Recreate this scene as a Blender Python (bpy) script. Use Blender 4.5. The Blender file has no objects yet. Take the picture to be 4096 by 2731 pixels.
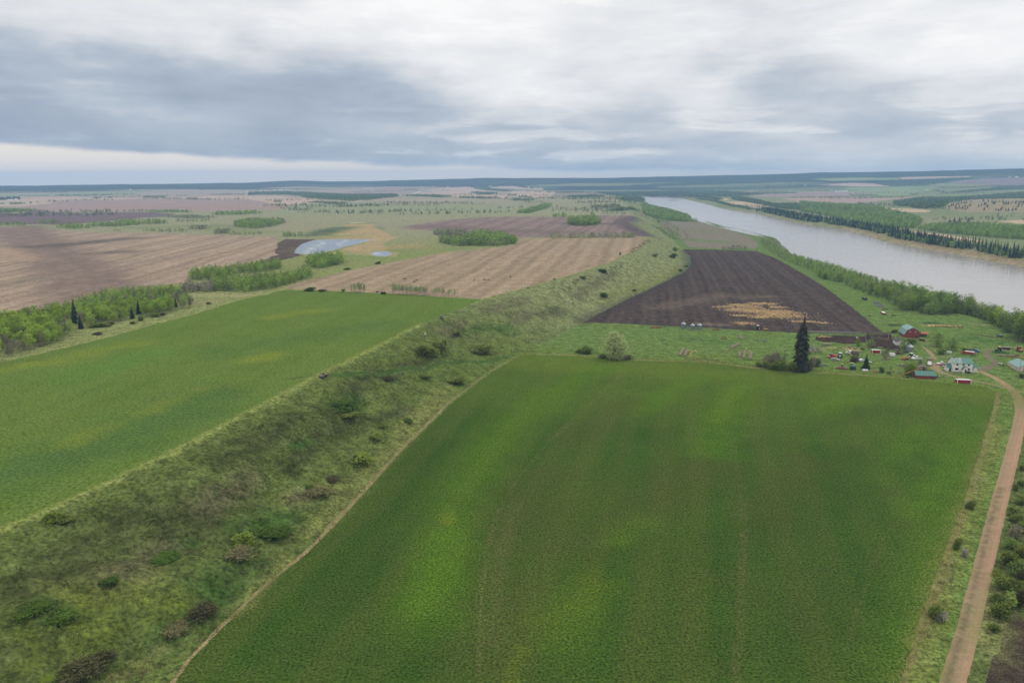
import bpy, math, random
import numpy as np
from mathutils import Vector, Matrix, geometry

S = bpy.context.scene
COL = S.collection
R = math.radians

# ------------------------------------------------------------------ camera
CAM_H = 120.0
FOC = 2926.0                      # focal length in photograph pixels (4096 wide)
PITCH = math.atan((1365.5 - 715.0) / FOC)
ROLL = R(0.3)
_f = np.array([0, math.cos(PITCH), -math.sin(PITCH)])
_r0 = np.array([1.0, 0, 0]); _u0 = np.array([0, math.sin(PITCH), math.cos(PITCH)])
_r = _r0 * math.cos(ROLL) - _u0 * math.sin(ROLL)
_u = _u0 * math.cos(ROLL) + _r0 * math.sin(ROLL)
cam = bpy.data.cameras.new('camera'); camo = bpy.data.objects.new('camera', cam); COL.objects.link(camo)
cam.sensor_width = 36; cam.lens = 36 * FOC / 4096; cam.clip_start = 1; cam.clip_end = 60000
m = Matrix.Identity(4)
for i in range(3):
    m[i][0] = _r[i]; m[i][1] = _u[i]; m[i][2] = -_f[i]
m[2][3] = CAM_H
camo.matrix_world = m
S.camera = camo

# ------------------------------------------------------------------ exposure
S.view_settings.view_transform = 'Standard'; S.view_settings.look = 'None'
S.view_settings.exposure = 0.0; S.view_settings.gamma = 1.0; S.view_settings.use_curve_mapping = False
S.cycles.use_denoising = True; S.cycles.denoising_prefilter = 'ACCURATE'; S.cycles.use_adaptive_sampling = False
S.cycles.max_bounces = 6; S.cycles.diffuse_bounces = 2; S.cycles.transparent_max_bounces = 8
S.cycles.volume_bounces = 1
S.cycles.blur_glossy = 1.0

# ------------------------------------------------------------------ node helper
class NT:
    def __init__(s, tree): s.t = tree; s.n = tree.nodes; s.l = tree.links
    def node(s, typ, **kw):
        n = s.n.new(typ)
        for k, v in kw.items(): setattr(n, k, v)
        return n
    def put(s, sock, v):
        if v is None: return
        if isinstance(v, bpy.types.NodeSocket): s.l.new(v, sock)
        else: sock.default_value = v
    def math(s, op, a, b=None, c=None, clamp=False):
        n = s.node('ShaderNodeMath', operation=op); n.use_clamp = clamp
        for i, v in enumerate((a, b, c)): s.put(n.inputs[i], v)
        return n.outputs[0]
    def vmath(s, op, a, b=None):
        n = s.node('ShaderNodeVectorMath', operation=op)
        s.put(n.inputs[0], a); s.put(n.inputs[1], b)
        return n.outputs['Value'] if op in ('DOT_PRODUCT', 'LENGTH', 'DISTANCE') else n.outputs[0]
    def mix(s, f, a, b, mode='MIX'):
        n = s.node('ShaderNodeMix', data_type='RGBA', blend_type=mode)
        c = [x for x in n.inputs if x.type == 'RGBA']
        s.put(n.inputs[0], f); s.put(c[0], c4(a)); s.put(c[1], c4(b))
        return [x for x in n.outputs if x.type == 'RGBA'][0]
    def rng(s, v, a, b, c=0.0, d=1.0, smooth=False):
        n = s.node('ShaderNodeMapRange'); n.clamp = True
        if smooth: n.interpolation_type = 'SMOOTHSTEP'
        for i, x in enumerate((v, a, b, c, d)): s.put(n.inputs[i], x)
        return n.outputs[0]
    def noise(s, vec, scale, detail=4.0, rough=0.55, dist=0.0):
        n = s.node('ShaderNodeTexNoise'); s.put(n.inputs['Vector'], vec)
        n.inputs['Scale'].default_value = scale; n.inputs['Detail'].default_value = detail
        n.inputs['Roughness'].default_value = rough; n.inputs['Distortion'].default_value = dist
        return n.outputs['Fac']
    def comb(s, x, y, z):
        n = s.node('ShaderNodeCombineXYZ')
        for i, v in enumerate((x, y, z)): s.put(n.inputs[i], v)
        return n.outputs[0]
def c4(c):
    if isinstance(c, bpy.types.NodeSocket) or c is None: return c
    return (c[0], c[1], c[2], 1.0) if len(c) == 3 else c

# ------------------------------------------------------------------ world: overcast sky
SUN_EL, SUN_AZ = R(52), R(60)      # azimuth clockwise from +y (bright side of the sky)
W = bpy.data.worlds.new('World'); S.world = W; W.use_nodes = True
w = NT(W.node_tree); w.n.clear()
sky = w.node('ShaderNodeTexSky', sky_type='NISHITA'); sky.sun_disc = False
sky.sun_elevation = SUN_EL; sky.sun_rotation = SUN_AZ
tc = w.node('ShaderNodeTexCoord').outputs['Generated']
sx = w.node('ShaderNodeSeparateXYZ'); w.l.new(tc, sx.inputs[0])
X, Y, Z = sx.outputs
el = w.math('MULTIPLY', w.math('ARCSINE', Z), 57.2958)                  # degrees
az = w.math('MULTIPLY', w.math('ARCTAN2', X, Y), 57.2958)
zz = w.math('ADD', w.math('MAXIMUM', Z, 0.0), 0.07)
flat = w.comb(w.math('DIVIDE', X, zz), w.math('DIVIDE', Y, zz), 0.0)    # a flat cloud deck seen from below
streak = w.comb(w.math('MULTIPLY', az, 0.075), w.math('MULTIPLY', el, 0.20), 3.7)
n1 = w.noise(flat, 0.55, 7, 0.55, 0.4)
n2 = w.noise(streak, 1.5, 9, 0.55, 0.25)
n3 = w.noise(w.comb(w.math('MULTIPLY', az, 0.045), w.math('MULTIPLY', el, 0.14), 9.1), 1.4, 5, 0.5)
side = w.rng(az, -40.0, 34.0, 0.0, 1.0)                                 # 0 west (dark) .. 1 east (bright)
nn = w.math('ADD', w.math('ADD', w.math('MULTIPLY', n1, 0.25), w.math('MULTIPLY', n2, 0.45)), w.math('MULTIPLY', n3, 0.30))
# the deck: dark rim low in the west, thinning and brightening upwards and to the east
st = w.rng(side, 0.0, 0.6, 6.2, 2.6); en = w.rng(side, 0.0, 1.0, 10.6, 8.4); lo = w.rng(side, 0.0, 1.0, 0.08, 0.44)
wob = w.math('ADD', el, w.math('MULTIPLY', w.math('SUBTRACT', n3, 0.5), 9.0))
k = w.rng(wob, st, en, 0.0, 1.0, True)
fac = w.math('ADD', lo, w.math('MULTIPLY', w.math('SUBTRACT', 0.80, lo), k))
fac = w.math('ADD', fac, w.math('MULTIPLY', w.math('SUBTRACT', nn, 0.5), w.rng(k, 0, 1, 1.6, 1.75)))
# puffs with bright tops sitting low on the horizon, and a few brighter heads higher up
puff = w.noise(w.comb(w.math('MULTIPLY', az, 0.085), w.math('MULTIPLY', el, 0.55), 1.3), 1.3, 8, 0.55, 0.3)
fac = w.math('ADD', fac, w.math('MULTIPLY', w.math('MULTIPLY', w.rng(puff, 0.50, 0.64, 0, 1, True), w.rng(el, 0.6, 1.4)), w.rng(el, 2.2, 5.5, 0.30, 0.08)))
fac = w.rng(fac, 0.0, 1.0, 0.0, 1.0)
rampn = w.node('ShaderNodeValToRGB'); w.l.new(fac, rampn.inputs[0])
rp = rampn.color_ramp
rp.elements[0].position = 0.0; rp.elements[0].color = (0.335, 0.385, 0.50, 1)
rp.elements[1].position = 1.0; rp.elements[1].color = (1.02, 1.01, 1.0, 1)
for pos, c in ((0.3, (0.47, 0.53, 0.61)), (0.62, (0.76, 0.77, 0.795))):
    e = rp.elements.new(pos); e.color = c4(c)
# pale clear strip under the deck, thickest in the west
edge = w.math('ADD', w.rng(az, -36.0, 4.0, 2.45, 0.65), w.math('MULTIPLY', w.math('SUBTRACT', n2, 0.5), 1.3))
strip = w.math('MULTIPLY', w.rng(w.math('SUBTRACT', edge, el), -0.12, 0.34, 0, 1, True), w.rng(az, 2.0, 24.0, 1.0, 0.45))
cl = w.mix(strip, rampn.outputs[0], w.mix(w.rng(el, -1, 3), (1.02, 0.88, 0.76), (0.92, 0.86, 0.77)))
# the deck overhead is a little brighter than its rim (as under any overcast)
cl = w.mix(w.rng(el, 14.0, 30.0, 0.0, 1.0, True), cl, (1.20, 1.16, 1.10))
clx = w.vmath('MULTIPLY', cl, (10.0, 10.0, 10.0))                       # clouds are bright: background strength is 0.1
wc = w.mix(0.96, sky.outputs[0], clx)
bg = w.node('ShaderNodeBackground'); w.l.new(wc, bg.inputs[0]); bg.inputs[1].default_value = 0.1
wo = w.node('ShaderNodeOutputWorld'); w.l.new(bg.outputs[0], wo.inputs[0])

sun = bpy.data.lights.new('sun', 'SUN'); sun.energy = 0.8; sun.angle = R(14); sun.color = (1.0, 0.96, 0.9)
suno = bpy.data.objects.new('sun', sun); COL.objects.link(suno)
sd = Vector((math.sin(SUN_AZ) * math.cos(SUN_EL), math.cos(SUN_AZ) * math.cos(SUN_EL), math.sin(SUN_EL)))
suno.rotation_euler = sd.to_track_quat('Z', 'Y').to_euler(); suno.location = sd * 500

# ------------------------------------------------------------------ geometry of the land
rng = np.random.default_rng(7)
random.seed(7)
def ray(px, py):
    px = np.asarray(px, float); py = np.asarray(py, float)
    a = (px - 2048) / FOC; b = -(py - 1365.5) / FOC
    d = _f[None, :] + a[..., None] * _r[None, :] + b[..., None] * _u[None, :]
    return d
def flatpt(pts, z):
    p = np.array(pts, float); d = ray(p[:, 0], p[:, 1]); t = (z - CAM_H) / d[:, 2]
    return d[:, :2] * t[:, None]
def pdist(P, line):
    """distance of points P to a polyline"""
    best = np.full(len(P), 1e12)
    for a, b in zip(line[:-1], line[1:]):
        ab = b - a; L = max(ab @ ab, 1e-9)
        t = np.clip(((P - a) @ ab) / L, 0, 1)
        q = P - (a + t[:, None] * ab)
        best = np.minimum(best, (q * q).sum(1))
    return np.sqrt(best)
def inside(P, poly):
    x, y = P[:, 0], P[:, 1]; r = np.zeros(len(P), bool)
    n = len(poly)
    for i in range(n):
        x1, y1 = poly[i]; x2, y2 = poly[(i + 1) % n]
        if y1 == y2: continue
        c = (y1 > y) != (y2 > y)
        r ^= c & (x < (x2 - x1) * (y - y1) / (y2 - y1) + x1)
    return r
ZU = 22.0       # the upper bench stands this far above the river terrace
ZW = -9.0       # river level
CREST = flatpt([(-500, 2330), (0, 2120), (300, 1990), (700, 1800), (1000, 1640), (1250, 1505), (1500, 1385), (1700, 1285), (1930, 1198),
                (2100, 1150), (2350, 1082), (2480, 1028), (2575, 980), (2600, 945), (2540, 910), (2520, 880), (2535, 855), (2490, 815), (2440, 785), (2380, 765)], ZU)
CREST = np.vstack([[-260, -60], CREST, CREST[-1] + [-2500, 3500]])
TOE = flatpt([(680, 2731), (740, 2640), (1060, 2330), (1300, 2130), (1450, 1960), (1600, 1790), (1800, 1600), (1960, 1480), (2090, 1412), (2180, 1370),
              (2330, 1292), (2500, 1200), (2640, 1130), (2740, 1080), (2755, 1040), (2725, 1000), (2690, 955), (2640, 915), (2610, 870), (2590, 835), (2560, 810), (2520, 790)], 0.0)
TOE = np.vstack([[-40, -60], TOE, TOE[-1] + [-2000, 4500]])
FARB = flatpt([(2574, 786), (2660, 789), (2738, 795), (2823, 816), (2908, 838), (3019, 853), (3095, 872), (3180, 891), (3350, 914), (3457, 938), (3531, 963),
               (3686, 994), (3861, 1023), (4096, 1072), (4500, 1180)], ZW)
NEARB = flatpt([(4700, 1560), (4400, 1420), (4096, 1320), (3800, 1222), (3600, 1155), (3449, 1104), (3308, 1068), (3223, 1042), (3176, 1022), (3110, 980), (3123, 972),
                (3112, 962), (3031, 946), (2925, 922), (2874, 908), (2768, 878), (2713, 855), (2640, 835), (2602, 823), (2579, 806), (2570, 790)], ZW)
RIVER = np.vstack([FARB, NEARB])
UPPER = np.vstack([CREST, [[-9000, 14000], [-14000, 0], [-260, -60]]])
SLOPE = np.vstack([CREST, TOE[::-1]])
SKYL = np.array([(-1500, 745), (0, 743), (700, 736), (1020, 730), (1120, 725), (1190, 722), (1300, 726), (1500, 724), (1800, 717), (1950, 711.5), (2100, 713), (2400, 712),
                 (2600, 708), (2800, 704), (3000, 700), (3200, 694), (3280, 690), (3400, 691), (3600, 687), (3900, 680), (4096, 674), (5600, 660)], float)
_sd = ray(SKYL[:, 0], SKYL[:, 1]); _saz = np.arctan2(_sd[:, 0], _sd[:, 1]); _ssl = _sd[:, 2] / np.hypot(_sd[:, 0], _sd[:, 1])
DR = 9500.0
def sm(a, b, x):
    t = np.clip((x - a) / (b - a), 0, 1); return t * t * (3 - 2 * t)
def rough(x, y, k):
    return (np.sin(x * k + 1.3 * np.sin(y * k * 0.71 + 2)) * np.cos(y * k * 1.17 + 1.1 * np.sin(x * k * 0.53)) )
def height(P):
    P = np.atleast_2d(P); x, y = P[:, 0], P[:, 1]
    d = np.hypot(x, y); a = np.arctan2(x, y)
    up = inside(P, UPPER); sl = inside(P, SLOPE) & ~up
    z = np.where(up, ZU, 0.0)
    if sl.any():
        q = P[sl]; dc = pdist(q, CREST); dt = pdist(q, TOE)
        t = dt / (dc + dt + 1e-6)
        t = np.clip(t + (0.08 * rough(q[:, 0], q[:, 1], 0.055) + 0.06 * rough(q[:, 0] + 40, q[:, 1], 0.13)) * np.sin(np.pi * t), 0, 1)
        z[sl] = ZU * (0.55 * t + 0.45 * sm(0, 1, t)) + (1.7 * rough(q[:, 0], q[:, 1], 0.09) + .9 * rough(q[:, 0], q[:, 1] + 70, 0.24)) * np.sin(np.pi * t)
    # gentle swells, growing with distance on the bench
    amp = np.where(up, 1.0, 0.0) * (0.3 + 5.5 * sm(700, 3500, d))
    z = z + amp * rough(x, y, 0.0032) + amp * 0.3 * rough(x + 300, y - 100, 0.009)
    # far shore: the land climbs away from the river
    right = ~up & ~sl
    dr = pdist(P, FARB)
    beyond = right & (y * 0 + d > 300) & (_side(P) > 0)
    rise = np.interp(dr, [0, 60, 1500, 3500, 6000, 9000], [0, 1, 16, 55, 118, 160])
    z = np.where(beyond, rise + 4.0 * sm(300, 2500, dr) * rough(x, y, 0.0045), z)
    # pine knoll
    z = z + 26 * np.exp(-(((x - KN[0]) / 330) ** 2 + ((y - KN[1]) / 200) ** 2))
    # river bed and banks
    ri = inside(P, RIVER); db = pdist(P, np.vstack([RIVER, RIVER[:1]]))
    bank = ~up & (db < 45)
    k = np.clip(db / 45, 0, 1)
    z = np.where(bank & ~ri, z * k + (ZW - 0.3) * (1 - k) ** 1.4 * 1.0, z)
    z = np.where(ri, ZW - np.clip(db * 0.15, 0.1, 3.5), z)
    # skyline ridge
    zr = CAM_H + DR * np.interp(a, _saz, _ssl) + 3.0 * rough(x, y, 0.004) + 2 * rough(x, y, 0.011)
    k = sm(6300, DR, d)
    z = z * (1 - k) + zr * k
    z = np.where(d > DR, z - (d - DR) * 0.05, z)
    return z
KN = flatpt([(3960, 838)], 10)[0]
def _side(P):
    """+1 beyond the river, -1 on the camera's side"""
    c = np.vstack([FARB, [[9000, FARB[-1][1] - 800], [14000, 14000], [-1500, 14000], FARB[0] + [-1200, 3000]]])
    return np.where(inside(P, c), 1, -1)
_T = np.concatenate([np.linspace(110, 700, 240), np.geomspace(705, 11500, 300)])
def at_many(pts):
    """photograph pixels -> points on the land"""
    p = np.array(pts, float); d = ray(p[:, 0], p[:, 1])
    out = np.zeros((len(p), 3))
    for i in range(len(p)):
        hd = np.hypot(d[i, 0], d[i, 1]); t = _T / hd
        q = d[i][None, :] * t[:, None]
        h = height(q[:, :2]); z = CAM_H + q[:, 2]
        below = np.nonzero(z <= h)[0]
        if len(below) == 0:
            tt = t[-1]
        else:
            j = below[0]
            if j == 0: tt = t[0]
            else:
                g0 = z[j - 1] - h[j - 1]; g1 = z[j] - h[j]
                tt = t[j - 1] + (t[j] - t[j - 1]) * g0 / (g0 - g1)
        out[i] = d[i] * tt; out[i, 2] = 0
    out[:, 2] = height(out[:, :2])
    return out
def at(px, py):
    v = at_many([(px, py)])[0]; return Vector(v)
def H(x, y): return float(height(np.array([[x, y]]))[0])
def mpp(p):                        # metres per photograph pixel at a point
    return float(np.dot(np.array(p) - np.array([0, 0, CAM_H]), _f)) / FOC
# ------------------------------------------------------------------ ground regions, listed by what lies on top
def cr(ox, oy, s, pts): return [(ox + x / s, oy + y / s) for x, y in pts]
REG = []
def region(name, mat, pts, jit=1.0): REG.append((name, mat, pts, jit))
LANE = [(4096, 1628), (4080, 1590), (4055, 1562), (4020, 1535), (3985, 1515), (3950, 1496), (3910, 1482), (3890, 1468), (3868, 1460)]
ROADW = [(3810, 2731), (3860, 2560), (3905, 2380), (3955, 2180), (4000, 2000), (4040, 1850), (4072, 1720), (4085, 1650), (4078, 1600), (4050, 1560), (4015, 1533), (3985, 1514), (3950, 1496), (3915, 1484)]
def ribbon(pts, wid):
    """a strip of the given width (m) along pixels; returns world points"""
    q = at_many(pts)[:, :2]
    w_ = np.array(wid if hasattr(wid, '__len__') else [wid] * len(q), float)
    t = np.gradient(q, axis=0); t /= np.linalg.norm(t, axis=1)[:, None]
    n = np.stack([-t[:, 1], t[:, 0]], 1) * w_[:, None] / 2
    return np.vstack([q + n, (q - n)[::-1]])
region('gravel_road', 'road', ('ribbon', [(3770, 2900)] + ROADW, [5.3] * 8 + [5.3, 5.2, 4.8, 4.4, 4.0, 3.6, 3.4]), .25)
region('farm_track', 'track', ('ribbon', cr(3600, 1270, 4.742, [(2330, 1420), (2150, 1370), (1900, 1310), (1650, 1245), (1350, 1190), (1100, 1130), (900, 1080), (760, 1030), (660, 960), (640, 905), (700, 880), (800, 900)]),
       [3.2, 3.2, 3.0, 2.8, 2.6, 2.6, 3.4, 4.5, 6, 7, 7, 5]), .25)
region('farm_track', 'mudtrack', ('ribbon', cr(3600, 1270, 4.742, [(1430, 980), (1560, 985), (1640, 960), (1740, 905), (1830, 880), (1780, 820), (1700, 770), (1640, 690), (1650, 640), (1760, 600)]),
       [7, 6, 6, 5, 3, 4, 5, 4, 3, 2]), .4)
region('farm_track', 'track', ('ribbon', cr(3600, 1270, 4.742, [(690, 800), (640, 750), (590, 690), (550, 640), (500, 600), (430, 560)]), [2.0, 2.4, 3, 2.6, 2, 1.5]), .4)
region('farm_track', 'grasstrack', ('ribbon', [(1130, 1518), (1290, 1505), (1400, 1497), (1600, 1478), (1800, 1454), (1960, 1444), (2040, 1425), (2085, 1416)], [1.2, 2.2, 2.6, 2.8, 2.8, 2.6, 2.4, 2]), .4)
region('farm_track', 'grasstrack', ('ribbon', [(1768, 1280), (1800, 1300), (1850, 1332), (1920, 1368), (2000, 1396)], [1.6, 1.8, 1.6, 1.2, .9]), .4)
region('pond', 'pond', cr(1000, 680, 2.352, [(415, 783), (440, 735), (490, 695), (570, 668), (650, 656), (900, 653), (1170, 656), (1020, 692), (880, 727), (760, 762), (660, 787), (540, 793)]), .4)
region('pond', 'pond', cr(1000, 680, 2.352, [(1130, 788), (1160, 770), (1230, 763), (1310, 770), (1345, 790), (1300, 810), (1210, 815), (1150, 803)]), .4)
region('pond_mud', 'mud', cr(1000, 680, 2.352, [(170, 835), (200, 815), (270, 800), (230, 770), (260, 720), (250, 690), (330, 650), (620, 652), (570, 668), (430, 770), (480, 800), (520, 800), (290, 850), (100, 880), (60, 870)]), 1.5)
region('reed_bed', 'reed', cr(1000, 680, 2.352, [(600, 605), (700, 570), (890, 540), (900, 505), (1000, 500), (1160, 515), (1210, 555), (1330, 615), (1400, 632), (1250, 690), (1280, 760), (1410, 775), (1380, 822), (1100, 805), (700, 795), (1165, 660), (840, 650), (740, 650)]), 2)
UG = [(-700, 2420), (0, 2122), (300, 1992), (700, 1802), (1000, 1642), (1290, 1492), (1500, 1389), (1690, 1292), (1800, 1250), (1925, 1199),
      (1800, 1190), (1660, 1180), (1500, 1172), (1300, 1163), (1140, 1160), (960, 1200), (760, 1262), (600, 1302), (430, 1350), (240, 1397), (60, 1437), (-200, 1490), (-900, 1660)]
region('green_field', 'crop_up', UG, .8)
LG = [(610, 2800), (700, 2731), (760, 2640), (900, 2500), (1080, 2330), (1240, 2200), (1320, 2120), (1460, 1970), (1610, 1800), (1810, 1610), (1965, 1490), (2090, 1419),
      (2300, 1424), (2500, 1442), (2750, 1446), (2900, 1458), (3050, 1476), (3160, 1488), (3400, 1500), (3700, 1522), (3940, 1548), (3985, 1565), (3972, 1640), (3940, 1740), (3890, 1900), (3845, 2040), (3795, 2160), (3700, 2420), (3600, 2731), (3570, 2830)]
region('green_field', 'crop_low', LG, .6)
region('plowed_field', 'dark', [(2335, 1289), (2400, 1252), (2500, 1202), (2600, 1156), (2680, 1117), (2740, 1088), (2766, 1058), (2760, 1025), (2730, 997), (2860, 999), (3025, 1004), (3100, 1032), (3200, 1087), (3300, 1148), (3400, 1224), (3465, 1275), (3530, 1327), (3440, 1336), (3200, 1331), (3000, 1321), (2800, 1308), (2600, 1300), (2450, 1293)], .6)
region('young_crop_field', 'greyfield', [(2645, 884), (2700, 885), (2772, 888), (2840, 897), (2925, 923), (3010, 952), (3034, 976), (3026, 994), (2883, 996), (2755, 989), (2738, 970), (2700, 938), (2661, 933), (2638, 905)], 1)
region('stubble_field', 'stubble', [(1132, 1150), (1180, 1135), (1298, 1106), (1425, 1076), (1553, 1053), (1638, 1036), (1757, 1013), (1850, 1000), (1990, 990), (2062, 978), (2080, 955), (2198, 953), (2400, 953), (2580, 954), (2586, 970), (2548, 1000), (2490, 1022), (2431, 1052), (2330, 1085),
       (2155, 1134), (2028, 1170), (1930, 1194), (1723, 1186), (1550, 1178), (1425, 1168), (1213, 1158)], 1)
region('stubble_field', 'brownfield', [(-900, 895), (-300, 903), (0, 906), (143, 909), (286, 924), (400, 930), (560, 931), (821, 939), (980, 945), (1110, 951), (1105, 985), (1119, 1016), (1090, 1030), (952, 1062), (840, 1095), (740, 1130), (595, 1148), (420, 1195), (357, 1212), (173, 1258), (0, 1300), (-500, 1420), (-1200, 1600)], 1.5)
region('plowed_field', 'plow_far', [(1600, 913), (1660, 900), (1740, 886), (1808, 879), (1900, 870), (2000, 867), (2266, 868), (2368, 862), (2540, 860), (2528, 880), (2514, 896), (2555, 917), (2580, 930), (2600, 944), (2538, 949), (2300, 950), (2070, 950), (1950, 935), (1744, 925)], 1.5)
# far plain, west bank
region('plowed_field', 'purple', [(-400, 838), (0, 846), (20, 850), (70, 858), (98, 850), (105, 841), (143, 837), (185, 841), (226, 849), (327, 852), (490, 849), (620, 850), (700, 857), (660, 866), (560, 872), (470, 880), (372, 890), (247, 900), (100, 897), (-400, 890)], 3)
region('plowed_field', 'pinkfield', [(60, 836), (120, 824), (220, 806), (560, 796), (800, 795), (960, 798), (1050, 806), (1164, 828), (1100, 840), (1021, 838), (849, 846), (700, 842), (500, 848), (240, 848), (170, 836)], 3)
region('stubble_field', 'pinklight', [(700, 792), (813, 785), (998, 783), (1131, 785), (1190, 793), (1280, 804), (1164, 822), (1090, 812), (908, 799)], 3)
region('stubble_field', 'beigefar', [(-300, 806), (0, 802), (167, 790), (300, 787), (565, 792), (690, 794), (560, 797), (220, 806), (100, 826), (-300, 830)], 3)
region('grass_field', 'palegreen', [(-300, 777), (0, 776), (210, 777), (300, 770), (450, 766), (600, 764), (420, 778), (300, 783), (0, 784), (-300, 786)], 3)
region('stubble_field', 'pinklight', [(1700, 760), (1760, 752), (1900, 750), (1975, 762), (1890, 772), (1700, 766), (1690, 762)], 3)
region('stubble_field', 'pinklight', [(1690, 768), (1890, 774), (1900, 778), (2030, 780), (2020, 794), (1900, 790), (1780, 786), (1680, 780)], 3)
region('stubble_field', 'pinklight', [(1950, 748), (2050, 744), (2160, 752), (2180, 758), (2050, 756), (1990, 754)], 3)
region('stubble_field', 'pinklight', [(2050, 766), (2100, 764), (2235, 768), (2215, 782), (2170, 788), (2060, 788), (2040, 778)], 3)
region('stubble_field', 'pinkfield', [(1380, 766), (1560, 750), (1680, 748), (1660, 764), (1610, 774), (1500, 778), (1400, 776)], 3)
# far shore
region('stubble_field', 'tan', [(2777, 783), (2813, 784), (2885, 790), (2920, 799), (2896, 803), (2849, 795), (2798, 790)], 2)
region('stubble_field', 'tan', [(2876, 809), (2968, 806), (3033, 818), (3096, 827), (3020, 833), (2926, 824)], 2)
region('stubble_field', 'pinkfield', [(2908, 773), (2968, 765), (3057, 765), (3072, 770), (2986, 782)], 2)
region('stubble_field', 'pinkfield', [(2986, 785), (3072, 778), (3265, 766), (3396, 769), (3500, 776), (3396, 785), (3206, 790), (3087, 789)], 2)
region('stubble_field', 'pinkstripe', [(3123, 794), (3400, 788), (3515, 792), (3694, 787), (3524, 803), (3426, 812), (3295, 815), (3188, 806)], 2)
region('grass_field', 'palegreen', [(3240, 716), (3396, 711), (3604, 711), (3590, 719), (3440, 722), (3330, 724)], 2)
region('stubble_field', 'pinklight', [(3604, 709), (3740, 706), (3887, 705), (3870, 709), (3740, 716), (3600, 718)], 2)
region('plowed_field', 'purplefar', [(3783, 727), (3950, 713), (4096, 708), (4300, 700), (4300, 744), (4096, 743), (3950, 739), (3840, 736)], 2)
region('stubble_field', 'pinklight', [(3240, 740), (3396, 732), (3500, 735), (3569, 746), (3396, 746)], 2)
region('grass_field', 'palegreen', [(3380, 750), (3600, 750), (3750, 753), (3640, 778), (3520, 782), (3400, 772)], 2)
region('grass_hillside', 'tanhill', [(3783, 832), (3813, 810), (3870, 800), (3932, 795), (4051, 787), (4300, 780), (4300, 852), (3960, 850), (3860, 850)], 2)
region('stubble_field', 'tan', [(3456, 821), (3560, 833), (3723, 842), (3714, 852), (3575, 846), (3500, 832)], 2)
region('stubble_field', 'tan', [(3988, 885), (4096, 879), (4250, 880), (4250, 900), (4096, 897)], 2)
region('stubble_field', 'tan', [(3650, 924), (3790, 940), (3930, 963), (3900, 974), (3780, 957), (3640, 941)], 1)
region('stubble_field', 'tan', [(3120, 845), (3160, 842), (3260, 866), (3400, 889), (3390, 894), (3240, 874)], 1)
# farmyard surfaces
region('corral_mud', 'corral', cr(3300, 1250, 5.88, [(-200, 560), (0, 545), (300, 535), (600, 545), (940, 560), (960, 520), (1500, 525), (1620, 560), (1650, 640), (1640, 760), (1720, 790), (1780, 900), (1700, 920), (1500, 860), (1320, 840), (1130, 830), (1100, 850), (1000, 790), (960, 700), (700, 740), (400, 735), (200, 700), (-60, 690), (-240, 640)]), .5)
region('bare_ground', 'burnt', [(3940, 2731), (3965, 2640), (4000, 2590), (4010, 2520), (4030, 2470), (4050, 2440), (4096, 2480), (4300, 2480), (4400, 2800), (3930, 2800)], .6)
region('dry_verge', 'drygrass', ('ribbon', [(590, 2850), (690, 2731), (755, 2640), (870, 2520), (1070, 2333), (1235, 2200), (1310, 2120), (1455, 1965), (1605, 1795), (1800, 1605), (1900, 1530), (1960, 1485), (2040, 1440), (2090, 1416)], [1.2, 1.5, 1.6, 1.7, 1.6, 1.9, 2.0, 1.7, 1.7, 1.4, 1.4, 1.2, 1.0, .9]), .5)
region('dry_verge', 'drygrass', ('ribbon', [(2085, 1414), (2300, 1420), (2500, 1438), (2750, 1446), (2900, 1458), (3060, 1476), (3180, 1489), (3400, 1496), (3640, 1516), (3800, 1534)], [1, 3, 3, 2.5, 4, 5, 4, 3, 2, 1]), .4)
region('dry_verge', 'drygrass', ('ribbon', [(3600, 2760), (3640, 2640), (3700, 2480), (3760, 2320), (3800, 2190), (3850, 2060), (3880, 1950), (3905, 1860), (3940, 1760), (3968, 1660), (3998, 1570)], [2, 2, 2.5, 3, 2.5, 3, 3.5, 4, 3.5, 3.5, 2]), .5)
# ---- paint: colours the ground itself carries (vigour of the crop, wheel tracks, bare spots) and one lens and view-angle brightening, as strokes on the land
PAINT = []
def stroke(col, a, w_, pts, soft=1.0): PAINT.append((col, a, w_, pts, soft))
region('gravel_road', 'roadfar', ('ribbon', [(1605, 784), (1632, 781), (1656, 775), (1674, 769), (1698, 763), (1718, 758)], 13), .5)
region('gravel_road', 'roadfar', ('ribbon', [(1424, 807), (1437, 804), (1448, 802)], 12), .5)
region('farm_track', 'roadfar', ('ribbon', [(1021, 836), (1045, 833), (1066, 831)], 8), .5)
region('farm_track', 'roadfar', ('ribbon', [(1400, 893), (1430, 891), (1458, 891)], 9), .5)
region('farm_track', 'tan', ('ribbon', [(1480, 882), (1560, 879), (1620, 876), (1680, 872), (1750, 867)], 5), .5)
# lens and view-angle brightening painted in toward the farm; crop fresher along the fence
TOPC = (.105, .150, .024)
stroke(TOPC, .85, 34, [(2150, 1440), (2600, 1460), (3050, 1500), (3500, 1530), (3900, 1570)]); stroke((.085, .130, .020), .55, 45, [(2000, 1560), (2500, 1560), (3000, 1590), (3600, 1640)])
stroke((.075, .14, .018), .6, 10, [(3930, 1640), (3880, 1850), (3800, 2100), (3700, 2350), (3600, 2700)])
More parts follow.
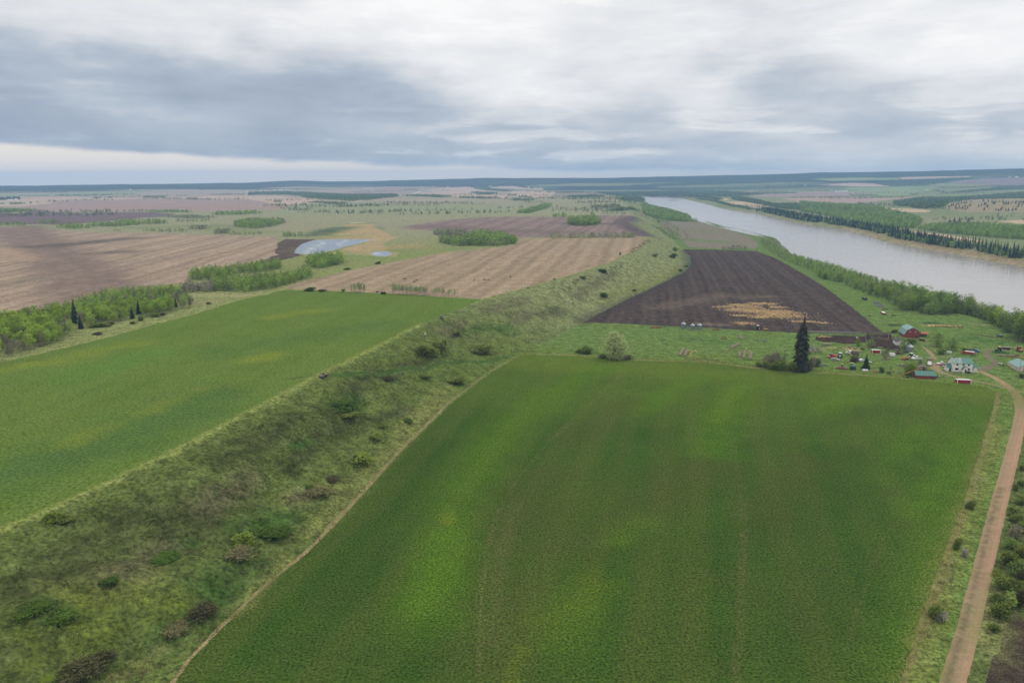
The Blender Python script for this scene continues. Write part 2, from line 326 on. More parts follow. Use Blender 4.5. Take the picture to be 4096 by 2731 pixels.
# lower green field: bright streaks, olive patches, tram lines
BR, YG, OL, DK, TR = (.078, .155, .012), (.125, .165, .016), (.066, .076, .020), (.032, .058, .013), (.135, .125, .048)
stroke(BR, .45, 12, [(1740, 2480), (1760, 2380), (1790, 2200), (1850, 1960), (1960, 1780), (2110, 1640), (2280, 1530), (2420, 1470)])
stroke(BR, .6, 7, [(1700, 2420), (1800, 2150)])
stroke(YG, .6, 3.5, [(1795, 2090), (1790, 2060)])
stroke(YG, .4, 5, [(2860, 1680), (2910, 1600), (2960, 1540)]); stroke(BR, .45, 11, [(2840, 1800), (2900, 1660), (2980, 1520)])
stroke(BR, .5, 8, [(2560, 1640), (2700, 1560), (2800, 1510)]); stroke(BR, .45, 10, [(3300, 1640), (3400, 1570)])
stroke(BR, .4, 9, [(3500, 1900), (3600, 1800), (3700, 1720)]); stroke(BR, .4, 7, [(3650, 2050), (3760, 1900), (3850, 1750)])
stroke(YG, .3, 7, [(2200, 2480), (2320, 2400), (2380, 2330)]); stroke(BR, .28, 9, [(2230, 2560), (2330, 2440)])
stroke(YG, .4, 3, [(2050, 2731), (2080, 2600)]); stroke(BR, .5, 6, [(2450, 2160), (2560, 2080)])
stroke(OL, .45, 13, [(1960, 2600), (2010, 2300), (2060, 2080), (2200, 1900)]); stroke(OL, .45, 12, [(2300, 1750), (2500, 1620)])
stroke(OL, .45, 16, [(2350, 2150), (2600, 1980), (2800, 1880)]); stroke(OL, .2, 14, [(2650, 2600), (2750, 2300), (3100, 2400)])
stroke(OL, .5, 10, [(3040, 2050), (3250, 1850)]); stroke(DK, 0.42, 12, [(1350, 2400), (1560, 2050), (1750, 1780)]); stroke(DK, 0.36, 16, [(3000, 2200), (3250, 2000), (3500, 1850)])
stroke(DK, 0.30, 16, [(3100, 2600), (3400, 2300)]); stroke(DK, 0.30, 12, [(1300, 2600), (1700, 2600)]); stroke(DK, 0.30, 10, [(3250, 1720), (3450, 1640), (3600, 1640)])
stroke(TR, .42, .9, [(1920, 2731), (1918, 2560), (1928, 2350), (1948, 2200), (1990, 2050), (2080, 1900), (2200, 1760), (2330, 1650), (2480, 1500)])
stroke(TR, .2, 4.0, [(1980, 2560), (1990, 2350), (2010, 2180), (2060, 2000)])
stroke(TR, .32, .7, [(2935, 2731), (2960, 2300), (2965, 2000), (2940, 1750)]); stroke(TR, .3, .7, [(2958, 2731), (2980, 2300), (2985, 2000)])
stroke(TR, .25, .8, [(3380, 2600), (3480, 2300), (3560, 2100)])
# upper green field
U2, UY = (.085, .185, .028), (.165, .205, .028)
stroke(UY, .9, 7, [(260, 1780), (400, 1720), (450, 1700)]); stroke(UY, .85, 6, [(590, 1650), (700, 1600), (800, 1560)]); stroke(UY, .9, 8, [(1010, 1440), (1090, 1420)])
stroke(UY, .7, 9, [(1080, 1270), (1200, 1250), (1300, 1240)]); stroke(UY, .65, 10, [(200, 1450), (400, 1400), (560, 1370)]); stroke(UY, .8, 6, [(20, 1480), (120, 1455)])
stroke(U2, .5, 16, [(300, 1500), (600, 1420)]); stroke((.05, .105, .03), .6, 22, [(0, 1900), (400, 1800), (800, 1600)]); stroke((.05, .11, .03), .4, 20, [(900, 1400), (1500, 1300)])
stroke((.13, .135, .055), .55, 2.0, [(760, 1560), (1100, 1520), (1287, 1510)])
# benches edge of the upper field
stroke((.21, .24, .07), .75, 3.0, [(0, 2122), (300, 1992), (700, 1802), (1000, 1642), (1290, 1492), (1500, 1389), (1690, 1292)])
# left brown field: harrowed bands
B1, B2 = (.175, .130, .108), (.090, .072, .063)
stroke(B1, 1.0, 30, [(110, 905), (330, 1060), (560, 1200)]); stroke(B1, .95, 26, [(10, 910), (120, 1000), (260, 1130), (330, 1240)])
stroke(B2, .9, 34, [(60, 988), (180, 985), (300, 975), (420, 962), (540, 955)]); stroke(B2, .8, 26, [(400, 1012), (490, 1008)])
stroke((.20, .165, .125), .7, 18, [(0, 1140), (100, 1125), (200, 1110)]); stroke((.23, .18, .145), .6, 24, [(550, 1050), (780, 1020)])
stroke((.45, .33, .21), .45, 26, [(560, 960), (700, 952)]); stroke((.43, .31, .2), .4, 20, [(0, 990), (120, 1040)])
# dark field
stroke((.20, .155, .115), .35, 10, [(2980, 1190), (3080, 1185)]); stroke((.16, .13, .105), .5, 14, [(2650, 1230), (2900, 1180)])
stroke((.05, .042, .042), .7, 10, [(2340, 1288), (2500, 1210), (2700, 1120), (2762, 1060), (2740, 1005)])
stroke((.05, .04, .04), .6, 6, [(2600, 1297), (3000, 1318), (3400, 1332)]); stroke((.055, .045, .045), .5, 9, [(2750, 1110), (2900, 1130), (3200, 1150)])
stroke((.24, .19, .14), .4, 5, [(2800, 1295), (2900, 1300)])
# grey young crop, green tinge
stroke((.10, .18, .05), .75, 22, [(2770, 960), (2850, 965), (2900, 970)]); stroke((.14, .17, .07), .5, 30, [(2720, 910), (2850, 930)])
# far plough
stroke((.13, .10, .09), .7, 55, [(1700, 905), (1950, 920), (2200, 930)]); stroke((.08, .065, .065), .95, 24, [(2530, 866), (2490, 893), (2545, 922), (2590, 942)]); stroke((.11, .09, .085), .8, 30, [(2250, 892), (2480, 897)])
# scarp: dark and brown low growth, pale grass
SB, SG, SP, SR, SM = (.050, .058, .020), (.036, .085, .016), (.155, .165, .052), (.10, .092, .05), (.090, .115, .018)
for p, w_ in (([(300, 2200), (520, 2080), (700, 2020)], 9), ([(900, 1850), (1050, 1760), (1180, 1660)], 8), ([(560, 2260), (800, 2100), (950, 1980)], 8), ([(60, 2350), (300, 2280)], 8),
              ([(1300, 1660), (1420, 1560), (1500, 1490)], 6), ([(1150, 1880), (1350, 1700), (1620, 1640)], 6), ([(100, 2600), (250, 2450)], 7), ([(1560, 1500), (1700, 1440)], 5)): stroke(SB, .85, w_, p)
for p, w_ in (([(700, 2190), (760, 2170)], 4), ([(200, 2460), (260, 2440)], 5), ([(1000, 2100), (1150, 2070)], 6), ([(850, 2330), (1050, 2280)], 6), ([(640, 2580), (900, 2400)], 5), ([(1330, 1620), (1420, 1610)], 5), ([(1180, 1790), (1250, 1770)], 4), ([(1800, 1310), (2040, 1320)], 6), ([(2160, 1260), (2240, 1250)], 6)): stroke(SG, .8, w_, p)
for p, w_ in (([(1250, 2130), (1500, 1880), (1750, 1600)], 5), ([(950, 2450), (1150, 2230)], 4), ([(1600, 1740), (1800, 1540)], 5), ([(480, 2700), (640, 2600)], 4), ([(1150, 2000), (1330, 1950)], 5), ([(2400, 1210), (2600, 1130), (2720, 1070)], 7), ([(300, 2380), (560, 2330)], 6)): stroke(SP, .6, w_, p)
for p, w_ in (([(820, 2030), (1000, 1900)], 5), ([(1180, 2000), (1240, 1960)], 4), ([(1940, 1240), (2100, 1200)], 7), ([(2060, 1290), (2250, 1240)], 8), ([(2300, 1180), (2460, 1090)], 7), ([(1750, 1330), (1850, 1290)], 6), ([(450, 2310), (650, 2200)], 5)): stroke(SR, .75, w_, p)
for p, w_ in (([(330, 2400), (600, 2400), (680, 2420)], 6), ([(150, 2520), (330, 2500)], 6), ([(100, 2660), (150, 2650)], 4), ([(260, 2580), (420, 2520)], 5)): stroke(SM, .7, w_, p)
stroke((.058, .11, .026), .85, 2.6, [(1290, 1505), (1400, 1498), (1600, 1478), (1800, 1452), (1960, 1444), (2050, 1420)])
stroke((.05, .06, .03), .7, 1.2, [(1560, 1462), (1700, 1462), (1850, 1440)]); stroke((.055, .065, .03), .75, 1.3, [(1765, 1278), (1800, 1300), (1850, 1330), (1920, 1365)])
stroke((.05, .06, .03), .6, 1.0, [(2010, 1215), (2100, 1250), (2250, 1282)]); stroke((.05, .075, .03), .6, 1.0, [(1960, 1388), (2060, 1398), (2140, 1402)])
# marsh and pasture tints
stroke((.10, .17, .045), .9, 30, [(1265, 940), (1330, 922), (1385, 908)]); stroke((.065, .085, .06), .9, 26, [(1270, 940), (1320, 922), (1370, 912)]); stroke((.12, .20, .05), .7, 26, [(1330, 945), (1380, 945)]); stroke((.12, .19, .05), .8, 16, [(1390, 897), (1480, 893)])
stroke((.10, .16, .05), .8, 6, [(1510, 905), (1530, 918)]); stroke((.15, .20, .07), .6, 40, [(1600, 1000), (1700, 985), (1800, 995)]); stroke((.34, .25, .13), .6, 35, [(1560, 990), (1660, 985)])
stroke((.14, .21, .06), .5, 30, [(1250, 1000), (1500, 1030), (1560, 1020)]); stroke((.30, .27, .16), .5, 40, [(1300, 873), (1400, 872)]); stroke((.12, .15, .08), .5, 40, [(820, 900), (1000, 905)]); stroke((.14, .19, .07), .6, 50, [(560, 910), (800, 905), (1000, 930)])
stroke((.30, .29, .14), .7, 12, [(780, 1180), (900, 1180), (1000, 1178)]); stroke((.26, .22, .13), .7, 8, [(800, 1210), (870, 1205)])
# farm: worn patches
stroke((.30, .25, .13), .7, 2.0, [(3290, 1400), (3340, 1392)]); stroke((.36, .28, .17), .85, 2.5, [(3365, 1400), (3430, 1400)]); stroke((.24, .2, .12), .5, 3, [(3540, 1435), (3570, 1430)])
stroke((.16, .17, .08), .5, 4, [(3490, 1480), (3560, 1490), (3640, 1470)]); stroke((.045, .11, .03), .6, 7, [(3830, 1360), (3900, 1350), (4000, 1375)]); stroke((.045, .11, .03), .5, 8, [(2750, 1355), (2900, 1370)])
stroke((.05, .07, .03), .6, .8, [(2630, 1363), (2700, 1356), (2780, 1350), (2950, 1343), (3080, 1341)])
stroke((.30, .24, .17), .55, 7, [(3820, 1480), (3860, 1470)]); stroke((.2, .17, .1), .4, 4, [(3700, 1365), (3800, 1440)])
stroke((.25, .21, .13), .6, 4, [(3890, 1295), (3950, 1300)]); stroke((.2, .22, .1), .5, 6, [(4000, 1400), (4080, 1390)])
stroke((.17, .18, .05), .6, 4.5, [(3660, 2731), (3720, 2500), (3800, 2250), (3880, 2030), (3950, 1830), (3990, 1700)]); stroke((.055, .06, .045), .6, 1.0, [(3790, 2731), (3880, 2400), (3945, 2160), (4000, 1950)])
stroke((.20, .20, .07), .6, 4, [(3930, 2560), (3960, 2480), (4000, 2300)]); stroke((.21, .23, .09), .5, 5, [(3960, 2600), (3990, 2400)])

# ------------------------------------------------------------------ ground materials
MAT = {}
def newmat(name, rough=.9):
    m_ = bpy.data.materials.new(name); m_.use_nodes = True; n = NT(m_.node_tree)
    b = n.n['Principled BSDF']; b.inputs['Roughness'].default_value = rough; b.inputs['Specular IOR Level'].default_value = 0.0
    MAT[name] = m_
    return m_, n, b
def gmat(name, a, b_, c_, stripe=None, fine=1.0, mid=14.0, big=70.0, bump=.35, bscale=1.0, contrast=1.0, rough=.95, speck=None, sheen=0.0, coarse=.3):
    m_, n, b = newmat(name, rough)
    P = n.node('ShaderNodeNewGeometry').outputs['Position']
    f1 = n.noise(P, 1.0 / big, 4, .6, .8); f2 = n.noise(P, 1.0 / mid, 5, .65, .6); f3 = n.noise(P, 1.0 / fine, 4, .7)
    t = n.rng(n.math('ADD', n.math('MULTIPLY', f1, .6), n.math('MULTIPLY', f2, .4)), .36, .64, 0, 1)
    col = n.mix(t, a, b_)
    col = n.mix(n.rng(f2, .52, .72, 0, .75), col, c_)
    if stripe:
        (dx, dy), per, amt, scol = stripe
        L = math.hypot(dx, dy)
        s_ = n.vmath('DOT_PRODUCT', P, (-dy / L, dx / L, 0.0)); al = n.vmath('DOT_PRODUCT', P, (dx / L, dy / L, 0.0))
        wob = n.noise(n.comb(n.math('MULTIPLY', s_, .02), n.math('MULTIPLY', al, .006), 0), 1.0, 3)
        ph = n.math('ADD', n.math('MULTIPLY', s_, 6.2832 / per), n.math('MULTIPLY', wob, 7.0))
        sn = n.math('SINE', ph)
        sn2 = n.math('SINE', n.math('MULTIPLY', ph, .37))
        lane = n.noise(n.comb(n.math('MULTIPLY', s_, 2.2 / per), n.math('MULTIPLY', al, .012), 5), 1.0, 4, .7)
        k = n.math('MULTIPLY', n.rng(n.math('ADD', n.math('ADD', sn, sn2), n.math('MULTIPLY', n.math('SUBTRACT', lane, .5), 5.0)), -1.6, 1.8), amt)
        col = n.mix(k, col, scol)
    at_ = n.node('ShaderNodeAttribute', attribute_name='paint')
    fa = n.math('MULTIPLY', at_.outputs['Alpha'], n.rng(n.math('ADD', n.math('MULTIPLY', f2, .6), n.math('MULTIPLY', f3, .4)), .3, .56, .5, 1.0), clamp=True)
    col = n.mix(fa, col, at_.outputs['Color'])
    v = n.rng(f3, .36, .64, 1 - .55 * contrast, 1 + .55 * contrast)
    v2 = n.rng(n.noise(P, 1.0 / (fine * 4.3), 4, .65), .36, .64, 1 - coarse * contrast, 1 + coarse * contrast)
    v = n.math('MULTIPLY', v, v2)
    col = n.mix(1.0, col, n.comb(v, v, v), 'MULTIPLY')
    if speck:
        sc, th, colr = speck
        col = n.mix(n.rng(n.noise(P, sc, 2, .6), th, th + .08), col, colr)
    n.l.new(col, b.inputs['Base Color'])
    if sheen: b.inputs['Sheen Weight'].default_value = sheen; b.inputs['Sheen Roughness'].default_value = .6; n.l.new(col, b.inputs['Sheen Tint'])
    if bump:
        bn = n.node('ShaderNodeBump'); bn.inputs['Strength'].default_value = bump; bn.inputs['Distance'].default_value = .6 * bscale
        n.l.new(n.noise(P, 1.0 / (fine * 1.3), 4, .65), bn.inputs['Height']); n.l.new(bn.outputs[0], b.inputs['Normal'])
    return m_
def dirpx(a, b_):
    q = at_many([a, b_]); v = q[1, :2] - q[0, :2]; return (float(v[0]), float(v[1]))
gmat('crop_low', (.035, .074, .011), (.050, .096, .014), (.050, .068, .017), fine=.75, mid=11, big=45, bump=.5, contrast=1.1, coarse=.07, stripe=(dirpx((1930, 2400), (2300, 1680)), 15, .75, (.066, .096, .019)))
gmat('crop_up', (.088, .140, .026), (.110, .166, .031), (.100, .128, .036), fine=1.1, mid=16, big=60, bump=.35, contrast=.85, coarse=.07, stripe=(dirpx((200, 1800), (1200, 1300)), 18, .55, (.112, .170, .040)))
gmat('dark', (.046, .035, .032), (.062, .047, .042), (.095, .073, .060), stripe=(dirpx((3060, 1180), (2900, 1010)), 9, .5, (.105, .082, .070)), fine=1.4, mid=9, big=45, bump=.7, contrast=1.0, speck=(.9, .66, (.22, .17, .13)))
gmat('greyfield', (.17, .15, .115), (.19, .17, .12), (.15, .155, .09), stripe=(dirpx((2750, 985), (2700, 900)), 14, .3, (.22, .19, .15)), fine=2.5, mid=30, big=90, bump=.2, contrast=.5)
gmat('stubble', (.325, .252, .172), (.295, .23, .152), (.355, .28, .19), stripe=(dirpx((1900, 1180), (2210, 965)), 17, .8, (.215, .165, .11)), fine=2.0, mid=12, big=80, bump=.3, contrast=.5)
gmat('brownfield', (.345, .268, .198), (.32, .247, .182), (.38, .295, .205), stripe=(dirpx((0, 1180), (900, 960)), 21, .85, (.22, .168, .125)), fine=2.4, mid=18, big=110, bump=.3, contrast=.5)
gmat('plow_far', (.22, .165, .145), (.25, .19, .16), (.30, .23, .19), stripe=(dirpx((2150, 945), (2300, 875)), 18, .7, (.14, .105, .098)), fine=3, mid=30, big=120, bump=.2, contrast=.5)
gmat('purple', (.125, .09, .10), (.15, .11, .115), (.18, .14, .13), stripe=((1, .12), 30, .4, (.19, .15, .14)), fine=5, mid=50, big=260, bump=0, contrast=.4)
gmat('purplefar', (.20, .155, .165), (.23, .18, .18), (.26, .20, .19), fine=8, mid=80, big=400, bump=0, contrast=.4)
gmat('pinkfield', (.27, .20, .18), (.30, .225, .195), (.235, .18, .165), stripe=((1, .2), 34, .4, (.36, .27, .225)), fine=5, mid=60, big=260, bump=0, contrast=.4)
gmat('pinklight', (.40, .30, .24), (.43, .32, .25), (.36, .28, .22), stripe=((1, .1), 40, .3, (.47, .37, .29)), fine=6, mid=60, big=260, bump=0, contrast=.4)
gmat('pinkstripe', (.40, .29, .235), (.43, .315, .25), (.36, .27, .22), stripe=(dirpx((3130, 800), (3500, 812)), 52, .9, (.26, .195, .175)), fine=6, mid=60, big=260, bump=0, contrast=.3)
gmat('beigefar', (.42, .34, .26), (.38, .30, .235), (.34, .27, .21), fine=6, mid=60, big=260, bump=0, contrast=.4)
gmat('tan', (.44, .33, .22), (.40, .31, .21), (.34, .29, .18), stripe=(dirpx((2880, 815), (3060, 822)), 34, .4, (.52, .42, .30)), fine=4, mid=40, big=150, bump=0, contrast=.4)
gmat('tanhill', (.30, .245, .15), (.26, .22, .13), (.34, .27, .165), fine=4, mid=40, big=130, bump=0, contrast=.5)
gmat('palegreen', (.20, .26, .12), (.23, .28, .13), (.27, .27, .15), fine=5, mid=50, big=220, bump=0, contrast=.4)
gmat('reed', (.36, .275, .15), (.31, .25, .14), (.25, .235, .12), fine=2.5, mid=35, big=110, bump=.3, contrast=.5)
gmat('mud', (.10, .075, .06), (.085, .065, .055), (.16, .12, .09), fine=2, mid=22, big=60, bump=.3, contrast=.6, rough=.7)
gmat('corral', (.042, .030, .026), (.058, .041, .034), (.11, .07, .048), fine=.9, mid=6, big=22, bump=.6, contrast=.9, rough=.8)
gmat('burnt', (.052, .042, .033), (.075, .06, .042), (.085, .082, .035), fine=.5, mid=4, big=14, bump=.9, contrast=1.0)
gmat('road', (.37, .242, .155), (.345, .225, .145), (.40, .265, .175), fine=.5, mid=5, big=24, bump=.25, contrast=.25, stripe=(dirpx((3860, 2560), (4000, 2000)), 1.75, .6, (.27, .195, .145)))
gmat('track', (.30, .225, .15), (.27, .20, .135), (.22, .20, .10), fine=.5, mid=4, big=14, bump=.3, contrast=.4)
gmat('mudtrack', (.15, .125, .095), (.19, .16, .115), (.13, .15, .06), fine=.6, mid=4, big=14, bump=.3, contrast=.5)
gmat('roadfar', (.62, .58, .50), (.6, .55, .47), (.6, .55, .47), fine=4, mid=30, big=80, bump=0, contrast=.2)
gmat('grasstrack', (.050, .092, .022), (.060, .080, .026), (.085, .10, .035), fine=.7, mid=5, big=20, bump=.4, contrast=.6)
gmat('drygrass', (.32, .255, .135), (.26, .21, .105), (.19, .18, .07), fine=.5, mid=4, big=16, bump=.8, contrast=.8)
gmat('grassland', (.16, .19, .075), (.13, .16, .06), (.20, .20, .09), fine=1.3, mid=7, big=40, bump=.8, contrast=1.0)
# water
m_, n, b = newmat('water', .12)
P = n.node('ShaderNodeNewGeometry').outputs['Position']
b.inputs['Base Color'].default_value = (.31, .285, .26, 1); b.inputs['Specular IOR Level'].default_value = .5; b.inputs['IOR'].default_value = 1.33
wv = n.vmath('MULTIPLY', P, (.5, 1.0, 1.0))
q_ = n.noise(wv, .05, 4, .6, 1.2)
n.l.new(n.rng(q_, .35, .65, .13, .20), b.inputs['Roughness'])
bn = n.node('ShaderNodeBump'); bn.inputs['Strength'].default_value = .10; bn.inputs['Distance'].default_value = .3
n.l.new(n.noise(wv, .8, 5, .65, .5), bn.inputs['Height']); n.l.new(bn.outputs[0], b.inputs['Normal'])
m_, n, b = newmat('pond', .2)
P = n.node('ShaderNodeNewGeometry').outputs['Position']
b.inputs['Specular IOR Level'].default_value = .5; b.inputs['IOR'].default_value = 1.33
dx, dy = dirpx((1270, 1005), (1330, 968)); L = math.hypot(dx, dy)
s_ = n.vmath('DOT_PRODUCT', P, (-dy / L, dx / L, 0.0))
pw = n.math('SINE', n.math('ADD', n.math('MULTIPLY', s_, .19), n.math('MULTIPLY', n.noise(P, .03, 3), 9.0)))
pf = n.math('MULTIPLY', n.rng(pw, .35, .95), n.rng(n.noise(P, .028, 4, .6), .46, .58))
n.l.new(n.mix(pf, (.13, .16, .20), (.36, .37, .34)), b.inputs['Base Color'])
bn = n.node('ShaderNodeBump'); bn.inputs['Strength'].default_value = .3; bn.inputs['Distance'].default_value = .3
n.l.new(n.noise(P, .8, 4, .6), bn.inputs['Height']); n.l.new(bn.outputs[0], b.inputs['Normal'])

# ------------------------------------------------------------------ the land: one sheet, cut along the field edges
def build_land():
    polys = []
    for name, mat, pts, jit in REG:
        q = ribbon(pts[1], pts[2]) if isinstance(pts, tuple) else at_many(pts)[:, :2]
        out = []
        for a, b in zip(q, np.roll(q, -1, 0)):
            L = np.linalg.norm(b - a); d = np.linalg.norm((a + b) / 2)
            k = int(np.clip(L / (0.9 + .006 * d), 1, 90))
            nrm = np.array([-(b - a)[1], (b - a)[0]]) / max(L, 1e-6)
            for j in range(k):
                off = 0 if j == 0 else rng.normal() * min(.35 * jit * (.6 + .0016 * d), .22 * L / k + .15)
                out.append(a + (b - a) * j / k + nrm * off)
        polys.append(np.array(out))
    ds = np.concatenate([np.geomspace(70, 900, 250)[:-1], np.geomspace(900, 13000, 170)])
    azs = np.concatenate([np.linspace(-62, -40, 40)[:-1], np.linspace(-40, 40, 400), np.linspace(40, 62, 40)[1:]])
    A, D = np.meshgrid(R(1) * azs, ds)
    A = A + rng.normal(size=A.shape) * .0008; D = D * (1 + rng.normal(size=D.shape) * .0022)
    pts = np.stack([np.sin(A) * D, np.cos(A) * D], -1).reshape(-1, 2)
    near = np.stack([np.sin(R(1) * azs) * 30, np.cos(R(1) * azs) * 30 - 80], -1)
    pts = np.vstack([pts, near, RIVER])
    edges = []; base = len(pts); add = []
    for p in polys:
        k = len(p); add.append(p)
        edges += [(base + i, base + (i + 1) % k) for i in range(k)]; base += k
    pts = np.vstack([pts] + add)
    v, e, f, _, _, _ = geometry.delaunay_2d_cdt([Vector(p) for p in pts.tolist()], edges, [], 0, 1e-4)
    V = np.array([(a[0], a[1]) for a in v]); F = np.array([list(x) for x in f])
    z = height(V); C = V[F].mean(1)
    reg = np.full(len(F), -1)
    for i in range(len(polys) - 1, -1, -1):
        mn, mx = polys[i].min(0), polys[i].max(0)
        c = np.nonzero(((C >= mn) & (C <= mx)).all(1))[0]
        reg[c[inside(C[c], polys[i])]] = i
    d = np.hypot(V[:, 0], V[:, 1]); a = np.arctan2(V[:, 0], V[:, 1])
    up = inside(V, UPPER); sl = inside(V, SLOPE) & ~up; far = _side(V) > 0
    db = pdist(V, np.vstack([RIVER, RIVER[:1]]))
    def mixc(c, col, k): return c * (1 - k[:, None]) + np.array(col)[None] * k[:, None]
    n1 = .5 + .5 * rough(V[:, 0], V[:, 1], .0021); n2 = .5 + .5 * rough(V[:, 0] + 900, V[:, 1], .0057)
    g = np.tile(np.array([.108, .172, .044]), (len(V), 1))                       # river terrace: fresh green
    g = mixc(g, (.086, .118, .029), 1.0 * sl)                                    # scarp
    g = mixc(g, (.185, .205, .095), sl * sm(450, 700, d))
    g = mixc(g, (.20, .225, .085), up * 1.0)
    g = mixc(g, (.25, .265, .15), up * sm(900, 1700, d)); g = mixc(g, (.27, .24, .165), up * .7 * n1 * sm(900, 1700, d))
    g = mixc(g, (.36, .275, .225), up * sm(2600, 4200, d) * (.35 + .65 * n2))
    g = mixc(g, (.19, .23, .105), far * 1.0); g = mixc(g, (.27, .25, .15), far * .8 * n1); g = mixc(g, (.13, .18, .075), far * .6 * n2)
    fo = np.where(a < .10, sm(6900, 7500, d), sm(6100, 7500, d))
    fo = np.maximum(fo, sm(4300, 5400, d) * sm(.0, .08, a) * sm(.30, .20, a))
    fo = np.clip(fo - 1.2 * (sm(.62, .70, .5 + .5 * rough(V[:, 0] * .55, V[:, 1] * 1.6, .0031)) * sm(8300, 7200, d)), 0, 1)
    g = mixc(g, (.020, .030, .026), fo)
    g = mixc(g, (.27, .20, .115), sm(40, 12, db) * far * sm(2500, 1500, d) + .0 * d); g = mixc(g, (.33, .27, .2), sm(10, 3, db) * far)
    g = mixc(g, (.16, .18, .06), sm(40, 10, db) * ~far)
    rd = inside(V, np.vstack([at_many([(3800, 2731), (3955, 2180), (4072, 1720), (4085, 1640)])[:, :2], [[600, 360], [300, -40]]]))
    g = mixc(g, (.085, .112, .034), rd * 1.0)
    pc = np.zeros((len(V), 4)); gp = np.concatenate([g, np.ones((len(V), 1))], 1)
    for col, al, w_, pp, soft in PAINT:
        q = at_many(pp)[:, :2]; mn, mx = q.min(0) - w_ * 2, q.max(0) + w_ * 2
        c = np.nonzero(((V >= mn) & (V <= mx)).all(1))[0]
        if not len(c): continue
        dd = pdist(V[c], q) + w_ * .30 * rough(V[c, 0] + w_, V[c, 1], 1.9 / w_)
        k = al * (sm(w_ * 1.15, w_ * .15, dd) if w_ < 4.2 else sm(w_ * 1.75, 0, dd))
        old = pc[c, 3]; na = old + k * (1 - old)
        mixk = np.where(na > 1e-6, k / np.maximum(na, 1e-6), 0)[:, None]
        pc[c, :3] = pc[c, :3] * (1 - mixk) + np.array(col)[None] * mixk; pc[c, 3] = na
        gp[c, :3] = gp[c, :3] * (1 - k[:, None]) + np.array(col)[None] * k[:, None]
    for i in range(-1, len(REG)):
        fi = np.nonzero(reg == i)[0]
        if not len(fi): continue
        name, mat = ('ground', 'grassland') if i < 0 else REG[i][:2]
        idx, inv = np.unique(F[fi], return_inverse=True); inv = inv.reshape(-1, 3)
        zz_ = z[idx].copy()
        if mat == 'pond': zz_[:] = zz_.mean()
        me = bpy.data.meshes.new(name)
        me.vertices.add(len(idx)); me.vertices.foreach_set('co', np.column_stack([V[idx], zz_]).astype(np.float32).ravel())
        me.loops.add(len(fi) * 3); me.loops.foreach_set('vertex_index', inv.astype(np.int32).ravel())
        me.polygons.add(len(fi)); me.polygons.foreach_set('loop_start', np.arange(0, len(fi) * 3, 3, dtype=np.int32)); me.polygons.foreach_set('loop_total', np.full(len(fi), 3, np.int32))
        me.update(calc_edges=True); me.validate()
        me.polygons.foreach_set('use_smooth', np.ones(len(fi), bool))
        ca = me.color_attributes.new('paint', 'FLOAT_COLOR', 'POINT')
        ca.data.foreach_set('color', (gp if i < 0 else pc)[idx].astype(np.float32).ravel())
        me.materials.append(MAT[mat])
        o = bpy.data.objects.new(name, me); COL.objects.link(o); o['kind'] = 'structure'
build_land()
# the river
def build_river():
    P = RIVER; c = P - np.roll(P, 1, 0)
    nrm = np.stack([c[:, 1], -c[:, 0]], 1) + np.stack([np.roll(c, -1, 0)[:, 1], -np.roll(c, -1, 0)[:, 0]], 1)
    nrm /= np.linalg.norm(nrm, axis=1)[:, None] + 1e-9
    area = np.sum(P[:, 0] * np.roll(P[:, 1], -1) - np.roll(P[:, 0], -1) * P[:, 1])
    Q = P + nrm * 14 * (1 if area > 0 else -1)
    v, e, f, _, _, _ = geometry.delaunay_2d_cdt([Vector(p) for p in Q.tolist()], [], [list(range(len(Q))) if area > 0 else list(range(len(Q)))[::-1]], 1, 1e-3)
    me = bpy.data.meshes.new('river'); me.from_pydata([(p[0], p[1], ZW) for p in v], [], [list(x) for x in f]); me.materials.append(MAT['water'])
    if me.polygons[0].normal.z < 0: me.flip_normals()
    o = bpy.data.objects.new('river', me); COL.objects.link(o); o['kind'] = 'structure'
build_river()
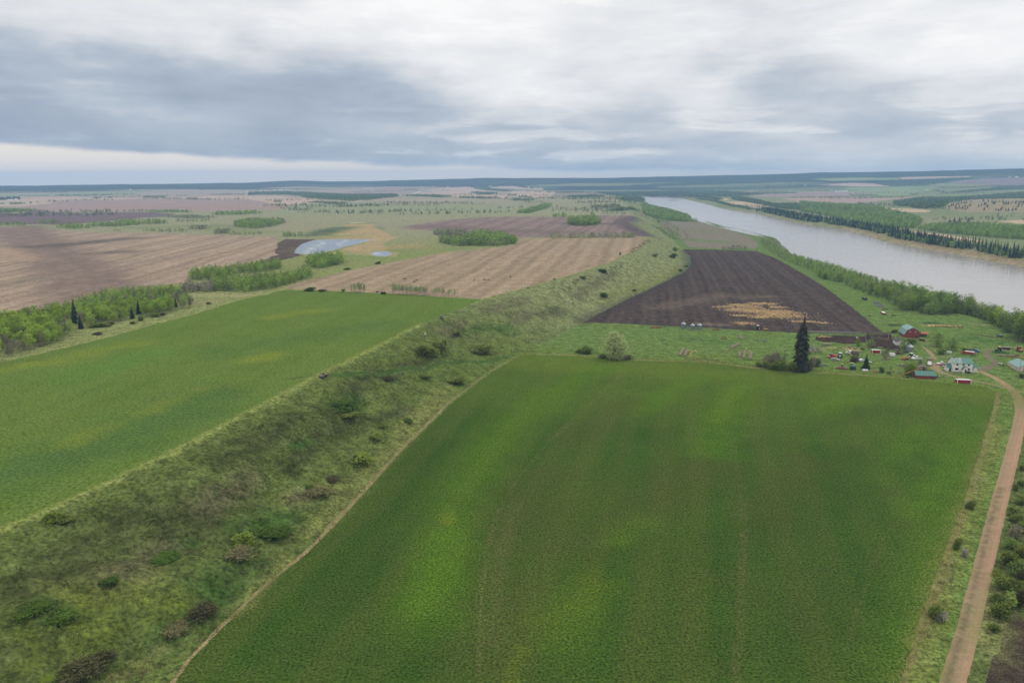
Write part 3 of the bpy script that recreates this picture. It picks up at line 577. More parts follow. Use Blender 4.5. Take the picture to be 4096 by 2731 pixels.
# ------------------------------------------------------------------ mesh helpers
def tag(o, label=None, cat=None, group=None, kind=None):
    if label: o['label'] = label
    if cat: o['category'] = cat
    if group: o['group'] = group
    if kind: o['kind'] = kind
    return o
def empty(name, loc, rz=0.0):
    o = bpy.data.objects.new(name, None); COL.objects.link(o); o.location = loc; o.rotation_euler[2] = rz; o.empty_display_size = .5
    return o
def put(name, me, parent=None, loc=(0, 0, 0), rot=(0, 0, 0), sc=1.0):
    o = bpy.data.objects.new(name, me); COL.objects.link(o); o.location = loc; o.rotation_euler = rot
    o.scale = (sc, sc, sc) if not hasattr(sc, '__len__') else sc
    if parent is not None: o.parent = parent
    return o
class MB:
    """collects boxes, prisms, tubes and sheets into one mesh"""
    def __init__(s): s.v = []; s.f = []
    def add(s, vs, fs):
        k = len(s.v); s.v += [tuple(map(float, p)) for p in vs]; s.f += [tuple(i + k for i in f) for f in fs]; return s
    def box(s, c, d, rz=0.0, ry=0.0, rx=0.0, taper=1.0):
        x, y, z_ = d[0] / 2, d[1] / 2, d[2] / 2
        vs = [(-x, -y, -z_), (x, -y, -z_), (x, y, -z_), (-x, y, -z_), (-x * taper, -y * taper, z_), (x * taper, -y * taper, z_), (x * taper, y * taper, z_), (-x * taper, y * taper, z_)]
        M = Matrix.Rotation(rz, 3, 'Z') @ Matrix.Rotation(ry, 3, 'Y') @ Matrix.Rotation(rx, 3, 'X')
        return s.add([M @ Vector(p) + Vector(c) for p in vs], [(3, 2, 1, 0), (4, 5, 6, 7), (0, 1, 5, 4), (1, 2, 6, 5), (2, 3, 7, 6), (3, 0, 4, 7)])
    def prism(s, prof, a, b_, axis='y'):
        """a closed profile (u, z) swept along an axis from a to b"""
        n = len(prof); ar = sum(prof[i][0] * prof[(i + 1) % n][1] - prof[(i + 1) % n][0] * prof[i][1] for i in range(n))
        pr = prof if ar > 0 else prof[::-1]
        P = (lambda t, u, z_: (u, t, z_)) if axis == 'y' else (lambda t, u, z_: (t, u, z_))
        vs = [P(a, u, z_) for u, z_ in pr] + [P(b_, u, z_) for u, z_ in pr]
        fs = [tuple(range(n)), tuple(range(2 * n - 1, n - 1, -1))] + [(i, i + n, (i + 1) % n + n, (i + 1) % n) for i in range(n)]
        if axis != 'y': fs = [f[::-1] for f in fs]
        return s.add(vs, fs)
    def tube(s, pts, rad, k=6, cap=True):
        pts = [Vector(p) for p in pts]; rad = rad if hasattr(rad, '__len__') else [rad] * len(pts)
        vs = []; n = len(pts)
        for i, p in enumerate(pts):
            t = (pts[min(i + 1, n - 1)] - pts[max(i - 1, 0)]).normalized()
            a = t.orthogonal().normalized(); b_ = t.cross(a)
            for j in range(k):
                q = 2 * math.pi * j / k; vs.append(p + (a * math.cos(q) + b_ * math.sin(q)) * rad[i])
        fs = [(i * k + j, i * k + (j + 1) % k, (i + 1) * k + (j + 1) % k, (i + 1) * k + j) for i in range(n - 1) for j in range(k)]
        if cap: fs += [tuple(range(k))[::-1], tuple(range((n - 1) * k, n * k))]
        return s.add(vs, fs)
    def lathe(s, prof, k=20, c=(0, 0, 0)):
        vs = []; fs = []; n = len(prof)
        for r_, z_ in prof:
            for j in range(k):
                q = 2 * math.pi * j / k; vs.append((c[0] + r_ * math.cos(q), c[1] + r_ * math.sin(q), c[2] + z_))
        fs = [(i * k + j, i * k + (j + 1) % k, (i + 1) * k + (j + 1) % k, (i + 1) * k + j) for i in range(n - 1) for j in range(k)]
        fs += [tuple(range(k))[::-1], tuple(range((n - 1) * k, n * k))]
        return s.add(vs, fs)
    def wheel(s, c, r_, w_, k=14, axis='x'):
        """a tyre lying across the given axis"""
        prof = [(r_ * .5, -w_ / 2), (r_ * .93, -w_ / 2), (r_, -w_ * .3), (r_, w_ * .3), (r_ * .93, w_ / 2), (r_ * .5, w_ / 2)]
        m0 = MB().lathe(prof, k)
        M = Matrix.Rotation(R(90), 3, 'Y') if axis == 'x' else Matrix.Rotation(R(90), 3, 'X')
        return s.add([M @ Vector(p) + Vector(c) for p in m0.v], m0.f)
    def mesh(s, name, mat, smooth=False, mats=None):
        me = bpy.data.meshes.new(name); me.from_pydata(s.v, [], s.f)
        me.materials.append(MAT[mat] if isinstance(mat, str) else mat)
        if smooth: me.polygons.foreach_set('use_smooth', [True] * len(me.polygons))
        me.update(); return me
    def build(s, name, mat, parent=None, loc=(0, 0, 0), rz=0.0, smooth=False):
        return put(name, s.mesh(name, mat, smooth), parent, loc, (0, 0, rz))
def soup(name, V, F, mat, tint=None):
    """a mesh straight from arrays: V (n,3), F (m,3 or 4)"""
    me = bpy.data.meshes.new(name); k = F.shape[1]
    me.vertices.add(len(V)); me.vertices.foreach_set('co', V.astype(np.float32).ravel())
    me.loops.add(F.size); me.loops.foreach_set('vertex_index', F.astype(np.int32).ravel())
    me.polygons.add(len(F)); me.polygons.foreach_set('loop_start', np.arange(0, F.size, k, dtype=np.int32)); me.polygons.foreach_set('loop_total', np.full(len(F), k, np.int32))
    me.update(calc_edges=True)
    if tint is not None:
        a = me.attributes.new('tint', 'FLOAT', 'POINT'); a.data.foreach_set('value', tint.astype(np.float32))
    me.materials.append(MAT[mat]); return me

# ------------------------------------------------------------------ plant materials
def leafmat(name, c1, c2, c3, tr=.25, rough=.6, objvar=.35, mass=False):
    m_, n, b = newmat(name, rough)
    g = n.node('ShaderNodeNewGeometry'); oi = n.node('ShaderNodeObjectInfo')
    rv = n.node('ShaderNodeAttribute', attribute_name='tint').outputs['Fac'] if mass else oi.outputs['Random']
    col = n.mix(g.outputs['Random Per Island'], c1, c2)
    col = n.mix(n.math('MULTIPLY', rv, 1.0), col, n.mix(g.outputs['Random Per Island'], c3, c1))
    v = n.rng(n.math('FRACT', n.math('MULTIPLY', rv, 7.31)), 0, 1, 1 - objvar, 1 + objvar)
    col = n.mix(1.0, col, n.comb(v, v, v), 'MULTIPLY')
    n.l.new(col, b.inputs['Base Color'])
    t = n.node('ShaderNodeBsdfTranslucent'); n.l.new(col, t.inputs[0])
    mx = n.node('ShaderNodeMixShader'); mx.inputs[0].default_value = tr
    n.l.new(b.outputs[0], mx.inputs[1]); n.l.new(t.outputs[0], mx.inputs[2])
    n.l.new(mx.outputs[0], n.n['Material Output'].inputs[0])
leafmat('leaf_aspen', (0.250, 0.360, 0.045), (0.324, 0.436, 0.063), (0.157, 0.268, 0.038))
leafmat('leaf_poplar', (0.193, 0.274, 0.068), (0.254, 0.333, 0.095), (0.123, 0.207, 0.051))
leafmat('leaf_row', (0.288, 0.386, 0.150), (0.365, 0.460, 0.176), (0.250, 0.331, 0.141))
leafmat('leaf_willow', (.43, .50, .22), (.50, .56, .27), (.42, .49, .21), objvar=.05)
leafmat('leaf_bright', (.17, .23, .038), (.22, .285, .05), (.14, .21, .038), objvar=.1)
leafmat('leaf_olive', (0.161, 0.206, 0.047), (0.236, 0.274, 0.067), (0.132, 0.186, 0.043), objvar=.15)
leafmat('leaf_green', (.085, .150, .026), (.115, .19, .036), (.075, .14, .026), objvar=.15)
leafmat('leaf_brown', (.115, .10, .048), (.16, .14, .066), (.095, .09, .038), objvar=.15)
leafmat('leaf_dry', (.17, .165, .075), (.23, .215, .10), (.125, .13, .055), tr=.1, objvar=.15)
leafmat('leaf_white', (.42, .40, .33), (.55, .52, .44), (.3, .28, .2), tr=.1, objvar=.1)
leafmat('twig', (.24, .225, .15), (.33, .31, .215), (.19, .185, .115), tr=.0, rough=.9)
leafmat('twig_dark', (.085, .082, .036), (.135, .128, .06), (.075, .08, .034), tr=.0, rough=.9)
leafmat('needle', (.024, .042, .023), (.042, .066, .034), (.024, .046, .030), tr=.05, objvar=.25)
leafmat('needle_old', (.034, .040, .025), (.070, .072, .050), (.060, .057, .046), tr=.03, objvar=.1)
leafmat('needle_pine', (.030, .052, .026), (.048, .072, .034), (.030, .05, .028), tr=.05, objvar=.2)
leafmat('mass_leaf', (0.221, 0.330, 0.072), (0.306, 0.413, 0.095), (0.143, 0.224, 0.056), mass=True)
leafmat('far_leaf', (.115, .175, .060), (.16, .22, .075), (.085, .135, .05), mass=True)
leafmat('mass_grey', (.26, .24, .19), (.32, .29, .22), (.19, .20, .11), mass=True, tr=.05)
leafmat('mass_needle', (.018, .036, .020), (.030, .052, .028), (.024, .042, .026), mass=True, tr=.05)
leafmat('brush_leaf', (0.074, 0.100, 0.030), (0.127, 0.143, 0.050), (0.083, 0.146, 0.033), mass=True, tr=.1)
leafmat('straw_leaf', (.33, .26, .13), (.25, .205, .10), (.20, .19, .075), mass=True, tr=.1)
def plain(name, c, rough=.7, metal=0.0, spec=.3, var=.0, scale=2.0, c2=None, bump=0.0):
    m_, n, b = newmat(name, rough); b.inputs['Metallic'].default_value = metal; b.inputs['Specular IOR Level'].default_value = spec
    if var or c2:
        P = n.node('ShaderNodeTexCoord').outputs['Object']
        f_ = n.noise(P, scale, 4, .65); v = n.rng(f_, .3, .7, 1 - var, 1 + var)
        col = n.mix(n.rng(n.noise(P, scale * .37, 4, .7), .5, .62), c, c2) if c2 else c4(c)
        n.l.new(n.mix(1.0, col, n.comb(v, v, v), 'MULTIPLY'), b.inputs['Base Color'])
        if bump:
            bn = n.node('ShaderNodeBump'); bn.inputs['Strength'].default_value = bump; bn.inputs['Distance'].default_value = .1
            n.l.new(f_, bn.inputs['Height']); n.l.new(bn.outputs[0], b.inputs['Normal'])
    else: b.inputs['Base Color'].default_value = c4(c)
    return m_
plain('bark_pale', (.36, .34, .29), .9, var=.3); plain('bark_dark', (.075, .06, .05), .9, var=.3); plain('bark_grey', (.20, .17, .15), .9, var=.3)

# ------------------------------------------------------------------ plant shapes
def rsphere(n):
    v = rng.normal(size=(n, 3)); return v / np.linalg.norm(v, axis=1)[:, None]
def blades(C, sz, up=.35, aspect=1.0, axis=None, k=4):
    """leaf-sized faces at C: a random quad (or triangle) each"""
    n = len(C); a = rsphere(n)
    if axis is not None:
        a = axis + a * up; a /= np.linalg.norm(a, axis=1)[:, None]
        b_ = np.cross(a, rsphere(n)); b_ /= np.linalg.norm(b_, axis=1)[:, None] + 1e-9
    else:                                   # leaves turn their faces to the sky
        nr = a * .75 + np.array([0, 0, .85]); nr /= np.linalg.norm(nr, axis=1)[:, None] + 1e-9
        a = np.cross(nr, rsphere(n)); a /= np.linalg.norm(a, axis=1)[:, None] + 1e-9; b_ = np.cross(nr, a)
    sz = np.broadcast_to(sz, (n,))[:, None]
    A = a * sz * .5; B = b_ * sz * .5 * aspect
    V = np.stack([C - A, C + B, C + A, C - B], 1) if k == 4 else np.stack([C - A - B * .6, C + A, C - A + B * .9], 1)
    return V.reshape(-1, 3), np.arange(n * k).reshape(n, k)
def crown_points(n, h, r_, base=.25, lobes=9, top=1.0, shell=.55, squash=.8):
    """points through the lobes of an uneven crown; gaps are left between the lobes"""
    out = []; cs = []
    for i in range(lobes):
        t = base + (top - base) * (i + .5 + rng.uniform(-.4, .4)) / lobes
        w_ = r_ * math.sin(math.pi * min(max((t - base) / (top - base) * .70 + .20, 0), 1)) ** .7
        q = i * 2.4 + rng.uniform(-.5, .5); rr = w_ * rng.uniform(.25, .62)
        cs.append((rr * math.cos(q), rr * math.sin(q), h * t * .95, w_ * rng.uniform(.45, .72)))
    cs = np.array(cs); wt = cs[:, 3] ** 2; wt /= wt.sum()
    pick = rng.choice(lobes, n, p=wt); d = rsphere(n); rad = (shell + (1 - shell) * rng.random(n)) * rng.choice([1.0, 1.0, .6, 1.2], n)
    P = cs[pick, :3] + d * (cs[pick, 3] * rad)[:, None] * np.array([1, 1, squash])
    P[:, 2] = np.clip(P[:, 2], h * base * .6, h * 1.02)
    return P, cs
def trunk_mb(h, r0, cs=None, top=.85, k=5, lean=.03):
    t = MB(); p = [(0, 0, -.3)]
    for i in range(1, 5): p.append((rng.normal() * lean * h * i / 4, rng.normal() * lean * h * i / 4, h * top * i / 4))
    t.tube(p, [r0, r0 * .85, r0 * .65, r0 * .42, r0 * .15], k)
    if cs is not None:
        for c in cs[:: max(1, len(cs) // 6)]:
            z0 = max(c[2] - abs(c[3]) * 1.1, h * .15); t.tube([(0, 0, z0 * .9), (c[0] * .5, c[1] * .5, z0 + (c[2] - z0) * .45), (c[0], c[1], c[2])], [r0 * .4, r0 * .28, r0 * .1], 4)
    return t
SHAPE = {}
def shape_tree(key, h, r_, n, lsz, leaf, bark, base=.25, lobes=9, bare=0, r0=None, squash=.8, top=1.0, count=4, twig='twig', lean=.03):
    SHAPE[key] = []
    for q in range(count):
        P, cs = crown_points(n, h, r_, base, lobes, top, squash=squash)
        if bare:
            ax = P - np.array([0, 0, h * .25]); ax /= np.linalg.norm(ax, axis=1)[:, None]
            V, F = blades(P, rng.uniform(.8, 1.6, len(P)) * lsz, aspect=.10, axis=ax)
        else:
            V, F = blades(P, rng.uniform(.6, 1.3, len(P)) * lsz, aspect=.75)
        cr_ = soup('crown', V, F, leaf)
        tr = trunk_mb(h, r0 or h * .018, cs, lean=lean).mesh('trunk', bark)
        SHAPE[key].append((cr_, tr))
shape_tree('aspen', 10.5, 3.5, 760, .58, 'leaf_aspen', 'bark_pale', .28, 9, count=5)
shape_tree('aspen_bare', 9, 2.2, 520, 1.0, 'twig', 'bark_grey', .22, 9, bare=1, count=3)
shape_tree('row', 10, 1.7, 230, .50, 'leaf_row', 'bark_grey', .35, 8, count=4, lean=.05)
shape_tree('poplar', 10, 4.3, 950, .56, 'leaf_poplar', 'bark_dark', .16, 11, count=5)
shape_tree('willow', 17, 8.6, 6500, .78, 'leaf_willow', 'bark_grey', .05, 22, count=1, r0=.5)
shape_tree('yard_bright', 6, 3.2, 900, .42, 'leaf_bright', 'bark_dark', .12, 10, count=2)
shape_tree('yard_olive', 7, 4.2, 1300, .45, 'leaf_poplar', 'bark_dark', .10, 12, count=2)
shape_tree('yard_bare', 7, 3.0, 1000, .9, 'twig', 'bark_grey', .06, 10, bare=1, count=2)
shape_tree('yard_dark', 6, 2.2, 420, .5, 'twig_dark', 'bark_dark', .1, 8, bare=1, count=1)
def shape_spruce(key, h, r_, layers, per, leaf, trunkmat, count=3, droop=.25, power=.85, ragged=.2, single=False, base=.06, cyl=0.0):
    SHAPE[key] = []
    for q in range(count):
        Vs = []; Fs = []; k0 = 0
        for i in range(layers):
            t = (i + .5) / layers; z_ = h * (base + (1 - base) * t)
            rr = r_ * ((1 - t) ** power * (1 - cyl) + cyl * min(1.0, (1 - t) * 3.2)) + .12 * r_ * (1 - t) + .05
            m0 = max(4, int(per * (1 - .55 * t)))
            for j in range(m0):
                a = 2 * math.pi * (j + rng.random()) / m0; L = rr * rng.uniform(1 - ragged * 1.6, 1 + ragged * .6); w_ = L * .34 + .12
                dx, dy = math.cos(a), math.sin(a); z1 = z_ - droop * L + rng.normal() * .12
                hh = h / layers * .75
                Vs += [(0, 0, z_ + hh), (dx * L * .62 - dy * w_, dy * L * .62 + dx * w_, z_ - droop * L * .45 - hh * .25), (dx * L, dy * L, z1), (dx * L * .62 + dy * w_, dy * L * .62 - dx * w_, z_ - droop * L * .45 - hh * .25)]
                Fs.append((k0, k0 + 1, k0 + 2, k0 + 3)); k0 += 4
        V, F = np.array(Vs), np.array(Fs)
        if single:
            t_ = MB().tube([(0, 0, -.3), (0, 0, h * .5), (0, 0, h)], [h * .016, h * .01, .02], 4)
            F = np.vstack([F, np.array([f for f in t_.f if len(f) == 4]) + len(V)]); V = np.vstack([V, np.array(t_.v)])
        me = soup('crown' if not single else key, V, F, leaf)
        SHAPE[key].append((me, None if single else MB().tube([(0, 0, -.4), (0, 0, h * .5), (0, 0, h)], [h * .016, h * .01, .02], 6).mesh('trunk', trunkmat)))
shape_spruce('bank_spruce', 14, 2.5, 11, 8, 'needle', 'bark_dark', count=5, single=True)
shape_spruce('pine', 11, 3.4, 8, 8, 'needle_pine', 'bark_dark', count=3, single=True, power=.6, ragged=.35, base=.14)
shape_spruce('spruce', 11, 2.6, 18, 12, 'needle', 'bark_dark', count=2)
shape_spruce('tall_spruce', 34, 4.5, 52, 22, 'needle_old', 'bark_grey', count=1, cyl=.62, ragged=.55, power=.5, droop=.45, base=.03)
shape_spruce('yard_spruce', 9.5, 2.9, 15, 12, 'needle_pine', 'bark_dark', count=1, ragged=.35)
def shape_bush(key, leaf, n=900, lsz=.16, count=2, bare=0, bark='bark_dark', lobes=13):
    """a unit bush (1 m wide each way, 1 m high), scaled when it is planted"""
    SHAPE[key] = []
    for q in range(count):
        a = rng.uniform(0, 2 * math.pi, lobes); rr = np.sqrt(rng.random(lobes)) * .34
        cs = np.stack([rr * np.cos(a), rr * np.sin(a), rng.uniform(.10, .62, lobes) * (1.15 - rr), rng.uniform(.17, .29, lobes)], 1)
        pk = rng.integers(0, lobes, n); d = rsphere(n); d[:, 2] = np.abs(d[:, 2]) * rng.choice([1, 1, -.7], n)
        P = cs[pk, :3] + d * (cs[pk, 3] * rng.uniform(.45, 1.0, n) * rng.choice([1, 1, 1, 1.35], n))[:, None] * np.array([1, 1, 1.25]); P[:, 2] = np.clip(P[:, 2], .02, 1.05)
        if bare:
            ax = P - np.array([0, 0, -.2]); ax /= np.linalg.norm(ax, axis=1)[:, None]; V, F = blades(P, lsz * rng.uniform(.8, 1.7, n), up=.9, aspect=.28, axis=ax)
        else: V, F = blades(P, lsz * rng.uniform(.6, 1.3, n), aspect=.8)
        st = MB()
        for c in cs: st.tube([(c[0] * .3, c[1] * .3, -.1), (c[0] * .7, c[1] * .7, c[2] * .5), (c[0], c[1], c[2])], [.018, .013, .006], 4)
        SHAPE[key].append((soup('foliage', V, F, leaf), st.mesh('stem', bark)))
for k_, l_, b_ in (('bush_olive', 'leaf_olive', 0), ('bush_bright', 'leaf_bright', 0), ('bush_green', 'leaf_green', 0), ('bush_poplar', 'leaf_poplar', 0), ('bush_white', 'leaf_white', 0)): shape_bush(k_, l_, 1300, .10)
for k_, l_ in (('bush_brown', 'leaf_brown'), ('bush_dry', 'leaf_dry'), ('bush_bare', 'twig'), ('bush_dark', 'twig_dark')): shape_bush(k_, l_, 1500, .12, bare=1)
def plant(name, key, pos, sc, label, cat, group=None, var=None, rz=None):
    v = SHAPE[key][var if var is not None else random.randrange(len(SHAPE[key]))]
    rz = random.uniform(0, 6.28) if rz is None else rz
    if v[1] is None:
        o = put(name, v[0], None, pos, (0, 0, rz), sc)
    else:
        o = empty(name, pos, rz); o.scale = (sc, sc, sc) if not hasattr(sc, '__len__') else sc
        put(v[0].name.split('.')[0], v[0], o); put(v[1].name.split('.')[0], v[1], o)
    return tag(o, label, cat, group)
def scatter(poly, spacing, seed=0):
    """spread points over a world polygon, none closer than the spacing"""
    r2 = np.random.default_rng(seed); mn, mx = poly.min(0), poly.max(0)
    nx, ny = max(1, int((mx[0] - mn[0]) / spacing) + 1), max(1, int((mx[1] - mn[1]) / spacing) + 1)
    g = np.stack(np.meshgrid(np.arange(nx), np.arange(ny)), -1).reshape(-1, 2).astype(float)
    g[:, 0] += .5 * (g[:, 1] % 2); g += r2.uniform(-.36, .36, g.shape)
    p = mn + g * spacing; return p[inside(p, poly)]
# ------------------------------------------------------------------ woods
MASS = {'leaf': [], 'far': [], 'grey': [], 'needle': []}          # (points, heights, detail)
def mass(kind, P, h, det): 
    if len(P): MASS['far' if kind == 'leaf' and det == 0 else kind].append((P, h, det))
def wood(pts, spacing, h, grey=.15, det=0, needle=0.0, seed=None):
    q = at_many(pts)[:, :2] if not isinstance(pts, tuple) else ribbon(pts[1], pts[2])
    P = scatter(q, spacing, seed or int(abs(q[0, 0]) + len(MASS['leaf'])))
    if not len(P): return
    n_ = .5 + .5 * rough(P[:, 0], P[:, 1], .035); k = rng.random(len(P)) * .65 + n_ * .35
    g = k < grey; nd = (k > 1 - needle)
    hh = h * rng.uniform(.6, 1.25, len(P))
    mass('grey', P[g], hh[g] * .85, det); mass('needle', P[nd & ~g], hh[nd & ~g] * 1.15, det); l_ = ~g & ~nd; mass('leaf', P[l_], hh[l_], det)
def line(pts, w_, spacing, h, **k): wood(('ribbon', pts, w_), spacing, h, **k)
# -- the belt beside the brown field: its trees one by one
BA = at_many([(-120, 1480), (0, 1437), (130, 1408), (240, 1364), (360, 1306), (430, 1292), (500, 1286), (690, 1250), (775, 1226), (770, 1205), (700, 1166), (640, 1166), (420, 1180), (330, 1215), (170, 1255), (0, 1292), (-120, 1320)])[:, :2]
PA = scatter(BA, 5.1, 3); PA = PA[rng.permutation(len(PA))]
za = height(PA); ord_ = np.argsort(np.hypot(PA[:, 0], PA[:, 1])); PA = PA[ord_]; za = za[ord_]
nA = 0
pxA = lambda p: ((np.dot([p[0], p[1], 22 - CAM_H], _r) / np.dot([p[0], p[1], 22 - CAM_H], _f)) * FOC + 2048, 1365.5 - FOC * np.dot([p[0], p[1], 22 - CAM_H], _u) / np.dot([p[0], p[1], 22 - CAM_H], _f))
restA = []; n_ind = {'aspen': 0, 'bare': 0}
for p, z_ in zip(PA, za):
    x, y = pxA(p); f_ = random.random()
    if any(abs(x - sx_) < 15 and sy_ - 8 < y < sy_ + 60 for sx_, sy_ in ((302, 1292), (324, 1315), (530, 1272), (556, 1254), (704, 1228))): continue
    bare = (x < 250 and y > 1385 and f_ < .75) or (250 < x < 330 and y > 1290 and f_ < .6) or (x > 690 and f_ < .7) or (560 < x and y < 1195 and f_ < .35) or f_ < .07
    s = random.uniform(.55, 1.08)
    key = 'bare' if bare else 'aspen'
    if n_ind[key] >= (290 if key == 'aspen' else 120): restA.append(p); continue
    n_ind[key] += 1
    if bare: plant('bare_aspen_tree', 'aspen_bare', (p[0], p[1], z_), s, 'leafless grey aspen along the rim of the long tree belt by the brown field', 'tree', 'bare aspens in the belt by the brown field')
    else: plant('aspen_tree', 'aspen', (p[0], p[1], z_), (s * random.uniform(.85, 1.3), s * random.uniform(.85, 1.3), s), 'spring green aspen packed into the long tree belt by the brown field', 'tree', 'aspens in the belt by the brown field')
mass('leaf', np.array(restA).reshape(-1, 2), np.full(len(restA), 8.0), 2)
for (x, y, hp, lab) in ((302, 1292, 96, 'tallest dark spruce rising out of the long aspen belt'), (324, 1315, 58, 'short dark spruce at the field edge below the tallest belt spruce'), (530, 1274, 52, 'dark spruce on the outer edge of the aspen belt, wider of a close pair'),
                        (556, 1256, 60, 'slim dark spruce on the outer edge of the aspen belt, taller of a close pair'), (704, 1228, 40, 'small dark spruce among the grey trees at the belt end')):
    p = at(x, y); k_ = hp * mpp(p) / 11 / .93; plant('spruce_tree', 'spruce', p, (k_ * .85, k_ * .85, k_ * .92), lab, 'spruce tree')
for i, (x, y, w_, h, key, lab) in enumerate(((1090 / 2.613, 1000 + 800 / 2.613, 60, 22, 'bush_olive', 'low olive bush in front of the short dark spruce by the belt'), (380, 1308, 70, 20, 'bush_bright', 'long low bush with yellowish top on the belt margin'), (445, 1298, 36, 16, 'bush_brown', 'brownish bush between two low bushes on the belt margin'),
        (562, 1282, 40, 28, 'bush_poplar', 'rounded pale bush just below the close pair of spruces'), (620, 1268, 40, 22, 'bush_bright', 'yellow green rounded bush on the belt margin below the aspens'), (650, 1262, 30, 16, 'bush_brown', 'small brown bush nearest the belt end'),
        (392, 1338, 42, 14, 'bush_brown', 'lone low brown bush on the dry strip outside the belt'), (530, 1295, 30, 14, 'bush_olive', 'small olive bush hugging the field edge below the spruce pair'), (835, 1216, 26, 10, 'bush_dry', 'tiny dry bush on the pale strip beyond the belt end'))):
    p = at(x, y); s = mpp(p); plant('shrub', key, p, (w_ * s, w_ * s * .8, h * s), lab, 'bush')
# -- second belt and everything farther: woods that read as one mass
wood([(747, 1123), (893, 1123), (964, 1091), (1012, 1094), (1125, 1076), (1113, 1058), (952, 1080), (774, 1098)], 5.2, 9, grey=.22, det=2)
wood([(720, 1171), (821, 1171), (860, 1166), (860, 1140), (744, 1148)], 4.6, 9, grey=.75, det=2)
wood([(850, 1168), (911, 1165), (976, 1174), (1131, 1147), (1220, 1120), (1250, 1108), (1240, 1088), (1131, 1110), (1012, 1120), (893, 1136), (850, 1142)], 5.0, 9, grey=.2, det=2)
wood([(1226, 1067), (1280, 1076), (1375, 1055), (1363, 1037), (1238, 1043)], 5.0, 11, grey=.06, det=2)
wood([(1761, 973), (1829, 984), (1900, 985), (1985, 985), (2062, 977), (2058, 960), (2006, 945), (1900, 938), (1872, 955), (1757, 967)], 6.2, 11, grey=.32, det=1)
wood([(1731, 942), (1800, 947), (1876, 944), (1870, 930), (1740, 930)], 6, 9, grey=.7, det=1)
wood([(2270, 898), (2325, 905), (2389, 900), (2402, 890), (2368, 881), (2274, 885)], 6.5, 14, grey=.3, det=1)
line([(2200, 953), (2280, 952), (2400, 951), (2537, 950)], 14, 6.5, 9, grey=.4, det=1)
line([(2206, 868), (2266, 868)], 26, 7, 11, grey=.1, det=1); line([(2360, 862), (2374, 862)], 20, 7, 11, grey=.1, det=1)
line([(2090, 854), (2190, 822)], 36, 8, 11, grey=.2, det=1); line([(2080, 866), (2190, 866)], 8, 9, 5, grey=.5, det=1)
line([(2376, 833), (2480, 828)], 50, 9, 11, grey=.1); line([(2440, 846), (2540, 842)], 40, 8, 11, grey=.1); line([(2290, 790), (2400, 786)], 90, 11, 12, grey=.2)
line([(2303, 813), (2400, 810), (2480, 812)], 110, 18, 10, grey=.3); line([(2050, 801), (2127, 804)], 60, 12, 11, grey=.2); line([(2080, 812), (2200, 810)], 60, 16, 9, grey=.6)
wood([(2572, 853), (2619, 872), (2670, 882), (2764, 887), (2755, 868), (2691, 850), (2606, 829), (2572, 820)], 6.2, 11, grey=.1, det=1)
wood([(2480, 800), (2560, 806), (2580, 802), (2560, 792), (2500, 790)], 10, 13, grey=.1, needle=.15)
line([(2772, 886), (2790, 888)], 16, 6, 9, grey=.2, det=1); line([(2830, 892), (2880, 908), (2950, 922), (3040, 944), (3100, 962)], 12, 4.5, 4.5, grey=.25, det=1)
line([(2590, 850), (2640, 880), (2700, 925), (2740, 965)], 40, 12, 4, grey=.3, det=1); line([(2600, 902), (2650, 912), (2690, 945)], 30, 9, 4.5, grey=.2, det=1)
line([(2890, 996), (2990, 997)], 14, 5, 8, grey=.75, det=1); line([(2795, 992), (2850, 993)], 8, 5, 4, grey=.5, det=1)
wood([(3040, 955), (3110, 966), (3150, 1000), (3200, 1045), (3180, 1062), (3110, 1030), (3050, 985)], 4.5, 3.6, grey=.4, det=2)
for a, w_, sp, h, g in (([(255, 908), (345, 914)], 50, 8, 9, .1), ([(369, 903), (455, 905), (551, 897)], 40, 7.5, 11, .08), ([(575, 896), (660, 893)], 50, 8, 11, .1), ([(455, 890), (550, 884)], 40, 9, 8, .3), ([(860, 859), (950, 858), (1030, 853)], 60, 9, 11, .1),
        ([(690, 868), (820, 874)], 80, 9, 9, .7), ([(700, 886), (840, 884)], 50, 10, 7, .5), ([(765, 916), (825, 916)], 36, 7, 10, .7), ([(855, 934), (915, 932)], 40, 7, 11, .65), ([(920, 938), (1050, 938)], 18, 7, 7, .6), ([(1130, 944), (1190, 946)], 22, 6.5, 8, .1), ([(1195, 949), (1250, 949)], 14, 6.5, 6, .5),
        ([(497, 847), (590, 846)], 30, 9, 8, .3), ([(604, 849), (762, 849)], 40, 8, 9, .15), ([(-60, 846), (100, 847)], 90, 9, 12, .1), ([(0, 902), (110, 901)], 30, 8, 9, .2), ([(155, 894), (240, 893)], 30, 8, 9, .2), ([(570, 925), (640, 922)], 30, 9, 6, .2), ([(640, 926), (740, 928)], 34, 9, 7, .3), ([(450, 926), (490, 926)], 16, 7, 6, .1)): line(a, w_, sp, h, grey=g, det=1)
wood([(935, 898), (1000, 884), (1130, 885), (1145, 893), (1090, 908), (1010, 918), (940, 908)], 8, 10, grey=.35, det=1)
wood([(992, 783), (1131, 780), (1200, 786), (1290, 799), (1400, 806), (1480, 802), (1600, 787), (1570, 780), (1400, 780), (1250, 774), (1150, 768), (1000, 772)], 15, 12, grey=.1)
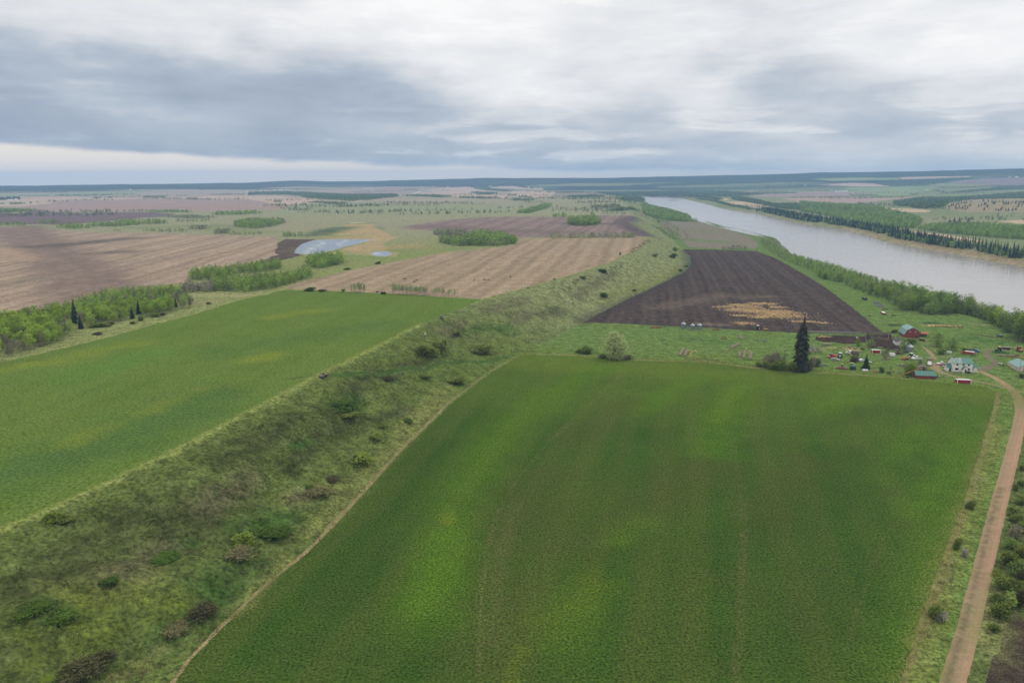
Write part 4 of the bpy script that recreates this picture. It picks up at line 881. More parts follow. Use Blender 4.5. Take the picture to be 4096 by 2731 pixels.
for a, w_, sp, h, g in (([(1635, 784), (1700, 786), (1784, 790)], 90, 12, 12, .1), ([(1840, 792), (1983, 794)], 80, 12, 11, .1), ([(1885, 773), (1927, 773)], 90, 13, 13, .1), ([(1930, 779), (1965, 775)], 90, 13, 13, .1), ([(223, 784), (446, 782)], 70, 16, 11, .2), ([(-100, 773), (268, 770)], 140, 22, 12, .2),
        ([(754, 797), (790, 797)], 50, 10, 11, .3), ([(1099, 809), (1125, 809)], 40, 9, 11, .1), ([(378, 851), (410, 851)], 24, 8, 9, .2), ([(578, 791), (660, 791)], 70, 12, 12, .2), ([(846, 781), (980, 779)], 50, 13, 10, .2), ([(700, 784), (756, 783)], 30, 13, 9, .2), ([(1608, 761), (1668, 759)], 60, 16, 12, .1), ([(1800, 749), (1960, 751)], 90, 18, 12, .1),
        ([(1912, 755), (2025, 767)], 90, 16, 12, .1), ([(2030, 782), (2070, 783)], 50, 12, 11, .1), ([(2080, 788), (2120, 790)], 50, 12, 11, .1), ([(1240, 810), (1370, 816)], 60, 13, 8, .5), ([(1165, 840), (1235, 842)], 40, 9, 9, .6), ([(1300, 815), (1370, 818)], 50, 10, 9, .4), ([(1440, 820), (1500, 822), (1555, 822)], 40, 12, 8, .3), ([(1360, 828), (1400, 826)], 40, 10, 10, .4),
        ([(0, 758), (280, 752)], 120, 26, 12, .1), ([(700, 752), (840, 746)], 60, 18, 12, .1), ([(790, 760), (960, 757)], 40, 16, 9, .1), ([(60, 818), (90, 815)], 40, 11, 10, .1), ([(1860, 868), (1872, 868)], 12, 6, 6, .2), ([(1905, 867), (1960, 867)], 8, 9, 5, .2)): line(a, w_, sp, h, grey=g)
line([(-100, 800), (0, 799), (82, 797)], 50, 8, 14, grey=0, needle=.95)
for x, y in ((217, 806), (193, 808), (149, 812), (125, 813), (439, 793), (390, 795), (545, 763), (1190, 760)): line([(x - 8, y), (x + 8, y)], 22, 9, 9, grey=.1)
# far shore
wood([(3200, 812), (3300, 818), (3420, 826), (3560, 848), (3640, 866), (3690, 888), (3660, 914), (3540, 912), (3400, 886), (3280, 858), (3200, 846)], 7.5, 12, grey=.12, needle=.03, det=1)
wood([(3663, 916), (3760, 904), (3900, 904), (4096, 916), (4300, 925), (4300, 965), (4050, 958), (3900, 945), (3760, 932)], 7, 11, grey=.1, needle=.06, det=1)
wood([(3575, 812), (3694, 794), (3783, 797), (3962, 785), (4096, 773), (4300, 768), (4300, 786), (3917, 797), (3798, 809), (3783, 830), (3694, 837), (3643, 832), (3580, 820)], 9, 12, grey=.12, needle=.02)
wood([(2920, 783), (2998, 798), (3102, 822), (3176, 820), (3400, 836), (3400, 852), (3206, 843), (3102, 829), (2998, 811), (2932, 800)], 9, 12, grey=.1)
wood([(3521, 737), (3620, 722), (3753, 714), (3890, 712), (3800, 728), (3700, 746), (3580, 747)], 19, 12, grey=.1)
wood([(3711, 762), (3790, 773), (3900, 763), (4000, 748), (4300, 742), (4300, 760), (4050, 760), (3900, 770), (3780, 774)], 15, 12, grey=.1)
wood([(2560, 783), (2700, 786), (2800, 790), (2900, 789), (3060, 778), (2900, 768), (2700, 768), (2500, 770), (2400, 776)], 17, 13, grey=.05, needle=.2)
wood([(2700, 768), (2980, 762), (3250, 752), (3330, 742), (3200, 735), (2900, 745), (2600, 755)], 24, 13, grey=.05, needle=.06)
for a, w_, sp, h, g, nd in (([(2790, 796), (2860, 806), (2920, 822), (3010, 840)], 22, 7, 8, .15, 0), ([(2738, 785), (2830, 792), (2880, 800)], 40, 9, 11, .1, .3), ([(3096, 828), (3160, 838)], 16, 8, 9, .1, 0), ([(3020, 772), (3180, 774)], 60, 13, 11, .2, .1), ([(3400, 782), (3515, 783)], 40, 12, 10, .2, 0), ([(3090, 791), (3300, 790), (3420, 786)], 10, 12, 8, .3, 0),
        ([(3430, 818), (3500, 820)], 30, 8, 10, .5, .1), ([(3440, 728), (3530, 726)], 50, 15, 11, .2, 0), ([(3240, 733), (3400, 728)], 70, 18, 12, .1, 0), ([(3250, 745), (3396, 748)], 40, 14, 10, .2, 0), ([(3640, 780), (3670, 780)], 30, 11, 10, .2, 0), ([(3740, 751), (3900, 751)], 60, 14, 12, .3, 0), ([(3640, 759), (3700, 759)], 60, 14, 9, .6, 0), ([(3260, 702), (3420, 701)], 60, 20, 12, .1, 0),
        ([(4000, 705), (4096, 703)], 40, 16, 12, .1, .3), ([(3840, 735), (3950, 733)], 30, 16, 10, .1, 0), ([(3500, 715), (3600, 712)], 60, 20, 11, .1, 0), ([(3800, 910), (3870, 912)], 50, 8, 11, .1, 0)): line(a, w_, sp, h, grey=g, needle=nd)
# -- clumps and hedgerow trees scattered over the far plains
for lo_, hi_, a0, a1, n_ in ((2100, 6500, -40, 6, 34), (1900, 6200, 16, 39, 36), (2000, 5200, 4, 12, 14)):
    for _ in range(n_):
        d_ = lo_ * (hi_ / lo_) ** random.random(); a_ = R(random.uniform(a0, a1)); c_ = np.array([math.sin(a_), math.cos(a_)]) * d_; t_ = a_ + R(90 + random.uniform(-25, 25)); L_ = random.uniform(90, 420) * d_ / 3000; v_ = np.array([math.sin(t_), math.cos(t_)]) * L_ / 2
        nn_ = max(4, int(L_ / 6)); P_ = c_ + np.linspace(-1, 1, nn_)[:, None] * v_ + rng.normal(size=(nn_, 2)) * random.choice((6, 14, 26))
        P_ = P_[~inside(P_, RIVER) & (pdist(P_, FARB) > 20)]
        if len(P_): mass(random.choice(('leaf', 'leaf', 'grey')), P_, 10 * rng.uniform(.5, 1.2, len(P_)), 0)
# -- spruces of the far bank: the front ones singly, the rest of the belt behind them as a mass
SB_ = [(3015, 845), (3060, 853), (3110, 863), (3160, 874), (3200, 884), (3290, 899), (3367, 912), (3472, 934), (3589, 961), (3706, 988), (3822, 1002), (3940, 1026), (4096, 1052), (4300, 1090)]
SBW = at_many(SB_)[:, :2]
sb = ribbon(SB_, 80); sb[:, :] = sb
SP_ = scatter(sb, 5.2, 11); far_d = pdist(SP_, FARB)
SP_ = SP_[(far_d > 22) & ~inside(SP_, RIVER)]
pk = .5 + .5 * rough(SP_[:, 0], SP_[:, 1], .03); SP_ = SP_[(pk > .22) | ((rng.random(len(SP_)) < .4) & (pdist(SP_, FARB) > 28))]
SP_ = SP_[np.argsort(np.hypot(SP_[:, 0], SP_[:, 1]) + .8 * pdist(SP_, FARB))]
zs = height(SP_); nS = 0; rest = []
for p, z_ in zip(SP_, zs):
    f_ = random.random(); az_ = math.atan2(p[0], p[1])
    if az_ > R(38.5): continue
    if f_ < .36: mass('leaf', p[None], np.array([random.uniform(6, 12)]), 1); continue
    if nS < 240:
        nS += 1; s = random.uniform(.55, 1.4)
        plant('riverbank_spruce', 'bank_spruce', (p[0], p[1], z_), (s * random.uniform(.85, 1.05), s * random.uniform(.85, 1.05), s), 'dark spruce in the front ranks of the belt along the far river bank', 'spruce tree', 'spruces along the far river bank')
    else: rest.append(p)
mass('needle', np.array(rest).reshape(-1, 2), rng.uniform(10, 16, len(rest)), 1)
pine = cr(3396, 640, 3.36, [(1340, 640), (1375, 625), (1400, 620), (1430, 650), (1445, 610), (1480, 640), (1470, 605), (1525, 660), (1560, 630), (1590, 660), (1625, 625), (1640, 570), (1480, 575), (1510, 590), (1550, 590), (1575, 585), (1740, 630), (1780, 620), (1800, 570), (1820, 610), (1840, 600), (1870, 570), (1860, 640), (1815, 680), (1920, 580), (1940, 600),
    (1960, 590), (1920, 530), (1820, 520), (1790, 515), (1975, 680), (2010, 690), (2040, 680), (2065, 660), (2065, 580), (2080, 605), (2110, 600), (2140, 600), (2180, 595), (2140, 690), (2105, 690), (2200, 670), (2190, 690), (2240, 680), (2240, 590), (2270, 640), (2290, 600), (2320, 620), (2340, 590), (2105, 505), (1900, 495)])
for q in at_many(pine): plant('hillside_pine', 'pine', q, random.uniform(.75, 1.2), 'dark conifer dotted over the tan grassy hillside across the river', 'conifer', 'conifers on the tan hillside')
flat_ = cr(3396, 640, 3.36, [(395, 605), (430, 605), (470, 606), (500, 604), (530, 606), (570, 606), (600, 604)])
for q in at_many(flat_): plant('meadow_conifer', 'pine', q, random.uniform(.9, 1.3), 'dark conifer in the row before the big wood across the river', 'conifer', 'conifers in a row before the far wood')
for x, y, lab in ((1350, 845, 'dark conifer on the far flat, at one end of a loose group of four'), (1412, 845, 'smallest conifer of the loose group of four on the far flat'), (1478, 838, 'broadest conifer of the loose group of four on the far flat'), (1600, 846, 'conifer set apart from the other three on the far flat'),
                  (640, 742, 'shorter of two conifers standing out of the pale wood across the river'), (672, 746, 'tall pointed conifer standing out of the pale wood across the river')):
    (q,) = at_many(cr(3396, 640, 3.36, [(x, y)])); plant('meadow_conifer', 'pine', q, random.uniform(1.1, 1.4), lab, 'conifer')
# -- trees of the near river bank
RB = np.vstack([at_many([(3160, 1052), (3200, 1068), (3293, 1116), (3371, 1135), (3453, 1172), (3535, 1199), (3616, 1241), (3655, 1250), (3725, 1258), (3785, 1260), (3874, 1262), (3918, 1272), (3953, 1292), (3992, 1308), (4021, 1330), (4051, 1352), (4096, 1370), (4230, 1430)])[:, :2], (NEARB[1:9] * .985)])
PR = scatter(RB, 7.0, 21); PR = PR[pdist(PR, NEARB) > 5]
edge_d = pdist(PR, at_many([(3160, 1052), (3293, 1116), (3371, 1135), (3535, 1199), (3655, 1250), (3785, 1260), (3918, 1272), (4051, 1352), (4230, 1430)])[:, :2])
PR = PR[np.argsort(np.hypot(PR[:, 0], PR[:, 1]) * .25 + edge_d)]
zr_ = height(PR); nR = 0; rest = []
for p, z_ in zip(PR, zr_):
    if math.atan2(p[0], p[1]) > R(39): continue
    d = math.hypot(*p); sz = np.interp(d, [520, 800, 1000], [1.8, 1.2, .62]) * random.uniform(.5, 1.35) * (.75 + .5 * (.5 + .5 * rough(p[:1], p[1:2], .05)[0]))
    if nR < 290:
        nR += 1; kk = random.choice(('poplar', 'poplar', 'poplar', 'aspen', 'yard_olive', 'aspen_bare')); sz *= {'yard_olive': 1.25, 'aspen_bare': .9}.get(kk, 1); plant('riverside_poplar', kk, (p[0], p[1], z_), (sz, sz, sz * random.uniform(.85, 1.05)), 'tree in the dense mixed belt along the near river bank', 'tree', 'trees in the belt along the near river bank')
    else: rest.append((p, 10 * sz))
if rest: mass('leaf', np.array([r_[0] for r_ in rest]), np.array([r_[1] for r_ in rest]), 2)
# -- the thin row between the stubble and the upper green field
row = [(x, 1172 + (x - 940) * .0 + random.uniform(-3, 3)) for x in ()]
for lo, hi, n_, y0, y1, lab, grp in ((940, 1090, 11, 1150, 1162, 'thin pale aspen in the first clump beside the stubble field', 'first clump of the thin tree row'), (1335, 1670, 30, 1168, 1185, 'thin pale aspen in the long middle clump beside the stubble field', 'long middle clump of the thin tree row'), (1720, 1955, 17, 1180, 1198, 'thin pale aspen in the last clump beside the stubble field', 'last clump of the thin tree row')):
    for i in range(n_):
        cx = lo + (hi - lo) * (i + random.uniform(.2, .8)) / n_; cy = y0 + (y1 - y0) * (cx - lo) / (hi - lo) + random.uniform(-10, 3)
        (q,) = at_many(cr(1000, 680, 2.352, [(cx, cy)])); hp = random.uniform(34, 46) if lo < 1700 else random.uniform(24, 36)
        plant('row_aspen', 'row', q, hp * mpp(q) / 10 * 1.03, lab, 'tree', grp)
for cx, cy, w_, h_, key, lab in ((560, 1138, 64, 18, 'bush_green', 'dark green bush at the stubble corner, start of the thin tree row'), (680, 1140, 55, 9, 'bush_brown', 'low brown brush trailing from the stubble corner bush'), (1255, 1166, 36, 15, 'bush_green', 'dark bush between two clumps of the thin tree row'), (880, 1145, 20, 16, 'bush_poplar', 'small pale bush before the first clump of thin aspens'), (1205, 885, 30, 15, 'bush_green', 'lone round bush at the stubble edge near the small pond'), (910, 938, 42, 9, 'bush_green', 'low bush at the stubble edge beyond the second tree belt')):
    (q,) = at_many(cr(1000, 680, 2.352, [(cx, cy)])); s = mpp(q); plant('shrub', key, q, (w_ * s, w_ * s * .6, h_ * s), lab, 'bush')
# ---- merge the masses, one object for each sort
def mass_mesh():
    def tmpl(n, lsz, r_, base):
        P, cs = crown_points(n, 1.0, r_, base, 7); V, F = blades(P, rng.uniform(.7, 1.3, n) * lsz, aspect=.8, k=3); return V.reshape(-1, 3, 3)
    T = {('leaf', 2): [tmpl(200, .095, .34, .12) for _ in range(4)], ('leaf', 1): [tmpl(85, .15, .36, .08) for _ in range(4)], ('leaf', 0): [tmpl(30, .25, .36, .08) for _ in range(4)]}
    for d in (0, 1, 2): T[('grey', d)] = T[('leaf', d)]
    T[('far', 0)] = T[('leaf', 0)]
    T0 = []
    for _ in range(4):
        Vs = []
        for i in range(7):
            t = (i + .4) / 7; r_ = .19 * (1 - t) ** .8 + .02
            for j in range(5):
                a = 6.28 * (j + rng.random()) / 5; b0 = .55; L = r_ * rng.uniform(.7, 1.2)
                Vs.append([(0, 0, t + .15), (L * math.cos(a - b0), L * math.sin(a - b0), t - .04), (L * math.cos(a + b0), L * math.sin(a + b0), t - .04)])
        T0.append(np.array(Vs))
    for d in (0, 1, 2): T[('needle', d)] = T0
    for kind, mat, nm, lab in (('leaf', 'mass_leaf', 'woodland', 'green woods and tree belts in the middle distance'), ('far', 'far_leaf', 'distant_woodland', 'far off green woods toward the horizon'), ('grey', 'mass_grey', 'bare_woodland', 'distant grey leafless woods among the green ones'), ('needle', 'mass_needle', 'conifer_woodland', 'distant dark conifer woods')):
        out = []; tin = []
        for P, h, det in MASS[kind]:
            z_ = height(P); n = len(P)
            for i in range(n):
                t = T[(kind, det)][random.randrange(4)]; a = random.uniform(0, 6.28); c, s = math.cos(a), math.sin(a); k = h[i]; wd = k * random.uniform(.85, 1.25)
                v = np.empty_like(t); v[..., 0] = (t[..., 0] * c - t[..., 1] * s) * wd + P[i, 0]; v[..., 1] = (t[..., 0] * s + t[..., 1] * c) * wd + P[i, 1]; v[..., 2] = t[..., 2] * k + z_[i] - .2
                out.append(v.reshape(-1, 3)); tin.append(np.full(len(t) * 3, random.random()))
        V = np.concatenate(out); o = put(nm, soup(nm, V, np.arange(len(V)).reshape(-1, 3), mat, np.concatenate(tin)))
        tag(o, lab, None, None, 'stuff')
mass_mesh()
# ------------------------------------------------------------------ bushes of the scarp, the verge and the yard
def bushes(rows, cat='bush', name='shrub'):
    for x, y, w_, h_, key, lab in rows:
        p = at(x, y); s = mpp(p); low = x < 2100 and y > 1450
        plant(name, key, p, (w_ * s * (1.15 if low else 1), w_ * s * (.95 if low else .75), h_ * s * (.78 if low else 1.02)), lab, cat)
bushes((
    (1702, 1421, 92, 62, 'bush_olive', 'tall dark bush below the small white box on the scarp'), (1762, 1406, 84, 66, 'bush_olive', 'tall dark bush merging with its neighbour on the scarp, farther up the slope'), (1740, 1424, 60, 50, 'bush_olive', 'dark bush in front of the two tall merged scarp bushes'),
    (1830, 1340, 46, 26, 'bush_olive', 'small dark bush beside the track at the top of the scarp'), (1932, 1411, 106, 46, 'bush_olive', 'wide dark bush alone at the foot of the scarp by the track'),
    (1824, 1524, 96, 38, 'bush_olive', 'spreading dark bush between the track and the dry fence line'), (1447, 1851, 112, 62, 'bush_bright', 'domed golden green bush low on the scarp'), (1386, 1636, 124, 46, 'bush_green', 'fresh green thicket in the middle of the scarp'),
    (1392, 1666, 86, 30, 'bush_olive', 'dark low bush just below the fresh green thicket'), (1523, 1707, 42, 24, 'bush_olive', 'small dark bush between the thicket and the dry fence line'), (1636, 1687, 44, 20, 'bush_green', 'small green bush close to the dry fence line'),
    (1508, 1753, 54, 30, 'bush_olive', 'small olive bush above the domed golden bush'), (1268, 1972, 124, 40, 'bush_dry', 'wide dry grey bush below a bare slope'), (1549, 1518, 58, 22, 'bush_brown', 'brown bush near the track crossing the scarp'),
    (1692, 1508, 62, 22, 'bush_olive', 'low dark bush under the track crossing the scarp'), (1330, 1920, 66, 26, 'bush_brown', 'brown bush above the wide dry grey bush'), (217, 2077, 88, 50, 'bush_bright', 'yellow green bush on the crest beside the upper field'),
    (262, 2080, 70, 26, 'bush_olive', 'dark bush leaning on the yellow green crest bush'), (970, 2182, 112, 92, 'bush_bright', 'tallest yellow green bush on the lower scarp'), (955, 2222, 124, 44, 'bush_dry', 'dry bush at the foot of the tallest yellow green bush'),
    (810, 2462, 118, 68, 'bush_dark', 'dark leafless bush standing alone near the dry fence line'), (232, 2486, 130, 52, 'bush_green', 'dark green low bush in the lowest part of the scarp'), (131, 2450, 124, 42, 'bush_green', 'dark green low bush next to the picture edge on the scarp'),
    (655, 2236, 124, 34, 'bush_green', 'flat green bush in the middle of the brown scarp'), (1101, 2134, 132, 54, 'bush_green', 'dark green bush uphill of the dry fence line'), (310, 2695, 190, 78, 'bush_dark', 'largest dark leafless thicket at the foot of the picture'),
    (405, 2652, 126, 62, 'bush_dark', 'dark leafless thicket beside the largest one'), (180, 2727, 66, 30, 'bush_bright', 'small yellow green bush by the largest leafless thicket'), (434, 2336, 74, 44, 'bush_green', 'green bush on the mossy part of the scarp'),
    (700, 2520, 120, 30, 'bush_dry', 'pale dry brush beside the lone leafless bush'), (1240, 1950, 40, 18, 'bush_green', 'tiny green bush above the wide dry grey bush'),
    (2410, 1090, 46, 22, 'bush_green', 'dark green bush high on the scarp below the stubble field'), (2480, 1020, 12, 12, 'bush_green', 'tiny round bush on the crest at the stubble corner'), (2690, 1032, 44, 22, 'bush_green', 'green bush low on the scarp near the plowed field'), (2620, 1026, 30, 16, 'bush_olive', 'olive bush midway up the scarp near the plowed field'),
    (2700, 1004, 28, 18, 'bush_poplar', 'pale bush by the far corner of the plowed field'), (2745, 1068, 24, 12, 'bush_olive', 'small bush at the curved edge of the plowed field'), (2722, 1086, 24, 14, 'bush_green', 'small green bush just above the curved edge of the plowed field'),
    (2415, 1186, 46, 20, 'bush_green', 'green low bush on the grassy slope left of the plowed field'.replace(' left of', ' before')), (2536, 1164, 20, 10, 'bush_green', 'little bush at the slope foot beside the plowed field'), (2330, 1112, 40, 14, 'bush_olive', 'dark scrub just under the stubble field crest'),
    (3884, 2034, 46, 46, 'bush_olive', 'rounded bush on the dry verge, farthest of three by the gravel road'), (3829, 2196, 38, 62, 'bush_olive', 'upright bush on the dry verge, middle of three by the gravel road'), (3740, 2472, 70, 86, 'bush_olive', 'tall bush on the dry verge, nearest of three by the gravel road'),
    (3858, 2226, 36, 44, 'bush_white', 'pale flowering bush behind the middle verge bush'), (3765, 2480, 60, 50, 'bush_white', 'whitish bush beside the nearest verge bush'), (4070, 2089, 64, 52, 'bush_olive', 'olive bush across the gravel road, above the grey leafless one'),
    (4032, 2259, 84, 82, 'bush_olive', 'broad olive bush at the roadside below the grey leafless one'), (4008, 2352, 92, 76, 'bush_olive', 'broad olive bush third up from the burnt ground'), (4003, 2463, 96, 100, 'bush_olive', 'largest olive bush across the road, next to the burnt ground'),
    (4082, 2421, 70, 76, 'bush_dark', 'dark leafless bush behind the largest roadside bush'), (4060, 2149, 66, 64, 'bush_bare', 'grey leafless bush across the gravel road'), (4088, 1945, 36, 42, 'bush_olive', 'small olive bush across the road, highest up the picture edge'), (4079, 2013, 50, 40, 'bush_olive', 'dark bush beside the road just above an olive one'),
    (3035, 1466, 34, 26, 'bush_olive', 'small bush at the end of the hedge by the tall spruce'), (3066, 1472, 44, 40, 'bush_olive', 'second bush along the hedge to the tall spruce'), (3096, 1477, 50, 50, 'bush_olive', 'yellowish bush in the middle of the hedge to the tall spruce'), (3126, 1481, 50, 52, 'bush_bright', 'yellow green bush in the hedge near the tall spruce'),
    (3152, 1484, 50, 46, 'bush_olive', 'dark bush in the hedge nearest the tall spruce'), (3176, 1486, 46, 54, 'bush_olive', 'leafy bush pressed against the tall spruce'), (3245, 1480, 56, 60, 'bush_bare', 'grey bush behind the foot of the tall spruce'), (3264, 1466, 44, 44, 'bush_poplar', 'pale bush on the farm side of the tall spruce'),
    (3105, 1462, 60, 68, 'bush_bare', 'grey leafless bush behind the hedge by the tall spruce'), (3075, 1460, 50, 50, 'bush_bare', 'grey leafless bush near the end of the hedge'), (2343, 1413, 62, 34, 'bush_poplar', 'low pale bush beside the big willow'), (2318, 1410, 36, 20, 'bush_olive', 'small olive bush beyond the low pale bush by the willow'), (2410, 1432, 40, 20, 'bush_dry', 'dry bush at the foot of the big willow'), (2510, 1436, 50, 22, 'bush_dry', 'grey brush on the far side of the willow'),
    (3418, 1447, 42, 30, 'bush_brown', 'brownish bush next to the white wrecks in the yard'), (3528, 1489, 30, 24, 'bush_green', 'green bush near the farm fence line beside the red pallets'), (3553, 1494, 22, 12, 'bush_olive', 'low olive bush beside the twisted little tree'), (3766, 1417, 42, 30, 'bush_bright', 'yellow bush in front of the white camper'),
    (3861, 1401, 40, 14, 'bush_bright', 'low yellowish bush behind the red grain truck'), (3579, 1330, 36, 14, 'bush_dark', 'dark brush by the far corner of the corral'), (3684, 1345, 20, 18, 'bush_green', 'dark green bush between barn and rusty lean-to'), (3872, 1492, 20, 11, 'bush_green', 'dark clipped bush beside the white porch'),
    (3552, 1402, 24, 18, 'bush_bright', 'small yellow green tree behind the red and white shelter'), (4088, 1510, 30, 24, 'bush_olive', 'dark bush under the tall pole near the beige building'), (3646, 1374, 44, 26, 'bush_poplar', 'pale bush between the barn and the lone grain bin'), (3450, 1398, 20, 8, 'bush_dry', 'dry weeds on the straw patch in the yard'), (3606, 1368, 30, 16, 'bush_bare', 'grey brush beside the old dark roofed shed')))
def trees(rows):
    for x, y, hp, key, hh, lab in rows:
        p = at(x, y); plant('yard_tree', key, p, hp * mpp(p) / hh * 1.03, lab, 'tree')
for i, (x, y, w_, h_, k_) in enumerate(((4090, 1880, 34, 30, 'bush_olive'), (4062, 1960, 30, 28, 'bush_poplar'), (4050, 2060, 50, 40, 'bush_olive'), (4092, 2130, 60, 56, 'bush_olive'), (4040, 2190, 60, 50, 'bush_poplar'), (4090, 2220, 70, 66, 'bush_olive'), (4075, 2300, 76, 70, 'bush_poplar'), (3990, 2300, 46, 36, 'bush_olive'), (4060, 2370, 80, 72, 'bush_olive'), (3985, 2410, 56, 44, 'bush_poplar'), (4050, 2430, 80, 70, 'bush_poplar'), (3975, 2520, 60, 40, 'bush_olive'), (4092, 2330, 60, 60, 'bush_dark'))):
    p = at(x, y); s = mpp(p); tag(plant('roadside_shrub', k_, p, (w_ * s, w_ * s * .8, h_ * s), 'fresh green shrub in the thicket filling the far side of the gravel road', 'bush'), None, None, 'thicket beyond the gravel road')
p = at(3201, 1483); plant('tall_spruce', 'tall_spruce', p, 213 * mpp(p) / 34 / .965, 'very tall dark spruce towering over the hedge at the farm', 'spruce tree')
p = at(2461, 1434); plant('willow_tree', 'willow', p, 106 * mpp(p) / 17 / .965, 'big pale budding willow standing alone at the edge of the lower field', 'willow')
p = at(3463, 1474); plant('yard_spruce', 'yard_spruce', p, 58 * mpp(p) / 9.5 / .965, 'small ragged spruce standing among the white wrecks in the yard', 'spruce tree')
trees(((3432, 1385, 30, 'yard_bright', 6, 'rounded bright green tree at the edge of the muddy corral'), (3483, 1386, 30, 'yard_olive', 7, 'dull green tree at the edge of the muddy corral'), (3540, 1438, 42, 'yard_bare', 7, 'sparse grey tree in front of the red and white shelter'), (3563, 1484, 24, 'yard_dark', 6, 'twisted dark little tree near the farm fence line'),
       (3642, 1501, 52, 'yard_bright', 6, 'bright green tree beside the auger and the long red shed'), (3678, 1470, 30, 'yard_bare', 7, 'bare brownish tree behind the old log shed'), (3748, 1386, 56, 'yard_olive', 7, 'big round budding tree beyond the lone grain bin'), (3806, 1402, 48, 'yard_olive', 7, 'broad dark green tree behind the white camper'),
       (3617, 1398, 46, 'yard_olive', 7, 'dense green tree against the old dark roofed shed'), (3134, 1462, 62, 'yard_dark', 6, 'thin dark leafless tree behind the hedge by the tall spruce'), (2322, 1284, 14, 'yard_dark', 6, 'tiny dark tree at the tip of the plowed field'), (3622, 1476, 26, 'yard_bare', 7, 'reddish bare sapling by the pickup trucks')))
for x, y, hp, lab in ((3634, 1500, 46, 'bright green tree standing close to the end of the auger'), (3655, 1496, 40, 'yellowish tree between the auger and the old log shed')):
    p = at(x, y); plant('yard_tree', 'yard_bright', p, hp * mpp(p) / 6, lab, 'tree')
leafmat('tussock', (.088, .120, .030), (.118, .138, .044), (.068, .110, .024), mass=True, tr=.1)
# ---- low growth nobody could count: scrub patches on the scarp, dry grass along the fence lines
RD_ = at_many([(3770, 2900)] + ROADW)[:, :2]
TK_ = at_many([(1290, 1505), (1400, 1497), (1600, 1478), (1800, 1454), (1960, 1444), (2085, 1416)])[:, :2]
def carpet(name, mat, strokes, dens, sz, hgt, lab, aspect=.8, upright=False, clump=0):
    Vs = []; Fs = []; T = []; k = 0
    for pts, w_ in strokes:
        q = at_many(pts)[:, :2]; L = np.linalg.norm(np.diff(q, axis=0), axis=1).sum(); n = int(max(L, w_) * w_ * dens) + 4
        seg = np.linalg.norm(np.diff(q, axis=0), axis=1); c = np.concatenate([[0], np.cumsum(seg)])
        nc = max(3, n // clump) if clump else n
        u = rng.random(nc) * c[-1]; P = np.stack([np.interp(u, c, q[:, 0]), np.interp(u, c, q[:, 1])], 1) + rng.normal(size=(nc, 2)) * w_ * .42
        tn = rng.random(nc)
        if clump:
            i_ = rng.integers(0, nc, n); P = P[i_] + rng.normal(size=(n, 2)) * np.array([.8, .8]); tn = tn[i_]
        keep = (pdist(P, RD_) > 3.4) & (pdist(P, TK_) > 1.6); P = P[keep]; tn = tn[keep] if clump else tn[:n][keep]; n = len(P)
        if n < 3: continue
        z_ = height(P) + rng.random(n) * hgt
        C = np.column_stack([P, z_])
        if upright: V, F = blades(C, sz * rng.uniform(.6, 1.5, n), aspect=aspect, axis=np.tile([[0, 0, 1.0]], (n, 1)) + rng.normal(size=(n, 3)) * .35, k=3)
        else: V, F = blades(C, sz * rng.uniform(.5, 1.4, n), aspect=aspect, k=3)
        Vs.append(V); Fs.append(F + k); T.append(np.repeat(tn, 3)); k += len(V)
    o = put(name, soup(name, np.concatenate(Vs), np.concatenate(Fs), mat, np.concatenate(T))); tag(o, lab, None, None, 'stuff')
SK = [([(x - w_ * .35, y), (x + w_ * .35, y)], w_ * .055) for x, y, w_ in ((1702, 1424, 92), (1762, 1412, 90), (1830, 1342, 50), (1932, 1414, 110), (1824, 1527, 110), (1447, 1855, 120), (1386, 1640, 140), (1400, 1670, 100), (1523, 1709, 60), (1508, 1756, 70), (1268, 1976, 130), (1549, 1520, 70), (1692, 1510, 70), (240, 2082, 120), (970, 2188, 130), (955, 2226, 130), (810, 2466, 130), (190, 2480, 240), (655, 2240, 130), (1101, 2138, 140), (340, 2690, 260), (434, 2340, 90), (700, 2524, 120), (4020, 2300, 120), (4010, 2400, 130), (4020, 2470, 120), (4070, 2100, 90), (4060, 2170, 90), (3100, 1478, 120), (3160, 1486, 120))]
carpet('scrub', 'brush_leaf', SK + [([(300, 2200), (520, 2080), (700, 2020)], 8), ([(900, 1850), (1050, 1760), (1180, 1660)], 7), ([(560, 2260), (800, 2100), (950, 1980)], 7), ([(60, 2350), (300, 2280)], 7), ([(1300, 1660), (1420, 1560), (1500, 1490)], 5), ([(1150, 1880), (1350, 1700), (1620, 1640)], 5), ([(100, 2600), (250, 2450)], 6), ([(1560, 1500), (1700, 1440)], 4),
    ([(700, 2190), (760, 2170)], 4), ([(1000, 2100), (1150, 2070)], 5), ([(850, 2330), (1050, 2280)], 4), ([(640, 2580), (900, 2400)], 4), ([(1330, 1620), (1420, 1610)], 5), ([(1180, 1790), (1250, 1770)], 4), ([(900, 1990), (1000, 1900), (1150, 1800)], 6), ([(1180, 1720), (1300, 1600)], 5), ([(420, 2360), (560, 2320)], 5), ([(0, 2480), (140, 2420)], 5), ([(1650, 1460), (1720, 1440)], 4), ([(1760, 1410), (1840, 1370)], 3),
    ([(2520, 1010), (2600, 960)], 6), ([(2420, 1095), (2500, 1050)], 6), ([(2610, 900), (2650, 925), (2700, 960)], 8), ([(2200, 1170), (2360, 1110)], 5)], 1.5, .6, 1.1, 'low dark scrub spread over the scarp', clump=22)
